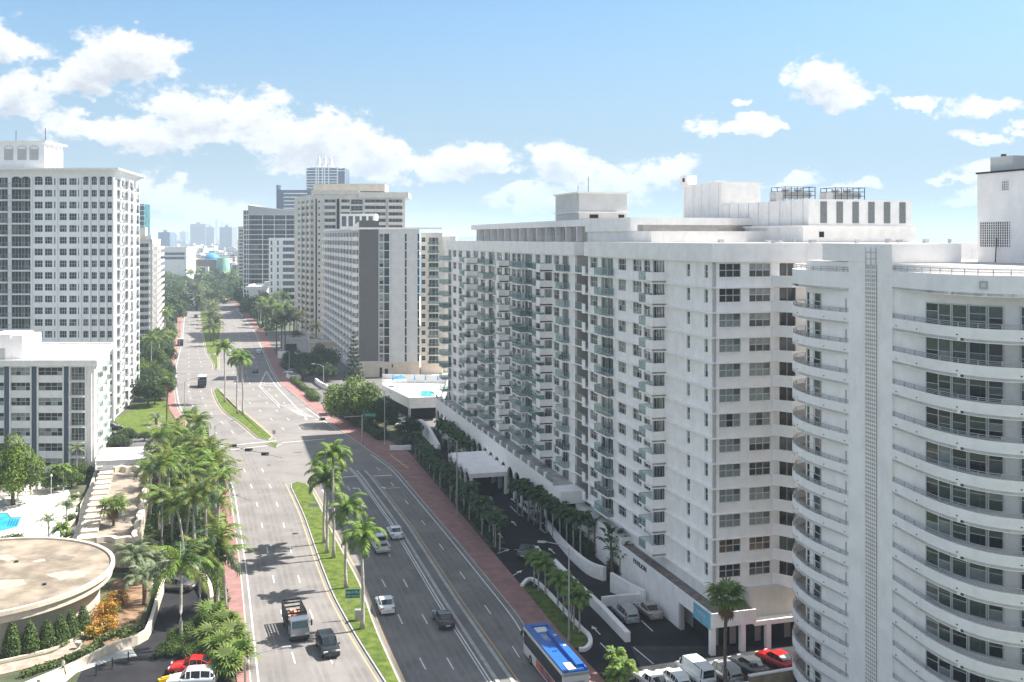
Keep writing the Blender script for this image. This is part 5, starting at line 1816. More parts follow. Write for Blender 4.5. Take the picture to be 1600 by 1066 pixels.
def tree_variant(kind, v):
    key = (kind, v)
    if key in TV: return TV[key]
    r = random.Random(v * 7 + len(kind))
    pal, n, size, spread = {'bright': ([L_tree1, L_tree1, L_tree2], 9000, .17, 1.0), 'mid': ([L_tree2, L_tree1, L_tree2], 6000, .2, 1.0), 'dark': ([L_tree3, L_tree2, L_tree3], 6000, .2, 1.0),
                           'far': ([L_tree2, L_tree3, L_tree2], 1100, .42, 1.0), 'farb': ([L_tree1, L_tree2, L_tree2], 1100, .42, 1.0)}[kind]
    lumps = []
    for i in range(15 if kind[:3] != 'far' else 8):
        a = r.uniform(0, 2 * pi); q = sqrt(r.random()) * 3.6
        lumps.append((q * cos(a), q * sin(a), 3.0 + (4.0 - q) * r.uniform(.1, .95), r.uniform(1.1, 1.9)))
    lumps.append((0, 0, 4.3, 2.3))
    cr_ = leafcloud(lumps, n, size, pal, 'crown', seed=v)
    b = MB()
    b.tube([(0, 0, 0), (.1, 0, 1.2), (0, .1, 2.6)], [.34, .26, .2], 7, M_bark)
    for i in range(5):
        l = lumps[i]; b.tube([(0, .05, 1.6 + .2 * i), (l[0] * .5, l[1] * .5, 2.4), (l[0] * .9, l[1] * .9, l[2])], [.15, .1, .04], 5, M_bark)
    TV[key] = (cr_, b.mesh('trunk', True))
    return TV[key]


def tree(name, x, y, w, h, kind, label, group=None, v=0, z=0.0, cat='tree'):
    c, t = tree_variant(kind, v)
    e = E(name, (x, y, z), RND.uniform(0, 6.28), label, cat, group)
    s = (w / 9.6, w / 9.6, h / 7.2)
    O('trunk', t, e, sc=s); O('crown', c, e, sc=s)
    return e


def hedge(name, pts, w, h, label, leaf, cat='hedge', group=None, dens=26, size=.16, z=0.0):
    """clipped hedge along a polyline; leaves all over a soft box"""
    e = E(name, (pts[0][0], pts[0][1], z), 0, label, cat, group)
    r = np.random.RandomState(int(abs(pts[0][0] * 10)) % 999)
    lum = []
    for (a, c) in zip(pts[:-1], pts[1:]):
        l = hypot(c[0] - a[0], c[1] - a[1]); k = max(1, int(l / (w * .55)))
        for i in range(k + 1):
            t = i / k; lum.append((a[0] + (c[0] - a[0]) * t - pts[0][0] + r.uniform(-.08, .08), a[1] + (c[1] - a[1]) * t - pts[0][1], h * .5, max(w, h) * .5 * r.uniform(.92, 1.1)))
    n = int(len(lum) * dens * max(1, w) * max(1, h) * 2)
    me = leafcloud(lum, min(n, 14000), size, [leaf] if not isinstance(leaf, list) else leaf, 'foliage', seed=3, shell=.6, squash=h / max(w, h) if w > h else 1.0)
    O('foliage', me, e)
    b = MB()
    b.wall([(p_[0] - pts[0][0], p_[1] - pts[0][1]) for p_ in pts], h * .7, w * .5, M_soil); b.build('core', e)
    return e


# ================================================================ PLANTING
def gp(px, py, z=0.0): return G(px, py, z)


def height(px, pyb, pyt):
    """height of something standing on the ground at pyb whose top is at pyt"""
    d = CAMH * FPX / (pyb - HZ)
    return (pyb - pyt) * d / FPX


def scatter(poly_px, n, mind, seed):
    r = random.Random(seed); P = [gp(*q) for q in poly_px]
    xs, ys_ = [p[0] for p in P], [p[1] for p in P]; out = []
    def inside(x, y):
        c = False; j = len(P) - 1
        for i in range(len(P)):
            if (P[i][1] > y) != (P[j][1] > y) and x < (P[j][0] - P[i][0]) * (y - P[i][1]) / (P[j][1] - P[i][1]) + P[i][0]: c = not c
            j = i
        return c
    tries = 0
    while len(out) < n and tries < 9000:
        tries += 1
        x, y = r.uniform(min(xs), max(xs)), r.uniform(min(ys_), max(ys_))
        if inside(x, y) and all(hypot(x - a, y - c) > mind for a, c in out): out.append((x, y))
    return out


# median royal palms, each its own place
royals = [((511, 866), 752, 0.3, 'royal palm with grey trunk nearest the grass median far tip, second from the left'), ((507, 850), 740, -1.2, 'leaning royal palm at the left of the median group'),
          ((521, 874), 712, 1.4, 'tallest curved royal palm in the middle of the median group'), ((541, 921), 797, 0.3, 'royal palm on the grass median directly behind the green sign'),
          ((566, 985), 838, 0.2, 'nearest royal palm with pale trunk on the median beside the green road sign')]
for (bp, yt, lean, lab) in royals:
    x, y = gp(*bp)
    palm('royal_palm', x, y, height(bp[0], bp[1], yt) - 1.2, 'royal', 17, .24, .14, 0.0, 1.0, M_trunk, lab, group='royal palms on the near median', z=.15, shaft=True, seed=bp[0], lo=-.75, hi=1.1)
for (bp, yt, lab) in (((351, 630), 544, 'royal palm at the far tip of the middle median, left of its pair'), ((371, 648), 560, 'royal palm of the middle median, left trunk of the pair'), ((379, 650), 562, 'royal palm of the middle median, right trunk of the pair')):
    x, y = gp(*bp)
    palm('royal_palm', x, y, height(bp[0], bp[1], yt) - 1.2, 'royal', 16, .26, .16, 0, 1.15, M_trunk, lab, group='royal palms on the middle median', z=.15, shaft=True, seed=bp[0], lo=-.75, hi=1.0)
for i, py in enumerate((541, 534, 527, 520, 513, 507, 501, 496, 491, 486, 481, 477, 473, 469, 465, 461, 458, 455)):
    y = CAMH * FPX / (py - HZ); x = (at(cLR, y) + at(cRL, y)) / 2 + (-1) ** i * .12 * (at(cRL, y) - at(cLR, y))
    farpalm('date_palm', x, y, RND.uniform(5.5, 9), 'date', 'date palm in the row along the far median', 'date palms along the far median', 24, 1.8, tm=M_trunkb, r0=.28)
# dark undergrowth below the coconut grove, one mass
lum_ = [(x_, y_, .5, RND.uniform(.7, 1.3)) for (x_, y_) in scatter([(236, 770), (318, 745), (340, 800), (346, 880), (330, 890), (262, 885), (232, 850)], 150, 1.0, 19)]
stuff(O('undergrowth', leafcloud(lum_, 15000, .2, [L_tree3, L_tree2], 'undergrowth', 12, .6, .8)))
# big broadleaf trees of the middle distance
tree('shade_tree', *gp(556, 664), 15.5, 12.5, 'bright', 'big bright green spreading tree beside the bus shelter', v=1)
tree('shade_tree', *gp(602, 676), 9, 9, 'dark', 'dark green tree between the big bright tree and the drive', v=2)
tree('shade_tree', *gp(640, 690), 6.5, 6, 'dark', 'small dark tree next to the white ramp wall', v=3)
tree('shade_tree', *gp(574, 668), 8, 7, 'mid', 'low mid green tree crowding the red pavement under the bright tree', v=2)
tree('shade_tree', *gp(500, 588), 15, 10.5, 'dark', 'round dark green tree in front of the slate panel block', v=4)
tree('shade_tree', *gp(484, 572), 7, 5, 'dark', 'small dark round tree left of the big dark one', v=1)
tree('shade_tree', *gp(463, 545), 9, 8, 'mid', 'tree before the cream tower entrance', v=2)
tree('shade_tree', *gp(20, 790), 11, 10.5, 'bright', 'bright green tree behind the pergola at the left edge', v=3)
tree('shade_tree', *gp(-14, 780), 9, 9, 'bright', 'bright green tree cut by the left edge of the view', v=4)
# norfolk pine
x, y = gp(553, 606)
np_ = E('norfolk_pine', (x, y, 0), 0, 'dark conical pine standing against the slate panel block', 'pine tree')
b = MB(); b.tube([(0, 0, 0), (0, 0, 17)], [.3, .04], 6, M_bark); b.build('trunk', np_)
lum = []
for i in range(13):
    z = 2 + i * 1.15; rr = 3.0 * (1 - i / 14)
    for j in range(6):
        a = j * 1.047 + i * .5; lum += [(cos(a) * rr * .6, sin(a) * rr * .6, z, .55 * (1 - i / 18)), (cos(a) * rr, sin(a) * rr, z + .25, .4 * (1 - i / 18))]
O('crown', leafcloud(lum, 6500, .16, [L_pine, L_tree3], 'crown', 5, .1), np_)

# left side, mid distance: trees and palms before the condominium



for i, (x, y) in enumerate(scatter([(214, 640), (256, 636), (258, 590), (236, 575), (222, 590)], 14, 4.0, 3)):
    tree('shade_tree', x, y, RND.uniform(7, 10), RND.uniform(7, 9.5), 'mid' if i % 2 else 'dark', 'green tree on the lawn before the condominium tower', 'lawn trees before the condominium tower', v=i % 4)
for i, (x, y) in enumerate(scatter([(222, 590), (262, 592), (268, 545), (274, 520), (255, 500), (240, 520)], 22, 5.5, 4)):
    if i % 3 == 0: farpalm('coconut_palm', x, y, RND.uniform(7, 12), 'coco', 'palm in the strip of trees left of the far avenue', 'palms in the far left verge')
    else: tree('verge_tree', x, y, RND.uniform(8, 11), RND.uniform(7, 10), 'dark' if i % 2 else 'mid', 'tree in the strip left of the far avenue', 'trees in the far left verge', v=i % 4)
for i, (x, y) in enumerate(scatter([(255, 500), (276, 505), (283, 484), (276, 470), (262, 476)], 12, 9, 5)):
    tree('verge_tree', x, y, RND.uniform(12, 17), RND.uniform(9, 12), 'far', 'distant tree at the left kerb of the avenue', 'distant trees at the left kerb', v=i % 4)
# single dark-trunked fan palm on the lawn edge
x, y = gp(261, 680); palm('fan_palm', x, y, height(261, 680, 597), 'fand', 18, .24, .16, 0, 1.25, M_trunkb, 'tall thin fan palm with dark trunk beside the left pavement lawn', seed=5, skirt=5, lo=-.5)
# lawn palms / cycad
for (bp, yt, lab) in (((244, 664), 648, 'low cycad in the circular flower bed on the lawn'),):
    x, y = gp(*bp); palm('cycad', x, y, 1.6, 'silver', 20, .35, .3, 0, .8, M_trunkb, lab, 'cycad', lo=-.3, hi=.9)
# right verge, mid distance
for i, (x, y) in enumerate(scatter([(400, 512), (424, 518), (470, 545), (470, 520), (440, 490), (404, 488)], 15, 6.5, 6)):
    farpalm('date_palm', x, y, RND.uniform(9, 13), 'date' if i % 3 else 'coco', 'tall date palm before the cream tower on the right verge', 'date palms before the cream tower', 20, 1.5, tm=M_trunkb if i % 2 else M_trunk, r0=.25)
for (bx, by, yt, lab) in ((416, 525, 487, 'tall date palm left of the group before the cream tower'), (432, 550, 505, 'date palm with pale trunk at the left of the near right-verge trio'), (440, 553, 499, 'middle date palm of the near right-verge trio'), (445, 553, 497, 'right date palm of the near right-verge trio'), (459, 548, 500, 'slender date palm right of the trio'), (494, 540, 510, 'broad dark palm before the cream tower')):
    x, y = gp(bx, by); farpalm('date_palm', x, y, height(bx, by, yt), 'date', lab, 'date palms beside the right pavement', 22, 1.5, tm=M_trunkb, r0=.3)
for i, (x, y) in enumerate(scatter([(352, 462), (372, 478), (402, 512), (425, 505), (420, 482), (390, 462), (365, 452)], 24, 9, 7)):
    tree('verge_tree', x, y, RND.uniform(10, 15), RND.uniform(9, 13), 'far' if i % 3 else 'farb', 'tree on the right verge of the far avenue', 'trees on the far right verge', v=i % 4)
# tree belt across the end of the avenue
for i, (x, y) in enumerate(scatter([(262, 452), (300, 462), (345, 462), (372, 456), (405, 450), (408, 432), (330, 430), (270, 432), (240, 440)], 75, 12, 8)):
    k = i % 4
    if k == 3: farpalm('coconut_palm', x, y, RND.uniform(8, 11), 'coco', 'palm standing in the tree belt beyond the bend', 'palms of the belt beyond the bend', 14, 1.6)
    else: tree('belt_tree', x, y, RND.uniform(14, 22), RND.uniform(7.5, 11), 'farb' if k == 1 else 'far', 'broad tree in the green belt beyond the bend', 'trees of the belt beyond the bend', v=i % 4)

for i, (x, y) in enumerate(scatter([(238, 447), (262, 440), (404, 446), (410, 413), (330, 409), (232, 414)], 85, 15, 28)):
    tree('belt_tree', x, y, RND.uniform(17, 27), RND.uniform(5.5, 8.0), 'farb' if i % 4 == 1 else 'far', 'broad tree in the farther green belt before the town', 'trees of the farther belt', v=i % 4)
for i, (x, y) in enumerate(scatter([(236, 468), (252, 466), (262, 444), (292, 437), (236, 430)], 16, 11, 29)):
    tree('belt_tree', x, y, RND.uniform(16, 22), RND.uniform(10, 15), 'far', 'tall tree at the left of the far bend', 'tall trees left of the far bend', v=i % 4)
for i, (x, y) in enumerate(scatter([(452, 572), (505, 572), (520, 600), (500, 606), (470, 598)], 5, 6, 30)):
    tree('forecourt_tree', x, y, RND.uniform(7, 10), RND.uniform(5, 8), 'dark', 'dark tree in the forecourt of the slate panel block', 'dark trees of the forecourt', v=i % 4)
# ---- coconut grove at the left pavement (individually seen ones first)
cocos = [((366, 0), 0, 0)]
named = [((353, 952), 869, 'coco', 'large coconut palm leaning over the left pavement beside the road'), ((284, 1013), 884, 'coco', 'coconut palm with slim trunk standing in the dark ramp drive'),
         ((314, 967), 875, 'coco', 'coconut palm at the edge of the curved ramp wall'), ((340, 960), 848, 'coco', 'tall coconut palm behind the one leaning over the pavement')]
for (bp, yt, kd, lab) in named:
    x, y = gp(*bp); palm('coconut_palm', x, y, height(bp[0], bp[1], yt), kd, 18, .19, .13, 1.0 if bp[0] == 353 else .2, 1.0, M_trunk, lab, group='coconut palms by the ramp', seed=bp[0] + 3, lo=-.8, hi=1.2)
for i, (x, y) in enumerate(scatter([(240, 765), (315, 745), (345, 800), (352, 880), (330, 900), (262, 880), (225, 850), (228, 800)], 30, 2.5, 9)):
    palm('coconut_palm', x, y, RND.uniform(6, 10.5), 'coco', 15, .18, .12, 0.6 * (i % 3), RND.uniform(.75, 1.0), M_trunk, 'coconut palm in the dense grove between the tan terrace and the left pavement', group='coconut palms of the left grove', seed=i * 3, lo=-.8, hi=1.15)
for i, (x, y) in enumerate(scatter([(232, 720), (300, 708), (328, 740), (322, 768), (262, 770), (235, 760)], 15, 3.0, 10)):
    palm('fan_palm', x, y, RND.uniform(5, 8.5), 'fan', 16, .22, .17, 0, 1.25, M_trunkb, 'fan palm with brown skirt at the top of the left grove', group='fan palms of the left grove', seed=i * 5, skirt=6, lo=-.5)
for (bp, yt, lab) in (((177, 858), 790, 'fan palm with a shaggy brown skirt in front of the tan terrace'),):
    x, y = gp(*bp); palm('fan_palm', x, y, height(bp[0], bp[1], yt), 'fan', 20, .22, .17, 0, 1.25, M_trunkb, lab, skirt=12, seed=2, lo=-.4)
for i, bp in enumerate(((213, 915), (226, 945), (233, 905), (205, 890), (222, 880))):
    x, y = gp(*bp); palm('silver_palm', x, y, RND.uniform(1.6, 3), 'silver', 20, .3, .25, 0, 1.0, M_trunkb, 'arching silvery palm between the oval hall and the ramp', group='silvery palms by the ramp', seed=i, lo=-.4, hi=1.2)
for i, bp in enumerate(((330, 985), (352, 1000), (362, 1020), (345, 1035), (330, 1020), (372, 1045), (355, 1062))):
    x, y = gp(*bp); palm('saw_palmetto', x, y, 1.3, 'fan', 26, .2, .2, 0, 1.15, M_trunkb, 'low bushy fan palm at the left pavement by the bottom edge', group='bushy fan palms by the bottom edge', seed=i, lo=-.1, hi=1.35)
for i, (bp, w, h) in enumerate((((288, 1010), 3.6, 2.6), ((316, 1000), 3.4, 3.4), ((262, 1026), 2.8, 1.8), ((312, 1030), 3.6, 2.2))):
    x, y = gp(*bp); tree('seagrape_bush', x, y, w, h, 'mid', 'round-leafed green bush beside the parked cars at the bottom left', 'bushes by the bottom left cars', v=i, cat='bush')
# shrubs lining the left pavement
for i, (a, c) in enumerate((((338, 900), (348, 945)), ((330, 960), (338, 990)))):
    hedge('hedge', [gp(*a), gp(*c)], 1.6, 1.1, ('shrub hedge along the left pavement next to the ramp wall', 'shrub hedge at the foot of the ramp wall near the bottom')[i], L_hedge)
# small palms, right drive: (list of base pixels)
for i, t in enumerate(np.linspace(0, 1, 25)):
    px, py = 640 + (772 - 640) * t, 716 + (862 - 716) * t
    x, y = gp(px + 9, py); palm('hedge_palm', x + RND.uniform(-.6, .6), y, RND.uniform(3.0, 4.6), 'small', 12, .11, .09, 0, 1.0, M_trunk, 'small dark palm in the row between the right pavement and the drive', group='small palms along the right pavement', seed=i, lo=-.7, hi=.8)
for i, t in enumerate(np.linspace(0, 1, 14)):
    y_ = 17 + 0; lx, ly = -5.4, 114 - t * 25
    x, y = fromA(lx + RND.uniform(-.5, .5), ly); palm('hedge_palm', x, y, RND.uniform(3.6, 5), 'small', 12, .13, .1, 0, 1.05, M_frame if False else M_trunk, 'small palm in the row before the arcade beyond the white canopy', group='small palms before the arcade', seed=i + 50, lo=-.7, hi=.8)
for i, t in enumerate(np.linspace(0, 1, 11)):
    lx, ly = -5.4 + 2.3 * t, 56 - t * 23
    x, y = fromA(lx, ly); palm('hedge_palm', x, y, RND.uniform(4.2, 5.2), 'small', 13, .13, .1, 0, 1.15, M_trunk, 'small palm in the row between the white drive wall and the arcade', group='small palms behind the white drive wall', seed=i + 70, lo=-.7, hi=.85)
for i, bp in enumerate(((835, 917), (852, 930), (872, 950), (880, 960), (893, 972), (905, 990), (842, 925), (897, 985))):
    x, y = gp(*bp); palm('hedge_palm', x, y, RND.uniform(3.4, 4.0), 'smallb', 14, .12, .09, 0, 1.0, M_trunk, 'small bright palm in the kerbed island beside the bus', group='bright small palms in the kerbed island', seed=i + 90, lo=-.7, hi=.8)
for i, bp in enumerate(((962, 1058), (976, 1076), (966, 1090))):
    x, y = gp(*bp); palm('hedge_palm', x, y, 2.0, 'smallb', 14, .13, .1, 0, .9, M_trunk, 'bright small palm by the lot entrance at the bottom edge', group='small palms by the lot entrance', seed=i + 110, lo=-.6, hi=.9)
x, y = gp(1134, 1082); palm('sabal_palm', x, y, 9.0, 'fan', 24, .19, .15, 0, 1.25, M_trunkb, 'tall shaggy fan palm in front of the podium corner among the parked cars', skirt=14, seed=8, lo=-.45, hi=1.2)
hedge('hedge', [(at(cSR, y_) + 1.3, y_) for y_ in np.linspace(146, 172, 8)], 1.5, 1.3, 'dark undergrowth below the small palms, near half by the drive', L_tree3, 'shrub')
hedge('hedge', [(at(cSR, y_) + 1.3, y_) for y_ in np.linspace(173, 202, 8)], 1.5, 1.3, 'dark undergrowth below the small palms, far half by the yellow kerb', L_tree3, 'shrub')
# traveller's palms in the planter
def banana(x, y, h, lab, grp=None, seed=0):
    r = random.Random(seed); e = E('bird_of_paradise_plant', (x, y, 0), 0, lab, 'plant', grp)
    pd_ = FR.get('paddle')
    if pd_ is None:
        b = MB(); m = b.mid(L_dark)
        b.tube([(0, 0, 0), (.5, 0, .5), (.8, 0, 1.0)], [.05, .035, .02], 4, M_shaft, cap=False)
        q = [(.8, 1.0, .02), (1.0, 1.3, .22), (1.25, 1.5, .26), (1.55, 1.55, .2), (1.8, 1.45, .02)]
        for a_, c_ in zip(q[:-1], q[1:]):
            for s_ in (-1, 1):
                b.poly([(a_[0], 0, a_[1]), (c_[0], 0, c_[1]), (c_[0], s_ * c_[2], c_[1] - .06), (a_[0], s_ * a_[2], a_[1] - .06)][::s_], L_dark)
        pd_ = FR['paddle'] = b.mesh('paddle_leaf')
    for j in range(3):
        dx, dy = r.uniform(-.7, .7), r.uniform(-.7, .7); hh = h * r.uniform(.6, 1)
        b = MB(); b.tube([(dx, dy, 0), (dx * 1.2, dy * 1.2, hh)], [.14, .1], 6, M_trunkb); b.build('stem', e)
        for i in range(9): O('paddle_leaf', pd_, e, (dx * 1.2, dy * 1.2, hh - .1), i * 2.4 + r.uniform(-.3, .3), r.uniform(.9, 1.2), ry=r.uniform(-.5, .5))
    return e
banana(*gp(962, 897), 4.6, 'tall bird of paradise plants against the white podium wall', seed=1)
banana(*gp(972, 903), 3.4, 'shorter bird of paradise clump at the right end of the planter', seed=2)
banana(*gp(925, 868), 3.8, 'bird of paradise plants at the left of the planter, by the palms', seed=3)
hedge('planter_shrubs', [gp(895, 842), gp(925, 868)], 2.6, 2.2, 'dark green shrubs behind the curved white drive wall', L_tree3, 'shrub')
hedge('planter_shrubs', [gp(957, 888), gp(978, 905)], 1.8, 1.8, 'dark green shrubs in the planter under the bird of paradise', L_tree3, 'shrub')
# hedges by the right pavement further up
hedge('hedge', [gp(458, 596), gp(478, 612)], 2.2, 1.6, 'long dark clipped hedge beside the mid right pavement', L_hedge)
hedge('hedge', [gp(484, 618), gp(494, 628)], 3.0, 2.2, 'pale clipped box hedge before the bus shelter', L_hedge)
hedge('hedge', [gp(520, 640), gp(560, 664), gp(596, 688)], 3.5, 2.6, 'dark low shrubbery under the trees along the pavement', L_tree3, 'shrub')
hedge('hedge', [gp(446, 575), gp(462, 580)], 4.5, 2.6, 'dark shrubs at the forecourt of the slate panel block', L_tree3, 'shrub')
# ================================================================ RIGHT DRIVE, WALLS
def ground_poly(name, px, z, m, off=None):
    return struct(sheet(name, [G(*q) for q in px], z, m))


dr_pts = [(at(cSR, y) + 0.02, y) for y in ystep(88, 236)]
rgt = [fromA(-1.0, 132), fromA(-1.0, 23), fromA(0.2, 23), fromA(0.2, 0.0), fromA(14, 0), (33, 88)]
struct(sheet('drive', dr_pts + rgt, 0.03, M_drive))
# verge ground beyond: paving/soil for the mid forecourt
struct(sheet('forecourt', [(at(cSR, y) + 0.02, y) for y in ystep(236, 470)] + [(-40, 470), (40, 330), (10, 236)], 0.02, M_paver))
struct(sheet('planting_bed', [(at(cSR, y) + 0.03, y) for y in ystep(211, 262)] + [gp(560, 640), gp(640, 672), gp(626, 690)], 0.05, M_soil))
def strip_off(name, y0, y1, o0, o1, z, m):
    ys = ystep(y0, y1); b = MB()
    b.prism([(at(cSR, y) + o0, y) for y in ys] + [(at(cSR, y) + (o1 if 0 < i < len(ys) - 1 else o0 + .6), y) for i, y in reversed(list(enumerate(ys)))], 0.0, z, m)
    return struct(b.build(name))
strip_off('grass_strip', 143.5, 205, 0.02, 2.9, 0.12, M_soil)
strip_off('grass_strip', 108.5, 127.5, 0.02, 2.6, 0.12, M_grass)
def wallobj(name, lab, px, h, th, m=M_white, cat='wall', z=0.0, ch=1, pts=None, closed=False):
    P = pts or [G(*q) for q in px]
    if ch: P = chaikin(P, ch)
    o = P[0]; hs = h
    if hasattr(h, '__len__'):
        hs = list(np.interp(np.linspace(0, 1, len(P)), np.linspace(0, 1, len(h)), h))
    b = MB(); b.wall([(x - o[0], y - o[1]) for (x, y) in P], hs, th, m, closed=closed)
    e = b.build(name, None, loc=(o[0], o[1], z)); tag(e, lab, cat); return e
wallobj('island_kerb', 'white curved kerb wall round the palm island next to the bus', [(815.7, 918), (824, 908), (833, 907), (849.6, 921.5), (871, 945), (892, 968), (911, 988), (920, 995), (924, 1008), (915, 1018), (904.7, 1018)], .4, .45, cat='kerb', ch=2)
wallobj('drive_wall', 'white S-curved wall between the drive and the palm planter', [(836, 800), (849, 816), (861, 832), (877, 855), (899, 880), (922, 900), (945, 908)], [.8, .9, 1.0, 1.2, 1.5, 1.7, 1.8], .55, ch=2)
wallobj('ramp_wall', 'short white parapet at the head of the garage ramp', [(838, 862), (850, 880), (866, 896)], [.8, .8, .6], .5, ch=0)
wallobj('ramp_wall', 'long straight white wall between the ramp and the outer drive', [(865, 886), (900, 922), (940, 961), (981, 1004)], [1.1, 1.1, 1.2, 1.1], .6, ch=0)
wallobj('ramp_wall', 'white retaining wall from the ramp to the podium', [(955, 925), (968, 930), (985, 938), (1008, 944)], [2.4, 2.2, 2.0, 1.6], .4, ch=0)
wallobj('ramp_wall', 'white wall behind the two cars in the parking nook', [(940, 948), (975, 944), (1009, 942)], 1.15, .35, ch=0)
wallobj('ramp_wall', 'white wall of the far ramp beside the arcade palms', [(686, 672), (700, 688), (730, 712)], 1.2, .5, ch=0)
wallobj('ramp_wall', 'tall white wedge wall of the far ramp', [(656, 676), (664, 682), (674, 693), (686, 704)], [3.0, 3.2, 2.6, 1.2], .6, ch=0)
wallobj('ramp_wall', 'white wall across the far ramp behind the small cars', [(622, 674), (640, 676), (656, 676)], 1.6, .5, ch=0)
wallobj('low_wall', 'short white wall beside the red pavement near the hatched bay', [(609, 704), (625, 704), (642, 703)], 1.0, .4, ch=0)
wallobj('yellow_kerb', 'yellow painted kerb along the red pavement', [(610, 712), (638, 733)], .16, .35, M_yline, 'kerb', ch=0)
yw = mat('ochre_wall', (0.30, 0.25, 0.15), 0.9, 0.2, 1.0, .2)
wallobj('lot_wall', 'ochre wall with white coping at the parking lot below the curved tower', [(1170, 1078), (1240, 1066)], 1.3, .3, yw, ch=0)
wallobj('coping', 'white coping on the ochre parking lot wall', [(1170, 1078), (1240, 1066)], .12, .4, M_white, ch=0, z=1.3)
wallobj('lot_wall', 'low white wall at the bottom edge behind the parked van', [(1040, 1092), (1170, 1082)], 1.0, .3, M_white, ch=0)
# white curb lines and bay lines on the drive
for (a, c) in (((1002, 970), (1020, 987)), ((990, 1012), (1021, 1038)), ((938, 1005), (962, 1030)), ((775, 797), (780, 806)), ((797, 791), (812, 806)), ((812, 806), (820, 806)), ((778, 856), (796, 859)), ((804, 859), (812, 860)), ((606, 710), (615, 718)), ((614, 708), (624, 716))):
    b = MB(); quadbar(b, G(*a), G(*c), .14, z=.036); b.build('bay_line', bpy.data.objects['drive'])
dv = bpy.data.objects['drive']
for (px, py, a, t) in ((766.5, 778, AD, 0), (802, 782, AD, 0), (803, 818, AD, 0), (782, 837, AD, 0), (847, 829, AD, 0), (787, 862, AD - 1.0, 0), (862, 861, AD, 0), (808, 896, AD - .8, 0), (931, 985, AD, 0), (700, 688, AD, 0)):
    o = arrow(px, py, a, .9, t, .036); o.parent = dv
# lot surface patch
struct(sheet('parking_lot', [G(985, 1010), fromA(0.15, -0.1), (34, 109), (36, 92), (14, 92)], 0.034, mat('lot_asphalt', (0.06, 0.055, 0.055), .9, .5, .35, .3, world=True, col2=(0.028, 0.03, 0.035))))

# ---- raised pool deck
pd_ = E('pool_deck', (*gp(677, 649), 0), 0, 'raised white pool deck on columns in front of the slate panel block', 'pool deck')
ox, oy = gp(677, 649)
Z = 4.7
dk = [G(598, 607, Z), G(640, 628, Z), G(691, 626, Z), G(700, 599, Z), G(597, 598, Z)]
dk = [(x - ox, y - oy) for (x, y) in dk]
b = MB(); b.prism(dk, Z - 1.6, Z, M_white, top=mat('white_deck_paving', (0.78, 0.75, 0.70), .8, .08, .4)); b.build('deck', pd_)
b = MB(); b.wall(dk, 1.0, .25, M_white, z=Z - .02, closed=False); b.build('parapet', pd_)
b = MB()
P = [(x - ox, y - oy) for (x, y) in (G(597, 598, Z), G(700, 600, Z))]
b.wall([(P[0][0], P[0][1] + .5), (P[1][0], P[1][1] + .5)], 2.2, .3, M_pale, z=Z); b.build('screen_wall', pd_)
M_pool = mat('pool_water', (0.05, 0.42, 0.42), .08, .2, .6, .1, spec=.6)
wp_ = [G(657, 620, Z), G(679, 619.5, Z), G(679, 610, Z), G(658, 610.5, Z)]
b = MB(); b.prism([(x - ox, y - oy) for (x, y) in wp_], Z + .01, Z + .05, M_pool); b.build('water', pd_)
M_umb = mat('umbrella_blue', (0.03, 0.20, 0.55), .7, .1)
for (px, py) in ((601, 652), (640, 655), (677, 649)):
    x, y = gp(px, py); b = MB(); b.box(-.3, .3, -.3, .3, 0, Z - 1.6, M_white); b.build('column', pd_, loc=(x - ox, y - oy, 0))
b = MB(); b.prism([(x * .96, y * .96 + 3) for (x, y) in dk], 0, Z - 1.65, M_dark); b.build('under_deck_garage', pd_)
for i, (px, py, op) in enumerate(((621, 604, 1), (626, 603, 1), (614, 601, 0), (648, 601, 0), (665, 601, 0), (684, 601, 0))):
    x, y = G(px, py, Z); e = E('parasol', (x, y, Z), 0, ('open' if op else 'folded') + ' blue parasol on the raised pool deck', 'parasol', ('open' if op else 'folded') + ' blue parasols on the deck')
    b = MB(); b.tube([(0, 0, 0), (0, 0, 2.6)], .04, 5, M_frame); b.build('pole', e)
    b = MB()
    if op:
        n = 8
        for j in range(n):
            a0, a1 = 2 * pi * j / n, 2 * pi * (j + 1) / n
            b.poly([(0, 0, 2.8), (1.7 * cos(a0), 1.7 * sin(a0), 2.2), (1.7 * cos(a1), 1.7 * sin(a1), 2.2)], M_umb)
    else: b.tube([(0, 0, 1.2), (0, 0, 1.6), (0, 0, 2.7)], [.22, .18, .05], 6, M_umb)
    b.build('canopy', e)
M_lounge = mat('lounger_white', (0.7, 0.68, 0.63), .7, .05)
def lounger(x, y, z, rz, lab, grp, m=M_lounge):
    e = E('sun_lounger', (x, y, z), rz, lab, 'sun lounger', grp)
    q = TR.get('lounger')
    if q is None:
        b = MB(); b.box(-.35, .35, -1, .4, .28, .34, M_lounge); b.poly([(-.35, .4, .34), (.35, .4, .34), (.35, 1.0, .8), (-.35, 1.0, .8)], M_lounge); b.poly([(-.35, .4, .3), (-.35, 1.0, .76), (.35, 1.0, .76), (.35, .4, .3)], M_lounge)
        l = MB(); l.box(-.03, .03, -.03, .03, 0, .28, M_gal); q = TR['lounger'] = (b.mesh('bed'), l.mesh('leg'))
    O('bed', q[0], e)
    for (lx, ly) in ((-.3, -.9), (.3, -.9), (-.3, .3), (.3, .3)): O('leg', q[1], e, (lx, ly, 0))
    return e
for i in range(9):
    x, y = G(606 + i * 6.2 + (28 if i > 6 else 0), 609 + (i % 2) * 5, Z); lounger(x, y, Z, .3, 'white sun lounger on the raised pool deck', 'loungers on the raised deck')
# beach terrace beyond the deck
struct(sheet('sun_terrace', [gp(655, 596), gp(720, 600), gp(740, 560), gp(650, 556)], 0.06, mat('terrace_paving', (0.62, 0.52, 0.42), .9, .12, .3)))

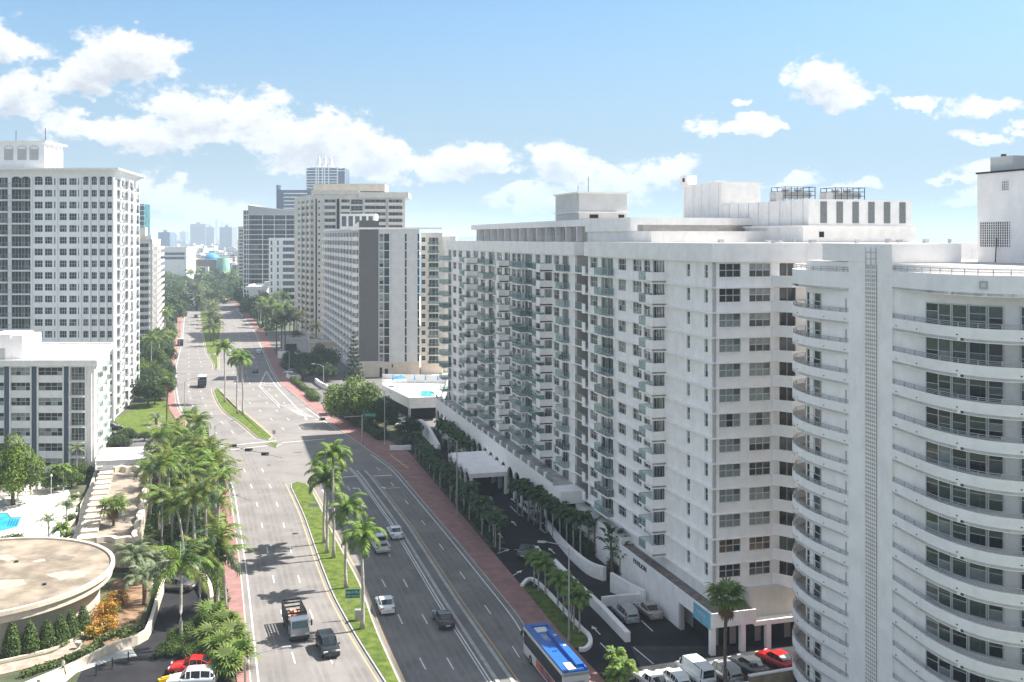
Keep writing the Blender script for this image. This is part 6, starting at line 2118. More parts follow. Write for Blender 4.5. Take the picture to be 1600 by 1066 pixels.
# ================================================================ LEFT FOREGROUND
# drives, lawns
struct(sheet('left_ground', [gp(-150, 1120), (at(cSL, 92), 92)] + [(at(cSL, y), y) for y in ystep(94, 330)] + [(-140, 330), (-160, 200), (-130, 150)], 0.015, mat('garden_ground', (0.10, 0.10, 0.06), .95, .4, .3, .4, world=True, col2=(0.05, 0.065, 0.03))))
ground_poly('lawn', [(180, 655), (190, 676), (212, 681), (286, 678), (268, 650), (262, 628), (236, 622), (210, 640)], .05, M_grass)
struct(sheet('planting_bed', chaikin([gp(226, 664), gp(232, 671), gp(256, 672), gp(262, 664), gp(246, 659)], 2, True), .07, mat('pale_flower_bed', (0.22, 0.22, 0.17), .95, .4, 1.5, .5, world=True)))
ground_poly('left_drive', [(150, 712), (178, 696), (214, 684), (300, 684), (312, 700), (300, 735), (200, 738), (150, 735)], .04, mat('left_drive_asphalt', (0.13, 0.12, 0.125), .9, .15, .3, .3, world=True))
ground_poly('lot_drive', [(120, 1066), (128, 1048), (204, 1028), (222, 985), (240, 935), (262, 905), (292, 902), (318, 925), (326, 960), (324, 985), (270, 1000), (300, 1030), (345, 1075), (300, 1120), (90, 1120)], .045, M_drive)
ground_poly('pool_terrace', [(-40, 770), (20, 768), (60, 752), (104, 760), (118, 790), (120, 850), (60, 862), (-60, 862)], .06, mat('white_pool_paving', (0.66, 0.63, 0.58), .85, .06, .3, world=True))
ground_poly('garden_path', [(-30, 1046), (30, 1033), (80, 1022), (112, 1004), (130, 1006), (118, 1020), (80, 1034), (30, 1048), (-30, 1062)], .05, mat('pink_brick_path', (0.36, 0.27, 0.22), .9, .2, 1.0, .2, world=True))
ground_poly('lawn', [(-40, 1040), (40, 1026), (96, 1008), (130, 990), (140, 975), (60, 985), (-40, 1010)], .05, M_grass)
ground_poly('concrete_walk', [(30, 1070), (98, 1042), (176, 1012), (204, 1010), (214, 1026), (176, 1032), (120, 1052), (96, 1072)], .055, mat('pale_walk', (0.42, 0.42, 0.40), .9, .12, .5, .2, world=True))
ground_poly('garden_bed', [(130, 1008), (150, 960), (180, 905), (240, 905), (215, 985), (190, 1012)], .04, mat('mulch_bed', (0.22, 0.14, 0.085), .95, .35, .6, .5, world=True))

# oval hall
oc = (-61.2, 117.3)
oh = E('oval_hall', (oc[0], oc[1], 0), 0, 'low round hall with a weathered tan gravel roof at the bottom left', 'building')
cir = lambda r_, n=72: [(r_ * cos(2 * pi * i / n), r_ * sin(2 * pi * i / n)) for i in range(n)]
b = MB(); b.prism(cir(13.0), 0, 4.2, M_cream); b.build('wall', oh)
b = MB(); b.prism(cir(14.4), 3.7, 4.75, M_cream); b.wall(cir(14.45), .45, .45, M_cream, z=4.55, closed=True)
b.build('fascia', oh)
M_oroof = mat('weathered_roof_gravel', (0.34, 0.28, 0.215), .95, .2, .3, .6, col2=(0.17, 0.14, 0.105), bscale=5)
b = MB(); b.poly([(x, y, 4.78) for (x, y) in cir(14.2)], M_oroof); b.build('roof', oh)
b = MB(); b.prism(cir(.25, 8), 4.78, 4.95, M_dkmetal); b.build('roof_drain', oh, loc=(9, -3, 0)); O('roof_drain', b.mesh('roof_drain'), oh, (2, 5, 0)); O('roof_drain', bpy.data.objects['roof_drain'].data, oh, (4.5, -5, 0))
M_patch = mat('roof_patch', (0.42, 0.36, 0.29), .95, .15, .8, .4, col2=(0.33, 0.28, 0.22)); M_stain = mat('roof_ponding_stain', (0.15, 0.125, 0.10), .9, .3, .9, .3, col2=(0.21, 0.175, 0.14))
rs_ = random.Random(6)
for i in range(15):
    cx0, cy0, r0_ = rs_.uniform(-10, 11), rs_.uniform(-10, 10), rs_.uniform(.5, 2.0)
    if hypot(cx0, cy0) > 11.3: continue
    b = MB(); n_ = 16; b.poly([(cx0 + r0_ * rs_.uniform(.6, 1.25) * 1.4 * cos(2 * pi * k / n_), cy0 + r0_ * rs_.uniform(.6, 1.25) * sin(2 * pi * k / n_), 4.784 + .004 * (i % 5)) for k in range(n_)], M_patch if i % 3 else M_stain)
    b.build('roof_patch', oh)
# tan terrace with scalloped cream walls
tz = 3.2
tp = [G(150, 848, tz), G(178, 738, tz), G(238, 738, tz), G(214, 850, tz)]
tt_ = E('terrace_roof', (tp[0][0], tp[0][1], 0), 0, 'flat tan gravel terrace roof with scalloped cream walls left of the grove', 'building')
rl_ = lambda P: [(x - tp[0][0], y - tp[0][1]) for (x, y) in P]
b = MB(); b.prism(rl_(tp), 0, tz, M_cream, top=M_tan); b.build('roof', tt_)
def wavy(a, c, n, amp, h, th, z, name, m=M_cream):
    P = []; dx, dy = c[0] - a[0], c[1] - a[1]; l = hypot(dx, dy); nx2, ny2 = -dy / l, dx / l
    for i in range(n * 8 + 1):
        t = i / (n * 8); w = abs(sin(pi * t * n)) * amp
        P.append((a[0] + dx * t + nx2 * w, a[1] + dy * t + ny2 * w))
    b = MB(); b.wall(rl_(P), h, th, m, z=z); return b.build(name, tt_)
wavy(tp[1], tp[2], 3, .9, .9, .7, tz, 'parapet')
wavy(tp[0], tp[3], 2, .9, .9, .7, tz - .2, 'parapet')
wavy(tp[3], tp[2], 9, .5, .9, .6, tz, 'parapet')
# stepped (saw-tooth) cream wall on its left side
b = MB(); a, c = rl_([tp[0]])[0], rl_([tp[1]])[0]
n = 12
for i in range(n):
    t = i / n
    x = a[0] + (c[0] - a[0]) * t; y = a[1] + (c[1] - a[1]) * t; l = hypot(c[0] - a[0], c[1] - a[1]) / n
    b.frame(x, y, atan2(c[1] - a[1], c[0] - a[0]))
    b.box(0.02, l - .02, .02, 2.6 - (i % 2) * .01, 0, tz - .02 + .8 * 0, M_cream); b.box(l * .15, l * .8, .03, 2.2, tz, tz + .5, M_cream)
    b.box(0.02, l - .3, 2.62, 3.6, 0, 1.8, M_cream)
b.frame(); b.build('stepped_wall', tt_)
# white entrance canopy of the midrise
cz = 3.9
cp = [G(150, 722, cz), G(160, 702, cz), G(231, 700, cz), G(231, 718, cz)]
ec = E('entrance_canopy', (cp[0][0], cp[0][1], 0), 0, 'flat white entrance canopy reaching from the midrise over its drive', 'canopy')
b = MB(); b.prism([(x - cp[0][0], y - cp[0][1]) for (x, y) in cp], cz - .7, cz, M_white, top=M_white); b.wall([(x - cp[0][0], y - cp[0][1]) for (x, y) in cp], .2, .4, M_white, z=cz + .001, closed=True); b.build('roof', ec)
for (dx, dy) in ((4.2, .8), (8.5, 1.6), (4.2, 3), (8.5, 3.4)):
    b = MB(); b.box(-.15, .15, -.15, .15, 0, cz - .7, M_white); b.build('post', ec, loc=(dx, dy, 0))
# ramp walls
wallobj('curved_ramp_wall', 'curved cream wall sweeping round the car ramp', [(222, 905), (248, 893), (282, 892), (308, 905), (326, 925), (332, 950), (328, 975), (324, 988)], [1.2, 1.3, 1.5, 1.6, 1.6, 1.5, 1.3, 1.0], .4, M_cream, ch=2)
wallobj('garden_wall', 'pale cream wall beside the ramp with steps of shadow', [(256, 920), (246, 950), (236, 985), (226, 1005), (176, 1018), (130, 1040), (60, 1075)], [1.3, 1.3, 1.2, 1.1, .9, .8, .8], .4, M_cream, ch=1)
wallobj('path_kerb', 'cream kerb between the brick path and the conical bushes', [(-30, 1043), (30, 1030), (80, 1018), (118, 1000), (130, 992)], .3, .3, M_cream, 'kerb', ch=1)
# pool at the left edge
pl = E('swimming_pool', (*gp(10, 815), 0), 0, 'turquoise stepped swimming pool at the left edge', 'pool')
o_ = gp(10, 815)
M_pool2 = mat('pool_water_bright', (0.03, 0.30, 0.50), .06, .3, .5, .1, spec=.6, col2=(0.06, 0.45, 0.60))
pp = [(x - o_[0], y - o_[1]) for (x, y) in [gp(-40, 803), gp(14, 803), gp(20, 810), gp(37, 810), (gp(30, 826)), gp(-10, 836), gp(-50, 838)]]
b = MB(); b.wall(pp, .18, .6, M_cream, z=.06, closed=True); b.build('coping', pl)
b = MB(); b.poly([(x, y, .12) for (x, y) in pp], M_pool2); b.build('water', pl)
M_dpool = mat('pool_dark_tile', (0.02, 0.10, 0.25), .2, .1)
for i in range(4):
    b = MB(); q = [(x - o_[0], y - o_[1]) for (x, y) in (gp(16 + i * 4, 812 + i * .3), gp(12 + i * 4, 824 - i * .3))]; b.wall(q, .025, .12, M_dpool, z=.121); b.build('pool_step', pl)
for i, (px, py) in enumerate(((4, 790), (19, 789), (38, 788))):
    x, y = gp(px, py); lounger(x, y, .06, -.5, ('white lounger by the pool nearest the left edge', 'white lounger by the pool in the middle of three', 'white lounger by the pool, the right one of three')[i], 'loungers by the left pool')
# pergola
x, y = gp(0, 775)
pg_ = E('pergola', (x, y, 0), .1, 'pergola with pale slats beside the pool', 'pergola')
for lx in (-1, 2.2, 5.0):
    for ly in (0, 2.6):
        b = MB(); b.box(lx - .18, lx + .18, ly - .18, ly + .18, 0, 2.6, M_cream); b.build('column', pg_)
for ly in (0, 2.6):
    b = MB(); b.box(-2, 6, ly - .1, ly + .1, 2.6, 2.85, M_white); b.build('beam', pg_)
sl_ = MB(); sl_.box(-.06, .06, -.7, 3.3, 2.851, 3.02, M_white); sl_ = sl_.mesh('slat')
for i in range(18): O('slat', sl_, pg_, (-1.8 + i * .44, 0, 0))
# planters between pool and steps
for i, (a, c, d, e_) in enumerate((((112, 795), (124, 786), (122, 778), (108, 784)), ((98, 830), (116, 822), (120, 810), (102, 816)), ((96, 855), (112, 848), (116, 838), (98, 842)))):
    P = [gp(*q) for q in (a, c, d, e_)]; o = P[0]
    e = E('planter', (o[0], o[1], .06), 0, ('cream planter box nearest the midrise', 'cream planter box in the middle by the pool terrace', 'cream planter box nearest the oval hall')[i], 'planter', 'cream planters by the pool terrace')
    Q = [(x - o[0], y - o[1]) for (x, y) in P]
    b = MB(); b.wall(Q, .9, .3, M_cream, closed=True); b.build('rim', e)
    b = MB(); b.prism(Q, 0, .7, M_soil); b.build('soil', e)
    O('foliage', leafcloud([((Q[0][0] + Q[2][0]) / 2 + k * .6 - .6, (Q[0][1] + Q[2][1]) / 2, .9, .55) for k in range(3)], 500, .14, [L_hedge], 'foliage', i), e)
wallobj('pool_wall', 'cream wall between pool terrace and stepped terrace', [(122, 850), (128, 800), (142, 770), (150, 745)], 1.2, .4, M_cream, ch=0)
hedge('hedge', [gp(2, 846), gp(30, 842), gp(32, 856)], 1.3, .8, 'clipped hedge between the pool and the oval hall', L_hedge)
for i, (px, py, h, kd) in enumerate(((104, 838, 4.4, 'silver'), (95, 852, 2.2, 'smallb'), (88, 765, 3.5, 'smallb'), (28, 782, 2.6, 'smallb'), (120, 750, 5.5, 'silver'), (99, 770, 4, 'smallb'), (76, 850, 3.2, 'silver'))):
    x, y = gp(px, py); palm('garden_palm', x, y, h, kd, 14, .12, .09, 0, .9 if kd == 'smallb' else .7, M_trunk, ('slim palm between the planters by the pool', 'low bright palm beside the oval hall', 'palm cluster at the foot of the midrise', 'small palm in front of the pergola', 'feathery palm by the midrise corner', 'palm beside the midrise garden wall', 'slim grey-green palm on the pool terrace')[i], seed=i)
for i, (px, py, w) in enumerate(((85, 768, 5), (112, 762, 5), (125, 748, 4.5), (186, 705, 5.5), (200, 697, 6), (172, 700, 4), (225, 690, 3.5))):
    x, y = gp(px, py); tree('garden_bush', x, y, w, w * .7, 'mid' if i < 3 else 'dark', 'green bush in the beds around the midrise and its drive', 'bushes around the midrise', v=i % 4, cat='bush')
# conical topiary
tl = MB()
tlum = [(0, 0, z, .95 * (1 - (z / 3.4) ** 1.6) + .1) for z in np.linspace(.5, 3.0, 10)]
tme = [leafcloud(tlum, 2600, .10, [L_topi, L_hedge], 'foliage', s_, .75, 1.0) for s_ in range(3)]
for i, (px, py, s_) in enumerate(((-6, 1018, .95), (19, 1026, 1.12), (47, 1021, 1.08), (73, 1014, 1.0), (94, 1008, 1.05), (112, 998, 1.0), (130, 987, .92), (6, 1008, .8))):
    x, y = gp(px, py); e = E('conical_bush', (x, y, 0), i, 'clipped conical bush, %s in the row along the oval hall' % ('cut by the left edge', 'second from the left edge', 'third from the left edge', 'fourth from the left edge', 'fourth from the right end', 'third from the right end', 'rightmost and farthest', 'small one behind the row')[i] if False else 'clipped conical bush in the row along the oval hall', 'bush', 'conical bushes along the oval hall')
    O('foliage', tme[i % 3], e, sc=(s_ * .95, s_ * .95, s_)); b = MB(); b.tube([(0, 0, 0), (0, 0, .9)], .07, 5, M_bark); b.build('stem', e)
for i, (px, py, w, h) in enumerate(((172, 962, 3.4, 1.9), (160, 985, 3.6, 1.7), (182, 948, 2.6, 1.9), (150, 995, 2.6, 1.3))):
    x, y = gp(px, py); e = E('croton_bush', (x, y, 0), i, 'orange and yellow croton shrub between the conical bushes and the ramp', 'shrub', 'orange crotons by the oval hall')
    O('foliage', leafcloud([(RND.uniform(-w / 2, w / 2) * .6, RND.uniform(-w / 2, w / 2) * .6, h * .45, h * .45) for _ in range(7)], 1500, .12, [L_croton, L_croton, L_hedge], 'foliage', i), e)
hedge('hedge', [gp(190, 995), gp(210, 985)], 2.6, 1.0, 'bright clipped hedge block beside the ramp wall', L_hedge)
hedge('hedge', [gp(40, 1058), gp(80, 1044), gp(120, 1030), (gp(156, 1014))], .9, .8, 'low clipped hedge along the pale walk at the bottom left', L_hedge)
hedge('hedge', [gp(150, 1006), gp(180, 995)], .8, .7, 'narrow green hedge in front of the crotons', L_hedge)
x, y = gp(122, 1014); e = E('urn', (x, y, .05), 0, 'dark stone urn on the brick path', 'urn'); b = MB(); b.tube([(0, 0, 0), (0, 0, .1), (0, 0, .25), (0, 0, .6), (0, 0, .75)], [.25, .12, .16, .36, .34], 10, M_taupe); b.build('bowl', e)
for i, (px, py) in enumerate(((150.5, 1056), (175.5, 1046), (200.5, 1036))):
    x, y = gp(px, py); e = E('bollard', (x, y, .05), 0, ('dark bollard nearest the standing person', 'dark bollard in the middle of three', 'dark bollard farthest from the person')[i], 'bollard', 'bollards beside the dark lot')
    b = MB(); b.tube([(0, 0, 0), (0, 0, .12), (0, 0, .14), (0, 0, .85), (0, 0, .95)], [.16, .14, .07, .06, .1], 8, M_dkmetal); b.build('post', e); b = MB(); b.tube([(0, 0, .95), (0, 0, 1.1)], [.11, .05], 8, M_dkmetal); b.build('cap', e)
# ================================================================ PEOPLE
M_skin = mat('skin', (0.36, 0.22, 0.15), .6, .05); M_shirt = mat('white_shirt', (0.72, 0.72, 0.70), .8, .05); M_trous = mat('grey_trousers', (0.14, 0.125, 0.11), .8, .1); M_hair = mat('dark_hair', (0.02, 0.015, 0.012), .7, .1)


def person(x, y, z, rz, label, shirt=M_shirt, trous=M_trous, stride=.22):
    e = E('person', (x, y, z), rz, label, 'person')
    V = [(0, 0, .98), (0, 0, 1.15), (0, 0, 1.36), (0, 0, 1.48), (0, .01, 1.60), (0, .01, 1.70),
         (.17, 0, 1.42), (.24, .02, 1.16), (.25, .12, .92), (.26, .16, .83), (-.17, 0, 1.42), (-.25, -.02, 1.16), (-.26, .05, .92), (-.27, .08, .83),
         (.09, 0, .93), (.11, stride * .5, .5), (.11, stride * .6, .09), (.11, stride + .12, .04), (-.09, 0, .93), (-.11, -stride * .3, .5), (-.11, -stride, .10), (-.11, -stride + .16, .04)]
    ED = [(0, 1), (1, 2), (2, 3), (3, 4), (4, 5), (2, 6), (6, 7), (7, 8), (8, 9), (2, 10), (10, 11), (11, 12), (12, 13), (0, 14), (14, 15), (15, 16), (16, 17), (0, 18), (18, 19), (19, 20), (20, 21)]
    Rr = [.145, .13, .15, .055, .1, .085, .065, .045, .035, .04, .065, .045, .035, .04, .09, .065, .045, .04, .09, .065, .045, .04]
    me = bpy.data.meshes.new('body'); me.from_pydata(V, ED, []); o = O('body', me)
    sk = o.modifiers.new('s', 'SKIN')
    for v, r_ in zip(me.skin_vertices[0].data, Rr): v.radius = (r_, r_ * .8)
    me.skin_vertices[0].data[0].use_root = True
    o.modifiers.new('u', 'SUBSURF').levels = 1
    dg = bpy.context.evaluated_depsgraph_get()
    m2 = bpy.data.meshes.new_from_object(o.evaluated_get(dg)); bpy.data.objects.remove(o)
    m2.name = 'body'; m2.materials.clear()
    for m in (M_skin, shirt, trous): m2.materials.append(m)
    for p in m2.polygons:
        c = p.center; p.use_smooth = True
        p.material_index = 0 if (c.z > 1.46 or (abs(c.x) > .2 and c.z < 1.2 and c.z > .75)) else (1 if c.z > .95 else 2)
    O('body', m2, e)
    b = MB(); b.tube([(0, -.02, 1.66), (0, -.02, 1.74), (0, -.01, 1.79)], [.1, .098, .05], 10, M_hair); b.build('hair', e)
    return e


x, y = gp(99, 1056)
person(x, y, .06, 2.4, 'person in a white top walking along the pale path')

# ================================================================ VEHICLES
M_tyre = mat('tyre_rubber', (0.02, 0.02, 0.02), .85, .1); M_rim = mat('wheel_rim', (0.35, 0.35, 0.36), .35, .05, metal=.8)
M_cg = glassmat('car_glass', (0.015, 0.02, 0.022), .05, .7)
M_hl = mat('headlight_lens', (0.75, 0.75, 0.72), .15, .03, spec=.8); M_tl = mat('tail_light_lens', (0.35, 0.02, 0.02), .2, .1, spec=.8)
def paint(name, c, metal=.0): return mat('paint_' + name, c, .28, .02, spec=.5, metal=metal, coat=.6)
P_white, P_black, P_blue, P_red, P_silver, P_grey, P_beige, P_green = paint('white', (.74, .74, .74)), paint('black', (.012, .013, .016)), paint('navy', (.015, .022, .05)), paint('red', (.50, .012, .012)), paint('silver', (.42, .43, .44), .3), paint('grey', (.12, .125, .13), .3), paint('beige', (.36, .33, .28), .3), paint('dark_green', (.03, .05, .045))
wm = MB()
wm.tube([(0, -.11, 0), (0, .11, 0)], .33, 16, M_tyre); WHEEL = wm.mesh('wheel')
wr_ = MB(); wr_.tube([(0, -.118, 0), (0, .118, 0)], .2, 10, M_rim); RIM = wr_.mesh('rim')

PROF = {  # stations: (x along car from rear 0..1, z_bot, z_belt, z_roof(or None), width factor)
    'sedan': dict(L=4.7, W=1.82, st=[(0, .45, .78, .82), (.03, .3, .96, .96), (.17, .22, 1.0, 1.0), (.30, .22, .98, 1.40), (.40, .22, .96, 1.45), (.55, .22, .95, 1.44), (.70, .22, .94, .98), (.85, .22, .86, .88), (.96, .28, .76, .76), (1, .4, .62, .62)]),
    'suv': dict(L=4.6, W=1.86, st=[(0, .45, .95, .98), (.02, .35, 1.05, 1.2), (.10, .28, 1.08, 1.62), (.30, .28, 1.06, 1.70), (.50, .28, 1.04, 1.69), (.60, .28, 1.03, 1.62), (.74, .28, 1.02, 1.06), (.88, .28, .95, .97), (.97, .34, .85, .85), (1, .45, .7, .7)]),
    'hatch': dict(L=4.2, W=1.78, st=[(0, .42, .85, .86), (.02, .3, .98, 1.1), (.12, .24, 1.0, 1.44), (.32, .24, .98, 1.50), (.52, .24, .97, 1.48), (.72, .24, .95, 1.0), (.88, .24, .86, .88), (.97, .3, .76, .76), (1, .4, .62, .62)]),
    'van': dict(L=5.4, W=1.95, st=[(0, .45, 1.15, 1.9), (.01, .35, 1.2, 2.0), (.06, .3, 1.2, 2.08), (.5, .3, 1.2, 2.08), (.70, .3, 1.18, 2.02), (.80, .3, 1.15, 1.6), (.86, .3, 1.1, 1.14), (.96, .35, .95, .97), (1, .45, .75, .75)]),
}
CARM = {}


def car_meshes(kind, body):
    key = (kind, body.name)
    if key in CARM: return CARM[key]
    pr_ = PROF[kind]; L, Wd, st = pr_['L'], pr_['W'], pr_['st']
    lo = MB(); up = MB(); rf = MB()
    rows = []; urows = []
    for (t, zb, zm, zr_) in st:
        y = (t - .5) * L
        e_ = 1 - .16 * max(0, (abs(t - .5) - .36) / .14) ** 2
        w = Wd / 2 * e_; c = (zb + zm) / 2
        rows.append([(-w * .9, y, zb), (-w, y, c), (-w * .985, y, zm - .06), (-w * .9, y, zm), (0, y, zm + .02), (w * .9, y, zm), (w * .985, y, zm - .06), (w, y, c), (w * .9, y, zb)])
        if zr_ > zm + .08:
            urows.append((y, w, zm, zr_))
    k = lo.mid(body); n = 9
    for r_ in rows: lo.v += r_
    for j in range(len(rows) - 1):
        for i in range(n - 1):
            a = j * n + i; lo.f.append((a, a + 1, a + n + 1, a + n)); lo.mi.append(k)
        lo.f.append((j * n + n - 1, j * n, (j + 1) * n, (j + 1) * n + n - 1)); lo.mi.append(k)
    lo.f.append(tuple(range(n - 1, -1, -1))); lo.mi.append(k)
    lo.f.append(tuple((len(rows) - 1) * n + i for i in range(n))); lo.mi.append(k)
    # glasshouse
    g = up.mid(M_cg); U = []
    y0, w0, zm0, _ = urows[0]; yN, wN, zmN, _ = urows[-1]
    idx0 = [s for s in st if (s[0] - .5) * L == y0][0]; i0 = st.index(idx0); i1 = i0 + len(urows) - 1
    prev, nxt = st[max(0, i0 - 1)], st[min(len(st) - 1, i1 + 1)]
    seq = [((prev[0] - .5) * L + .02, Wd / 2 * .86, prev[2] - .01, prev[2] + .02)] + urows + [((nxt[0] - .5) * L - .02, Wd / 2 * .86, nxt[2] - .01, nxt[2] + .02)]
    for (y, w, zm, zr_) in seq: U.append([(-w * .9, y, zm - .01), (-w * .76, y, zr_), (0, y, zr_ + .02), (w * .76, y, zr_), (w * .9, y, zm - .01)])
    for r_ in U: up.v += r_
    for j in range(len(U) - 1):
        for i in range(4):
            a = j * 5 + i; up.f.append((a, a + 1, a + 6, a + 5)); up.mi.append(g)
    # roof skin between the pillars
    for j in range(1, len(U) - 2):
        A_, B_ = U[j], U[j + 1]
        for i in (1, 2):
            rf.poly([(A_[i][0] * 1.02, A_[i][1], A_[i][2] + .015), (A_[i + 1][0] * 1.02, A_[i + 1][1], A_[i + 1][2] + .015), (B_[i + 1][0] * 1.02, B_[i + 1][1], B_[i + 1][2] + .015), (B_[i][0] * 1.02, B_[i][1], B_[i][2] + .015)], body)
    for j in range(1, len(U) - 1):      # pillars
        for s_ in (0, 4):
            a, c = U[j][s_], U[j][1 if s_ == 0 else 3]
            rf.tube([(a[0] * 1.01, a[1], a[2]), (c[0] * 1.02, c[1], c[2] + .01)], .045, 4, body)
    for j in (0, len(U) - 2):           # screen edges
        for s_ in (1, 3):
            rf.tube([(U[j][s_][0], U[j][s_][1], U[j][s_][2] + .01), (U[j + 1][s_][0], U[j + 1][s_][1], U[j + 1][s_][2] + .01)], .04, 4, body)
    if kind == 'van':                   # panelled cargo sides
        for s_ in (-1, 1):
            rf.poly([(s_ * Wd / 2 * .905, -.48 * L, 1.15), (s_ * Wd / 2 * .905, .18 * L, 1.15), (s_ * Wd / 2 * .79, .18 * L, 2.05), (s_ * Wd / 2 * .79, -.48 * L, 2.05)][::s_], body)
    h = MB(); h.box(-.22, .22, -.05, .05, -.08, .08, M_hl); t_ = MB(); t_.box(-.2, .2, -.04, .05, -.1, .1, M_tl)
    bp = MB(); bp.box(-Wd * .43, Wd * .43, -.05, .05, -.13, .09, M_dkmetal if body not in (P_white, P_red, P_silver, P_beige) else body)
    pl_ = MB(); pl_.box(-.26, .26, -.01, .01, -.07, .07, M_frame)
    mi = MB(); mi.box(-.1, .1, -.05, .05, -.06, .06, body)
    lm = lo.mesh('body', True); um = up.mesh('windows'); rm = rf.mesh('roof')
    CARM[key] = (lm, um, rm, h.mesh('headlight'), t_.mesh('tail_light'), bp.mesh('bumper'), pl_.mesh('number_plate'), mi.mesh('mirror'))
    return CARM[key]


def car(kind, body, x, y, rz, label, cat='car', group=None, z=.03, sc=1.0, lo=False):
    """front points along +y before turning by rz"""
    M = car_meshes(kind, body); L, Wd = PROF[kind]['L'], PROF[kind]['W']
    e = E('parked_car' if 'park' in label else ('van' if kind == 'van' else 'car'), (x, y, z), rz, label, cat, group); e.scale = (sc, sc, sc)
    O('body', M[0], e); O('windows', M[1], e); O('roof', M[2], e)
    for sx in (-1, 1):
        for t in (.17, .82):
            w = O('wheel', WHEEL, e, (sx * (Wd / 2 - .13), (t - .5) * L, .33), pi / 2); O('rim', RIM, w)
        O('headlight', M[3], e, (sx * Wd * .34, L * .478, .68 if kind != 'suv' else .78)); O('tail_light', M[4], e, (sx * Wd * .36, -L * .487, .82 if kind in ('sedan', 'hatch') else .98))
        O('mirror', M[7], e, (sx * (Wd / 2 + .08), L * .19, 1.0))
    O('bumper', M[5], e, (0, L * .485, .42)); O('bumper', M[5], e, (0, -L * .492, .45)); O('number_plate', M[6], e, (0, -L * .503 - .03, .62))
    return e


def roadang(c, y): return -atan2(at(c, y + 3) - at(c, y - 3), 6) * -1 if False else atan2(-(at(c, y + 3) - at(c, y - 3)), 6)


def carpx(kind, body, px, py, c, lab, away=True, **k):
    x, y = gp(px, py); a = roadang(c, y)
    return car(kind, body, x, y, a if away else a + pi, lab, **k)


carpx('sedan', P_white, 617, 838, cT, 'white sedan just left of the traffic separator')
carpx('sedan', P_white, 602, 952, cRL, 'white sedan in the left lane beside the green road sign')
carpx('sedan', P_black, 693, 975, cT, 'black sedan hugging the traffic separator')
carpx('suv', P_black, 512, 1018, cLR, 'black crossover coming towards the camera beside the stake truck', away=False, sc=1.02)
carpx('hatch', P_white, 404.5, 552, cRR, 'small white car on the far right carriageway')
carpx('sedan', P_blue, 383, 498, cRR, 'dark blue car far away on the right carriageway')
carpx('suv', P_white, 312, 485, cLR, 'white car far away on the left carriageway', away=False)
carpx('sedan', P_black, 306, 496, cLR, 'dark car far away on the left carriageway', away=False)
carpx('suv', P_black, 282, 474, cLL, 'dark car at the far bend of the avenue', away=False)
carpx('hatch', P_grey, 399, 582, cRL, 'small grey car behind the pair of royal palms')
# drive
for (kd, p_, px, py, lab, da) in (('suv', P_white, 824, 800, 'white car parked by the white wall of the drive', 0), ('suv', P_grey, 840, 818, 'dark grey car parked behind the white one on the drive', 0), ('van', P_white, 768, 817, 'white van parked under the small palms on the drive', 0),
                              ('sedan', P_green, 822, 868, 'dark green car parked beside the ramp parapet, half under a palm', -.5), ('suv', P_silver, 977, 967, 'silver car parked at the left of the white nook', 0), ('sedan', P_beige, 1013, 961, 'beige sedan parked at the right of the white nook', 0),
                              ('hatch', P_grey, 616, 664, 'dark grey car parked under the trees by the far ramp', 1.2), ('hatch', P_white, 632, 668, 'white car parked by the far ramp wall', 1.2), ('sedan', P_silver, 620, 658, 'silver car parked deepest under the trees', 1.2),
                              ('van', P_white, 1086, 1062, 'white panel van parked at the bottom of the lot', .05), ('hatch', P_white, 1052, 1070, 'white hatchback parked left of the white van', .1), ('sedan', P_white, 1020, 1075, 'white sedan parked at the left end of the lot row', .15),
                              ('suv', P_silver, 1130, 1060, 'silver pickup-like car parked right of the white van', .12), ('sedan', P_grey, 1170, 1049, 'dark grey sedan parked with pale bonnet near the ochre wall', .2), ('sedan', P_red, 1214, 1040, 'bright red car parked next to the curved tower', .25)):
    x, y = gp(px, py); car(kd, p_, x, y, TH0 + da, lab, 'van' if kd == 'van' else 'car')
# left lot
x, y = gp(300, 1072); car('suv', P_white, x, y, pi / 2 + .1, 'white car parked at the bottom left lot under the bushes')
x, y = gp(302, 1050); car('sedan', P_red, x, y, pi / 2 + .1, 'red car parked behind the white one in the bottom left lot')
x, y = gp(272, 922); car('sedan', P_grey, x, y, pi / 2 - .2, 'dark grey car at the top of the curved ramp', sc=1.1)
x, y = gp(262, 1064); e = E('yellow_barrier', (x, y, .05), .6, 'yellow kerb block beside the red car', 'kerb block'); b = MB(); b.box(-.9, .9, -.25, .25, 0, .3, mat('yellow_paint', (.6, .38, .02), .6)); b.box(-.6, .6, -.15, .15, .3, .42, mat('yellow_paint', (.6, .38, .02))); b.build('block', e)
for i, (px, py) in enumerate(((322, 738), (312, 730))):
    x, y = gp(px, py); car('sedan', P_blue if i else P_grey, x, y, -1.2, ('dark grey car', 'navy car')[i] + ' parked under the fan palms at the top of the grove')
for i, (px, py) in enumerate(((175, 672), (182, 686))):
    x, y = gp(px, py); car('sedan', P_black, x, y, -1.2, ('black car parked at the condominium entrance', 'black car parked beside the midrise drive')[i])
for i, (px, py) in enumerate(((455, 585), (470, 588))):
    x, y = gp(px, py); car('suv', (P_white, P_silver)[i], x, y, 1.2, ('white car parked in the walled forecourt right of the avenue', 'silver car parked deeper in the walled forecourt')[i])

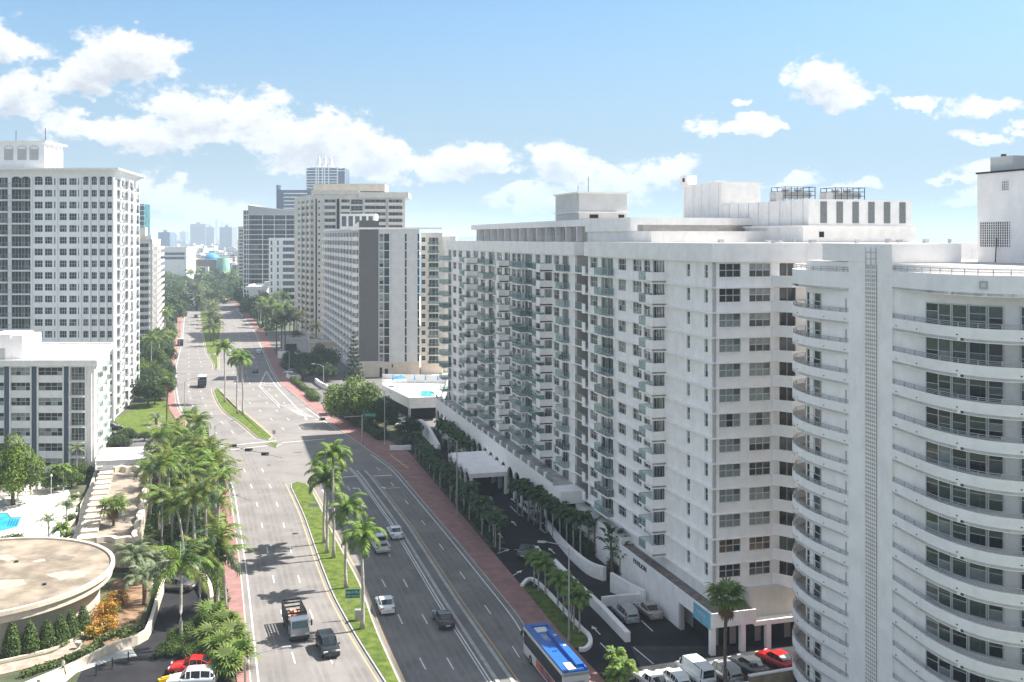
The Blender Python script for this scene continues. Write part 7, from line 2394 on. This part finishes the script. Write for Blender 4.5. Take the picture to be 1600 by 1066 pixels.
# pickup
x, y = gp(593, 858); a = roadang(cRL, y)
e = E('pickup_truck', (x, y, .02), a, 'white pickup truck with open dark bed beside the white sedan', 'pickup')
b = MB(); b.box(-.98, .98, -2.8, -1.0 + 1.0, .5, .62, P_white)
b.box(-.98, -.88, -2.8, 0, .62, 1.12, P_white); b.box(.88, .98, -2.8, 0, .62, 1.12, P_white); b.box(-.87, .87, -2.8, -2.7, .62, 1.1, P_white); b.box(-.87, .87, -2.69, 0, .63, .66, M_dkmetal)
b.box(-.98, .98, .001, 1.6, .5, 1.1, P_white); b.prism([(-.98, 1.6), (.98, 1.6), (.9, 2.85), (-.9, 2.85)], .5, lambda x_, y_: 1.1 - (y_ - 1.6) * .08, P_white); b.build('body', e)
b = MB(); b.prism([(-.9, .05), (.9, .05), (.86, 2.1), (-.86, 2.1)], 1.101, lambda x_, y_: 1.78 if y_ < 1 else 1.15, M_cg); b.build('windows', e)
b = MB(); b.box(-.86, .86, .0, 1.35, 1.7, 1.86, P_white); b.build('roof', e)
for sx in (-1, 1):
    for yy_ in (-1.7, 1.9): w = O('wheel', WHEEL, e, (sx * .86, yy_, .36), pi / 2, 1.1); O('rim', RIM, w)
    O('tail_light', CARM[('sedan', P_white.name)][4], e, (sx * .85, -2.8, .95), 0, .7)
b = MB(); b.box(-.95, .95, -3.0, -2.81, .4, .62, M_gal); b.build('bumper', e)

# stake truck
x, y = gp(462, 988); a = roadang(cLR, y) + pi
st_ = E('stake_truck', (x, y, .02), a, 'white cab stake-bed truck carrying orange crates, coming towards the camera', 'truck')
M_orange = mat('orange_load', (0.50, 0.13, 0.08), .8, .3, 1.5, col2=(0.62, 0.40, 0.30)); M_wood = mat('dark_stakes', (0.03, 0.03, 0.03), .7, .2)
b = MB(); b.box(-1.05, 1.05, -3.4, 1.15, .75, .95, M_wood); b.box(-.4, .4, -3.3, 2.5, .5, .749, M_dkmetal); b.build('bed', st_)
b = MB(); b.prism([(-1.02, 1.35), (1.02, 1.35), (.98, 3.05), (-.98, 3.05)], .55, 1.45, P_silver); b.box(-.95, .95, 1.4, 2.75, 1.451, 2.3, P_silver, top=P_white); b.build('cab', st_)
b = MB(); b.poly([(-.9, 3.03, 1.47), (-.84, 2.78, 2.2), (.84, 2.78, 2.2), (.9, 3.03, 1.47)], M_g3); b.prism([(-.97, 1.6), (-.96, 1.6), (-.96, 2.6), (-.97, 2.6)], 1.5, 2.1, M_cg); b.prism([(.96, 1.6), (.97, 1.6), (.97, 2.6), (.96, 2.6)], 1.5, 2.1, M_cg); b.build('windscreen', st_)
b = MB(); b.prism([(-.93, 2.75), (.93, 2.75), (.95, 3.02), (-.95, 3.02)], 1.455, lambda x_, y_: 2.25 if y_ < 2.9 else 1.47, P_white); b.build('cab_front', st_)
for sx in (-1, 1):
    for i in range(7):
        b = MB() if i == 0 else b; b.box(sx * 1.02 - .04, sx * 1.02 + .04, -3.3 + i * .72, -3.22 + i * .72, .95, 2.5, M_wood)
    b.build('stake', st_)
    for zz in (1.15, 1.6, 2.05, 2.4):
        r_ = MB(); r_.box(sx * 1.02 - .03, sx * 1.02 + .03, -3.35, 1.1, zz, zz + .16, M_wood); r_.build('side_rail', st_)
    for yy_ in (-2.2, 2.3): w = O('wheel', WHEEL, st_, (sx * .86, yy_, .42), pi / 2, 1.25); O('rim', RIM, w)
    b = MB(); b.box(sx * 1.3 - .08, sx * 1.3 + .08, 2.55, 2.65, 1.5, 2.1, M_dkmetal); b.box(min(sx * 1.0, sx * 1.25), max(sx * 1.0, sx * 1.25), 2.58, 2.62, 1.9, 1.95, M_dkmetal); b.build('mirror', st_)
    O('headlight', CARM[('sedan', P_white.name)][3], st_, (sx * .75, 3.06, .85))
for yy_ in (-3.35, 1.05):
    for zz in (1.15, 1.6, 2.05, 2.4): r_ = MB(); r_.box(-.98, .98, yy_ - .03, yy_ + .03, zz, zz + .16, M_wood); r_.build('end_rail', st_)
b = MB(); b.box(-1, 1, 3.06, 3.16, .4, .68, M_dkmetal); b.build('bumper', st_)
for i in range(9):
    b = MB(); s_ = RND.uniform(.35, .6); b.box(0, s_ * 1.1, 0, s_, 0, s_ * .8, M_orange); q = b.build('crate', None, loc=(0, 0, 0))
    lx, ly = RND.uniform(-.85, .2), RND.uniform(-2.9, .2); q.location = (x + lx * cos(a) - ly * sin(a), y + lx * sin(a) + ly * cos(a), .97 + (i % 2) * .35); q.rotation_euler = (0, 0, a + RND.uniform(-.3, .3)); tag(q, 'faded orange crate piled on the bed of the stake truck', 'crate', 'crates on the stake truck')

# box truck and small truck
for (px, py, c, lab, w_, h_, l_, m_, top_) in ((316, 604, cLR, 'box truck with dark sides and white roof on the left carriageway', 2.4, 3.1, 5.2, M_dkmetal, P_white), (282, 540, cLL, 'small grey box truck near the left kerb far up the avenue', 2.3, 2.8, 5.0, P_grey, P_white)):
    x, y = gp(px, py); e = E('box_truck', (x, y, .02), roadang(c, y) + pi, lab, 'truck')
    b = MB(); b.box(-w_ / 2, w_ / 2, -l_ / 2, l_ / 2 - .2, .7, h_, m_, top=top_); b.build('cargo_box', e)
    b = MB(); b.box(-w_ / 2 + .1, w_ / 2 - .1, l_ / 2 - .15, l_ / 2 + 1.4, .5, 1.5, M_dkmetal); b.box(-w_ / 2 + .2, w_ / 2 - .2, l_ / 2 - .15, l_ / 2 + 1.0, 1.501, 2.2, M_cg, top=P_grey); b.build('cab', e)
    for sx in (-1, 1):
        for yy_ in (-1.4, 2.6): w = O('wheel', WHEEL, e, (sx * .95, yy_, .42), pi / 2, 1.25); O('rim', RIM, w)

# bus
M_busblue = mat('bus_roof_blue', (0.02, 0.115, 0.40), .35, .1, .6, spec=.5); M_busw = mat('bus_white', (0.66, 0.64, 0.60), .4, .04); M_ad = mat('bus_advert', (0.55, 0.16, 0.05), .5, .5, .7, col2=(0.05, 0.05, 0.18))
bx, by = gp(830, 1010); fx, fy = gp(842, 1052)
ba = TH0 + .015
# rear-left ground corner of the bus is near the bottom edge, front further away
fl = G(818, 978, 3.1); H_ = 3.1
bs = E('city_bus', (fl[0], fl[1], .02), ba, 'blue-roofed city bus with white digits on the roof at the bottom right', 'bus')
BL, BW = 12.2, 2.6   # local: x 0..BW to the right, y -BL..0 (0 = front)
b = MB(); b.box(0, BW, -BL, 0, .35, 1.35, M_busw); b.box(0.0, BW, -BL, -BL + .3, 1.351, 2.99, M_busw); b.box(0, BW, -.12, 0, 1.351, 1.6, M_busw); b.box(0, BW, -BL, 0, 2.7, 3.0, M_busw); b.build('body', bs)
b = MB(); b.box(0.02, BW - .02, -BL + .301, -.02, 1.351, 2.699, M_cg); b.build('windows', bs)
b = MB()
b.box(0.1, BW - .1, -BL + .1, -.1, 3.001, 3.08, M_busblue)
b.box(0.05, .55, -BL + .1, -.05, 3.081, 3.2, M_busblue); b.box(BW - .95, BW - .25, -BL + .8, -2.6, 3.081, 3.42, M_busblue); b.box(.56, BW - .1, -.75, -.05, 3.081, 3.22, M_busblue)
b.box(.56, 1.2, -7.2, -2.6, 3.081, 3.16, M_busblue); b.box(BW - .24, BW - .05, -BL + .1, -.76, 3.081, 3.2, M_busblue)
b.build('roof', bs)
b = MB(); b.box(.8, BW - .6, -2.2, -.95, 3.081, 3.13, M_busw); b.build('roof_hatch', bs); b = MB(); b.box(.7, BW - 1.1, -BL + .5, -BL + 2.1, 3.081, 3.14, M_busw); b.build('roof_hatch', bs)
text('12857', .78, M_frame, bs, (.86, -3.75, 3.175), (0, 0, -pi / 2), .004, 'roof_number', 'CENTER')
for (ux_, uy_) in ((BW - .6, -4.2), (BW - .6, -7.0)): b = MB(); b.box(-.15, .15, -.15, .15, 3.421, 3.5, M_frame); b.build('roof_vent', bs, loc=(ux_, uy_, 0))
b = MB(); b.box(-.012, -.002, -9.6, -4.2, .5, 1.32, M_ad); b.build('advert', bs)
for yy_ in (-2.4, -BL + 2.9):
    for xx_ in (.12, BW - .12): w = O('wheel', WHEEL, bs, (xx_, yy_, .48), pi / 2, 1.42); O('rim', RIM, w)
b = MB(); b.box(.5, BW - .5, -BL - .02, -BL - .002, 1.1, 2.2, M_gal); b.build('engine_grille', bs)
for xx_ in (.2, BW - .2): O('tail_light', CARM[('sedan', P_white.name)][4], bs, (xx_, -BL - .02, 1.9), 0, .7)
b = MB(); b.box(-.3, -.1, -.05, .05, 2.1, 2.6, M_dkmetal); b.box(-.12, .0, -.02, .02, 2.5, 2.55, M_dkmetal); b.build('mirror', bs)

# ================================================================ STREET FURNITURE
def lamp(px, pyb, pyt, armdir, arml, lab, m=M_gal, head=True, z=.12, tilt=.8):
    x, y = gp(px, pyb); h = height(px, pyb, pyt)
    e = E('street_lamp', (x, y, z), 0, lab, 'street lamp')
    b = MB(); b.tube([(0, 0, 0), (0, 0, .3), (0, 0, .35), (0, 0, h)], [.2, .18, .11, .07], 8, m); b.build('pole', e)
    ax, ay = armdir; L = arml
    b = MB(); b.tube([(0, 0, h - .3), (ax * L * .4, ay * L * .4, h + .35), (ax * L, ay * L, h + .6)], [.06, .05, .04], 6, m); b.build('arm', e)
    if head:
        q = MB(); q.box(-.45, .45, -.16, .16, -.09, .06, m); q.box(-.3, .3, -.12, .12, -.12, -.091, M_hl); o = q.build('lamp_head', e, loc=(ax * (L + .35), ay * (L + .35), h + .6), rz=atan2(ay, ax))
    return e
lamp(889, 1002, 858, (-1, .1), 2.6, 'grey street lamp with curved arm standing in the kerbed palm island')
lamp(714, 806, 690, (-.9, -.3), 1.6, 'tall pale street lamp in the small palms by the right pavement')
lamp(601, 696, 612, (-.9, -.3), 1.6, 'tall street lamp left of the far ramp')
lamp(505.5, 634, 573, (-1, .1), 2.4, 'street lamp beside the bus shelter')
lamp(452, 588, 550, (-1, .1), 2.4, 'street lamp by the walled forecourt')
lamp(288.5, 672, 597, (1, .1), 2.4, 'street lamp at the left kerb before the intersection')
lamp(336, 745, 665, (.8, .5), 3.2, 'street lamp at the left kerb by the fan palms')
lamp(344, 785, 0.0 + 742, (.9, .3), 3.0, 'street lamp rising out of the palm grove')
lamp(383, 1075, 1030, (1, .3), 3.4, 'street lamp reaching over the left lane at the bottom edge')
lamp(280, 545, 505, (1, 0), 2.4, 'distant street lamp on the left kerb')
lamp(404, 512, 480, (-1, 0), 2.4, 'distant street lamp on the right kerb')
# traffic signals
def mast(px, pyb, hgt, tip, lab, ns, sgn=False):
    x, y = gp(px, pyb); e = E('signal_mast', (x, y, .12), 0, lab, 'traffic light')
    b = MB(); b.tube([(0, 0, 0), (0, 0, hgt)], [.18, .13], 8, M_gal); b.build('pole', e)
    tx_, ty_ = tip[0] - x, tip[1] - y
    b = MB(); b.tube([(0, 0, hgt - .4), (tx_ * .5, ty_ * .5, hgt), (tx_, ty_, hgt + .25)], [.11, .08, .05], 6, M_gal); b.build('mast_arm', e)
    q = MB(); q.box(-.62, .62, -.2, .2, -.25, .25, M_dkmetal)
    for i in range(3): q.prism([(-.4 + i * .4 + .13 * cos(t), -.22 + 0 * t + .0) if False else (-.4 + i * .4 + .13 * cos(t), .3 + .02 * sin(t)) for t in np.linspace(0, 2 * pi, 8, endpoint=False)], -.1, .1, M_dkmetal)
    q = q.mesh('signal_head')
    for t in ns: O('signal_head', q, e, (tx_ * t, ty_ * t - .1, hgt - .1 + .3 * t))
    return e
mast(341, 746, 6.4, G(441, 717, 6.6), 'traffic light mast reaching over the left carriageway', (.25, .5, .75))
mt = mast(566, 694, 6.2, G(492, 657, 6.4), 'traffic light mast reaching over the right carriageway from the trees', (.45, .85))
M_sgreen = mat('sign_green', (0.01, 0.20, 0.12), .45, .05)
x, y = gp(566, 694)
b = MB(); b.box(.3, 3.0, -.32, -.28, 5.7, 6.5, M_sgreen); b.build('street_name_sign', mt)
text('W 56 St' if False else 'Collins Av', .5, M_frame, mt, (1.65, -.33, 5.95), (pi / 2, 0, 0), .003)
x, y = gp(323.5, 724); e = E('pedestrian_signal', (x, y, .12), 0, 'signal post with stacked dark heads at the left kerb', 'traffic light'); b = MB(); b.tube([(0, 0, 0), (0, 0, 6.0)], .09, 6, M_gal); b.build('pole', e)
for zz in (5.0, 5.9): b = MB(); b.box(-.25, .25, -.2, .2, zz, zz + .75, M_dkmetal); b.box(-.3, .3, .2, .24, zz - .05, zz + .8, M_dkmetal); b.build('signal_head', e)
x, y = gp(310, 655)
# green guide sign on the median
x, y = gp(551, 968)
e = E('guide_sign', (x, y, .15), .12, 'green road sign with two lines of white lettering on the near median', 'sign')
for sx in (-.45,): b = MB(); b.tube([(sx, 0, 0), (sx, 0, 3.2)], .04, 5, M_gal); b.build('post', e)
b = MB(); b.box(-.85, .85, -.03, .0, 2.25, 3.35, M_sgreen); b.build('panel', e)
b = MB()
for (a_, c_, d_, f_) in ((-.85, .85, 3.3, 3.35), (-.85, .85, 2.25, 2.3)): b.box(a_, c_, -.04, -.031, d_, f_, M_frame)
for sx in (-.85, .8): b.box(sx, sx + .05, -.04, -.031, 2.301, 3.299, M_frame)
b.build('border', e)
text('Beach Bl.d', .42, M_frame, e, (0, -.045, 2.85), (pi / 2, 0, 0), .004); text('NEXT SIGNAL', .24, M_frame, e, (0, -.045, 2.45), (pi / 2, 0, 0), .004)
x, y = gp(490, 817); e = E('road_sign', (x, y, .15), 0, 'grey back of a wide road sign at the near median far tip', 'sign'); b = MB(); b.tube([(0, 0, 0), (0, 0, 2.9)], .04, 5, M_gal); b.build('post', e); b = MB(); b.box(-.75, .75, .03, .07, 2.3, 2.8, M_gal); b.build('panel', e)
x, y = gp(428, 691); e = E('road_sign', (x, y, .15), 0, 'small sign on a post at the intersection tip of the middle median', 'sign'); b = MB(); b.tube([(0, 0, 0), (0, 0, 2.4)], .04, 5, M_gal); b.build('post', e); b = MB(); b.box(-.35, .35, .03, .07, 1.6, 2.4, M_gal); b.build('panel', e)
# bus shelter
x, y = gp(517, 648); e = E('bus_shelter', (x, y, .13), TH0 + pi / 2, 'glass bus shelter with flat pale roof on the right pavement', 'bus shelter')
b = MB(); b.box(-2.3, 2.3, -.9, .9, 2.4, 2.55, M_gal, top=M_pale); b.build('roof', e)
for lx in (-2.1, 2.05):
    for ly in (-.7, .7): b = MB(); b.box(lx, lx + .08, ly - .04, ly + .04, 0, 2.4, M_dkmetal); b.build('post', e)
b = MB(); b.box(-2.0, 2.0, -.72, -.69, .3, 2.2, M_rgd); b.build('glass_panel', e); b = MB(); b.box(-1.5, 1.5, -.55, -.15, .4, .48, M_dkmetal); b.build('bench', e)
x, y = gp(524, 652); e = E('litter_bin', (x, y, .13), 0, 'dark litter bin beside the bus shelter', 'bin'); b = MB(); b.tube([(0, 0, 0), (0, 0, 1.0)], [.3, .33], 10, M_dkmetal); b.build('body', e); b = MB(); b.tube([(0, 0, 1.0), (0, 0, 1.15)], [.35, .2], 10, M_dkmetal); b.build('lid', e)
x, y = gp(278, 662); e = E('litter_bin', (x, y, .13), 0, 'dark litter bin on the left pavement by the lawn', 'bin'); b = MB(); b.tube([(0, 0, 0), (0, 0, 1.0)], [.35, .4], 10, M_dkmetal); b.build('body', e); b = MB(); b.tube([(0, 0, 1.0), (0, 0, 1.15)], [.42, .2], 10, M_dkmetal); b.build('lid', e)
x, y = gp(559.5, 972); e = E('signal_box', (x, y, .15), 0, 'small weathered metal cabinet at the foot of the nearest royal palm', 'cabinet'); b = MB(); b.box(-.35, .35, -.25, .25, 0, 1.2, M_gal); b.build('body', e); b = MB(); b.box(-.38, .38, -.28, .28, 1.2, 1.27, M_gal); b.build('lid', e)
x, y = gp(80, 774); e = E('garden_lamp', (x, y, .05), 0, 'white post lamp beside the pool garden', 'lamp'); b = MB(); b.tube([(0, 0, 0), (0, 0, 3.2)], .06, 6, M_frame); b.build('post', e); b = MB(); b.tube([(0, 0, 3.2), (0, 0, 3.5)], [.25, .1], 8, M_frame); b.build('lamp_head', e)

# ================================================================ FORECOURT of the right mid distance
wallobj('forecourt_wall', 'low white wall with ramp beside the pavement in the middle distance', [(470, 592), (452, 592), (448, 590)], 1.2, .4, M_white, ch=0)
wallobj('forecourt_wall', 'white boundary wall behind the parked cars of the forecourt', [(434, 560), (452, 560), (470, 562)], 2.6, .4, M_white, ch=0)
wallobj('forecourt_wall', 'curved white planter wall under the dark tree', [(493, 598), (500, 604), (512, 610)], 1.4, .5, M_white, ch=1)
gb = building('garage_pavilion', 'low pale garage building under the palms before the cream tower', 'building', gp(438, 552), radians(14), 11, 12, 5.2, M_pale, M_roofg, .3)
b = MB(); b.box(2, 6, -.02, .299, .2, 3.4, M_dark); b.build('garage_opening', gb)
gb = building('garage_pavilion', 'low cream building right of the palms before the cream tower', 'building', gp(483, 560), radians(14), 14, 12, 5.5, M_cream, M_roof, .3)

# ================================================================ THEATRE with cone and far town
def fx(px, D): return (px - 800) * D / FPX
D = 1100.0
th_ = E('theatre_hall', (fx(289, D), D, 0), 0, 'white framed hall with a sea green truncated cone and blue dome beyond the trees', 'building')
M_cone = mat('sea_green_render', (0.27, 0.50, 0.40), .8, .08, .1); M_dome = mat('blue_dome', (0.06, 0.30, 0.60), .4, .15, .1)
sx_ = lambda px: (px - 289) * D / FPX
zz_ = lambda py: 43.5 - (py - HZ) * D / FPX
b = MB(); n = 28
for j in range(n):
    a0, a1 = 2 * pi * j / n, 2 * pi * (j + 1) / n; c = sx_(348.5)
    b.poly([(c + 9.4 * cos(a0), 9.4 * sin(a0), 0), (c + 9.4 * cos(a1), 9.4 * sin(a1), 0), (c + 5.8 * cos(a1), 5.8 * sin(a1), zz_(403)), (c + 5.8 * cos(a0), 5.8 * sin(a0), zz_(403))], M_cone)
b.poly([(sx_(348.5) + 5.8 * cos(2 * pi * j / n), 5.8 * sin(2 * pi * j / n), zz_(403)) for j in range(n)], M_cone); b.build('cone', th_)
for j, (px, py) in enumerate(((339, 419), (344, 418), (350, 418), (355, 419), (341, 423), (347, 423), (353, 423))): 
    b = MB(); b.box(-.35, .35, -.4, .3, -.35, .35, M_dark); b.build('window', th_, loc=(sx_(px), -sqrt(max(.1, 7.6 ** 2 - (sx_(px) - sx_(348.5)) ** 2)), zz_(py)))
b = MB(); b.box(0, sx_(325), 1, 5.9, 0, zz_(417), M_white, top=M_roof); b.build('front_hall', th_)
b = MB(); b.box(sx_(300), sx_(336), 6, 30, 0, zz_(406), M_brownroof); b.build('stage_house', th_)
b = MB(); b.box(sx_(361), sx_(378), 2, 20, 0, zz_(413), M_white, top=M_roof); b.build('side_hall', th_)
b = MB(); b.box(sx_(291), sx_(299.5), 8, 20, 0, zz_(405), M_pale); b.build('grey_tower', th_)
for (a_, c_) in ((290.5, 299), (300.5, 310), (311.5, 320), (362, 369), (370, 377)):
    b = MB(); b.box(sx_(a_), sx_(c_), .93 if a_ < 350 else 1.93, .99 if a_ < 350 else 1.99, 2, zz_(418 if a_ < 350 else 414.5), M_g3); b.build('window', th_)
b = MB(); c = sx_(320.5); R_ = 8.3
for i in range(5):
    for j in range(18):
        t0, t1, a0, a1 = i * pi / 10, (i + 1) * pi / 10, j * pi / 9, (j + 1) * pi / 9
        q = lambda t, a: (c + R_ * cos(t) * cos(a), 26 + R_ * cos(t) * sin(a), zz_(406) + R_ * .85 * sin(t))
        b.poly([q(t0, a0), q(t0, a1), q(t1, a1), q(t1, a0)], M_dome)
b.build('dome', th_)
wb = building('long_white_hall', 'long low white hall with a band of blue windows at the left far distance', 'building', (fx(247, 1000), 1000), 0, 28, 30, 43.5 - (387 - HZ) * 1000 / FPX, M_white)
floors(wb, 0, 0, 0, 28, 22, 4.2, 2, [(1.5, 26, 'w', {'nx': 12, 'nz': 1, 'pal': 'b', 'lo': .6, 'hi': 3.2})], M_white)

M_city = [mat('city_white', (0.55, 0.54, 0.52), .9, .06, .02), mat('city_cream', (0.48, 0.43, 0.36), .9, .06, .02), mat('city_grey', (0.30, 0.30, 0.31), .9, .06, .02), mat('city_pink', (0.42, 0.30, 0.26), .9, .06, .02)]


def citymat(name, base, sw=3.2):
    """far facade too distant to tell windows apart: faint storey bands"""
    m = mat(name, base, .85, .05, .02)
    nd, ln = m.node_tree.nodes, m.node_tree.links
    bs_ = nd['Principled BSDF']; src = bs_.inputs['Base Color'].links[0].from_socket
    k = NB(nd, ln); g = nd.new('ShaderNodeNewGeometry'); s_ = nd.new('ShaderNodeSeparateXYZ'); ln.new(g.outputs['Position'], s_.inputs[0])
    wz = k.m('GREATER_THAN', k.m('FRACT', k.m('DIVIDE', s_.outputs[2], sw)), .55)
    wx_ = k.m('GREATER_THAN', k.m('FRACT', k.m('DIVIDE', k.m('ADD', s_.outputs[0], s_.outputs[1]), 4.1)), .35)
    s2 = nd.new('ShaderNodeSeparateXYZ'); ln.new(g.outputs['Normal'], s2.inputs[0])
    wall_ = k.m('LESS_THAN', k.m('ABSOLUTE', s2.outputs[2]), .5)
    ln.new(k.mix(k.m('MULTIPLY', k.m('MULTIPLY', wz, wx_), k.m('MULTIPLY', wall_, .75)), src, (.05, .06, .07)), bs_.inputs['Base Color'])
    return m


CM_ = [citymat('far_facade_white', (.55, .54, .52)), citymat('far_facade_cream', (.46, .41, .34)), citymat('far_facade_grey', (.26, .27, .29)), citymat('far_facade_blue', (.16, .22, .30))]


def block(x, y, w, d, h, m, lab, grp=None, name='city_building'):
    e = E(name, (x, y, 0), RND.uniform(-.15, .15), lab, 'building', grp)
    b = MB(); b.box(0, w, 0, d, 0, h, m, top=M_roof); b.build('wall', e)
    b = MB(); b.box(w * .3, w * .55, d * .3, d * .6, h, h + 2.5 + h * .04, m, top=M_roof); b.build('roof_house', e)
    return e
for (a_, c_, t_, D_, mi_, lab) in ((247, 265, 363, 2000, 3, 'grey-blue slab in the hazy distance above the white hall'), (297, 322, 350, 3600, 2, 'wide dark grey block on the hazy skyline'), (322, 334, 355, 3500, 2, 'lower shoulder block on the hazy skyline'), (343, 363, 355, 2900, 2, 'tall grey block right of the hazy skyline'),
                              (336, 340, 343, 7000, 3, 'thin tower faint in the haze'), (345, 349, 346, 7500, 3, 'second thin tower faint in the haze'), (352, 357, 349, 7200, 3, 'third faint tower in the haze'), (268, 276, 366, 4200, 2, 'small faint block left of the skyline'), (280, 290, 362, 4800, 3, 'low faint tower left of the skyline'), (216, 228, 372, 1900, 0, 'far pale block just past the beige slab'),
                              (310, 318, 388, 1700, 0, 'white apartment house in the far town'), (322, 334, 384, 1900, 0, 'white stepped apartment house in the far town'), (290, 306, 384, 2100, 1, 'cream long house in the far town'), (366, 376, 392, 1300, 0, 'pale house left of the dark glazed hotel')):
    block(fx(a_, D_), D_, (c_ - a_) * D_ / FPX, 40, 43.5 + (HZ - t_) * D_ / FPX, CM_[mi_], lab)
rr = random.Random(4)
cnt = 0
for i in range(240):
    D_ = 1150 * (6.5 ** rr.random()); px = rr.uniform(222, 372) if rr.random() < .7 else rr.uniform(120, 420)
    w = rr.uniform(16, 55); h = rr.choice((6, 8, 9, 12, 15, 20)) * (1 if D_ < 3000 else 1.6)
    block(fx(px, D_), D_, w, rr.uniform(15, 40), h, rr.choice(CM_[:2] + [CM_[0], CM_[2]]), 'pale low building of the far town', 'low buildings of the far town')
# far greenery, one mass
lum = []
for i in range(1500):
    D_ = 930 * (8 ** rr.random()); px = rr.uniform(-300, 430)
    if D_ < 1300 and 250 < px < 300: continue
    s_ = rr.uniform(5, 9) * (1 + D_ / 3500); lum.append((fx(px, D_), D_, s_ * .45, s_))
me = leafcloud(lum, 42000, 3.0, [L_tree2, L_tree3, L_tree1], 'far_trees', 9, .75, .62)
stuff(O('far_trees', me))
# greenery behind the midrise and between buildings on the right, low mass
lum = [(rr.uniform(-330, -190), rr.uniform(250, 900), 3.5, rr.uniform(4, 7)) for _ in range(260)] + [(rr.uniform(-120, -100) + (560 - q) * .0, q, 3.5, rr.uniform(4, 6)) for q in np.linspace(480, 900, 50)]
stuff(O('garden_trees', leafcloud(lum, 26000, 1.0, [L_tree2, L_tree3], 'garden_trees', 10, .7, .8)))
# ================================================================ one label for each thing that can be told apart
ORD = ['nearest', 'second', 'third', 'fourth', 'fifth', 'sixth', 'seventh', 'eighth', 'ninth', 'tenth', 'eleventh', 'twelfth', 'thirteenth', 'fourteenth', 'fifteenth', 'sixteenth', 'seventeenth', 'eighteenth', 'nineteenth', 'twentieth', 'twenty-first', 'twenty-second', 'twenty-third', 'twenty-fourth', 'twenty-fifth', 'twenty-sixth']
LIN = {'small palms along the right pavement': ('small dark palm of the row along the right pavement', 'counting away from the camera'),
       'small palms before the arcade': ('small palm of the row before the arcade', 'counting away from the camera'),
       'small palms behind the white drive wall': ('small palm of the row behind the white drive wall', 'counting away from the camera'),
       'date palms along the far median': ('date palm of the far median row', 'counting away from the camera'),
       'bright small palms in the kerbed island': ('small bright palm in the kerbed island by the bus', 'from the near end'),
       'small palms by the lot entrance': ('small bright palm at the lot entrance', 'from the bottom edge'),
       'bushy fan palms by the bottom edge': ('bushy low fan palm by the left pavement', 'from the bottom edge'),
       'silvery palms by the ramp': ('arching silvery palm between oval hall and ramp', 'from the bottom edge'),
       'bushes by the bottom left cars': ('round green bush beside the bottom left cars', 'from the bottom edge'),
       'orange crotons by the oval hall': ('orange and yellow croton by the oval hall', 'from the bottom edge'),
       'bushes around the midrise': ('green bush in the beds around the midrise', 'counting away from the camera'),
       'lawn trees before the condominium tower': ('green tree before the condominium tower', 'counting away from the camera')}
ROW = {'coconut palms of the left grove': 'coconut palm of the left grove', 'fan palms of the left grove': 'brown-skirted fan palm above the grove', 'trees in the far left verge': 'tree of the far left verge',
       'palms in the far left verge': 'palm of the far left verge', 'distant trees at the left kerb': 'distant tree at the left kerb', 'date palms before the cream tower': 'date palm before the cream tower', 'loungers on the raised deck': 'white lounger on the raised deck',
       'trees on the far right verge': 'tree of the far right verge', 'trees of the belt beyond the bend': 'tree of the belt beyond the bend', 'palms of the belt beyond the bend': 'palm of the belt beyond the bend', 'trees of the farther belt': 'broad tree of the farther belt', 'tall trees left of the far bend': 'tall tree left of the far bend', 'dark trees of the forecourt': 'dark tree of the slate block forecourt',
       'folded blue parasols on the deck': 'folded blue parasol on the deck', 'open blue parasols on the deck': 'open blue parasol on the deck', 'crates on the stake truck': 'faded orange crate on the stake truck'}
members = {}
for o in list(COL.objects):
    g_ = o.get('group')
    if g_ and o.parent is None: members.setdefault(g_, []).append(o)
for g_, (base_, tail) in LIN.items():
    for i, o in enumerate(sorted(members.get(g_, []), key=lambda q: q.location.y)):
        o['label'] = '%s, %s %s' % (base_, ORD[min(i, 25)] if i else 'nearest', tail if i else 'to the camera')
for g_, base_ in ROW.items():
    ob = sorted(members.get(g_, []), key=lambda q: q.location.y)
    n = len(ob); per = max(3, int(round(sqrt(n)))) if n > 4 else n
    for r0 in range(0, n, per):
        row = sorted(ob[r0:r0 + per], key=lambda q: q.location.x / q.location.y)
        for k, o in enumerate(row):
            rk = ORD[r0 // per] + ' row' + (' from the camera' if r0 else '')
            o['label'] = '%s, %s%s from the left' % (base_, (rk + ', ') if n > per else '', ORD[k] if k else 'first')
names = ('cut by the left edge', 'small one behind the row', 'second from the left', 'third from the left', 'middle one', 'third from the right', 'second from the right', 'rightmost')
for o, nm in zip(sorted(members['conical bushes along the oval hall'], key=lambda q: q.location.x / q.location.y), names):
    o['label'] = 'clipped conical bush along the oval hall, ' + nm
HAZE_D = 0.0002
# ---------------------------------------------------------------- haze
hz = MB(); hz.box(-19000, 22000, -70, 30050, -1.0, 165.0, None)
me = bpy.data.meshes.new('haze'); me.from_pydata(hz.v, [], hz.f)
hm = bpy.data.materials.new('haze_air'); hm.use_nodes = True
hm.node_tree.nodes.clear()
pv = hm.node_tree.nodes.new('ShaderNodeVolumePrincipled')
pv.inputs['Color'].default_value = (0.64, 0.76, 0.90, 1); pv.inputs['Density'].default_value = HAZE_D; pv.inputs['Anisotropy'].default_value = 0.0
ho = hm.node_tree.nodes.new('ShaderNodeOutputMaterial')
hm.node_tree.links.new(pv.outputs[0], ho.inputs['Volume'])
me.materials.append(hm)
stuff(O('haze', me))
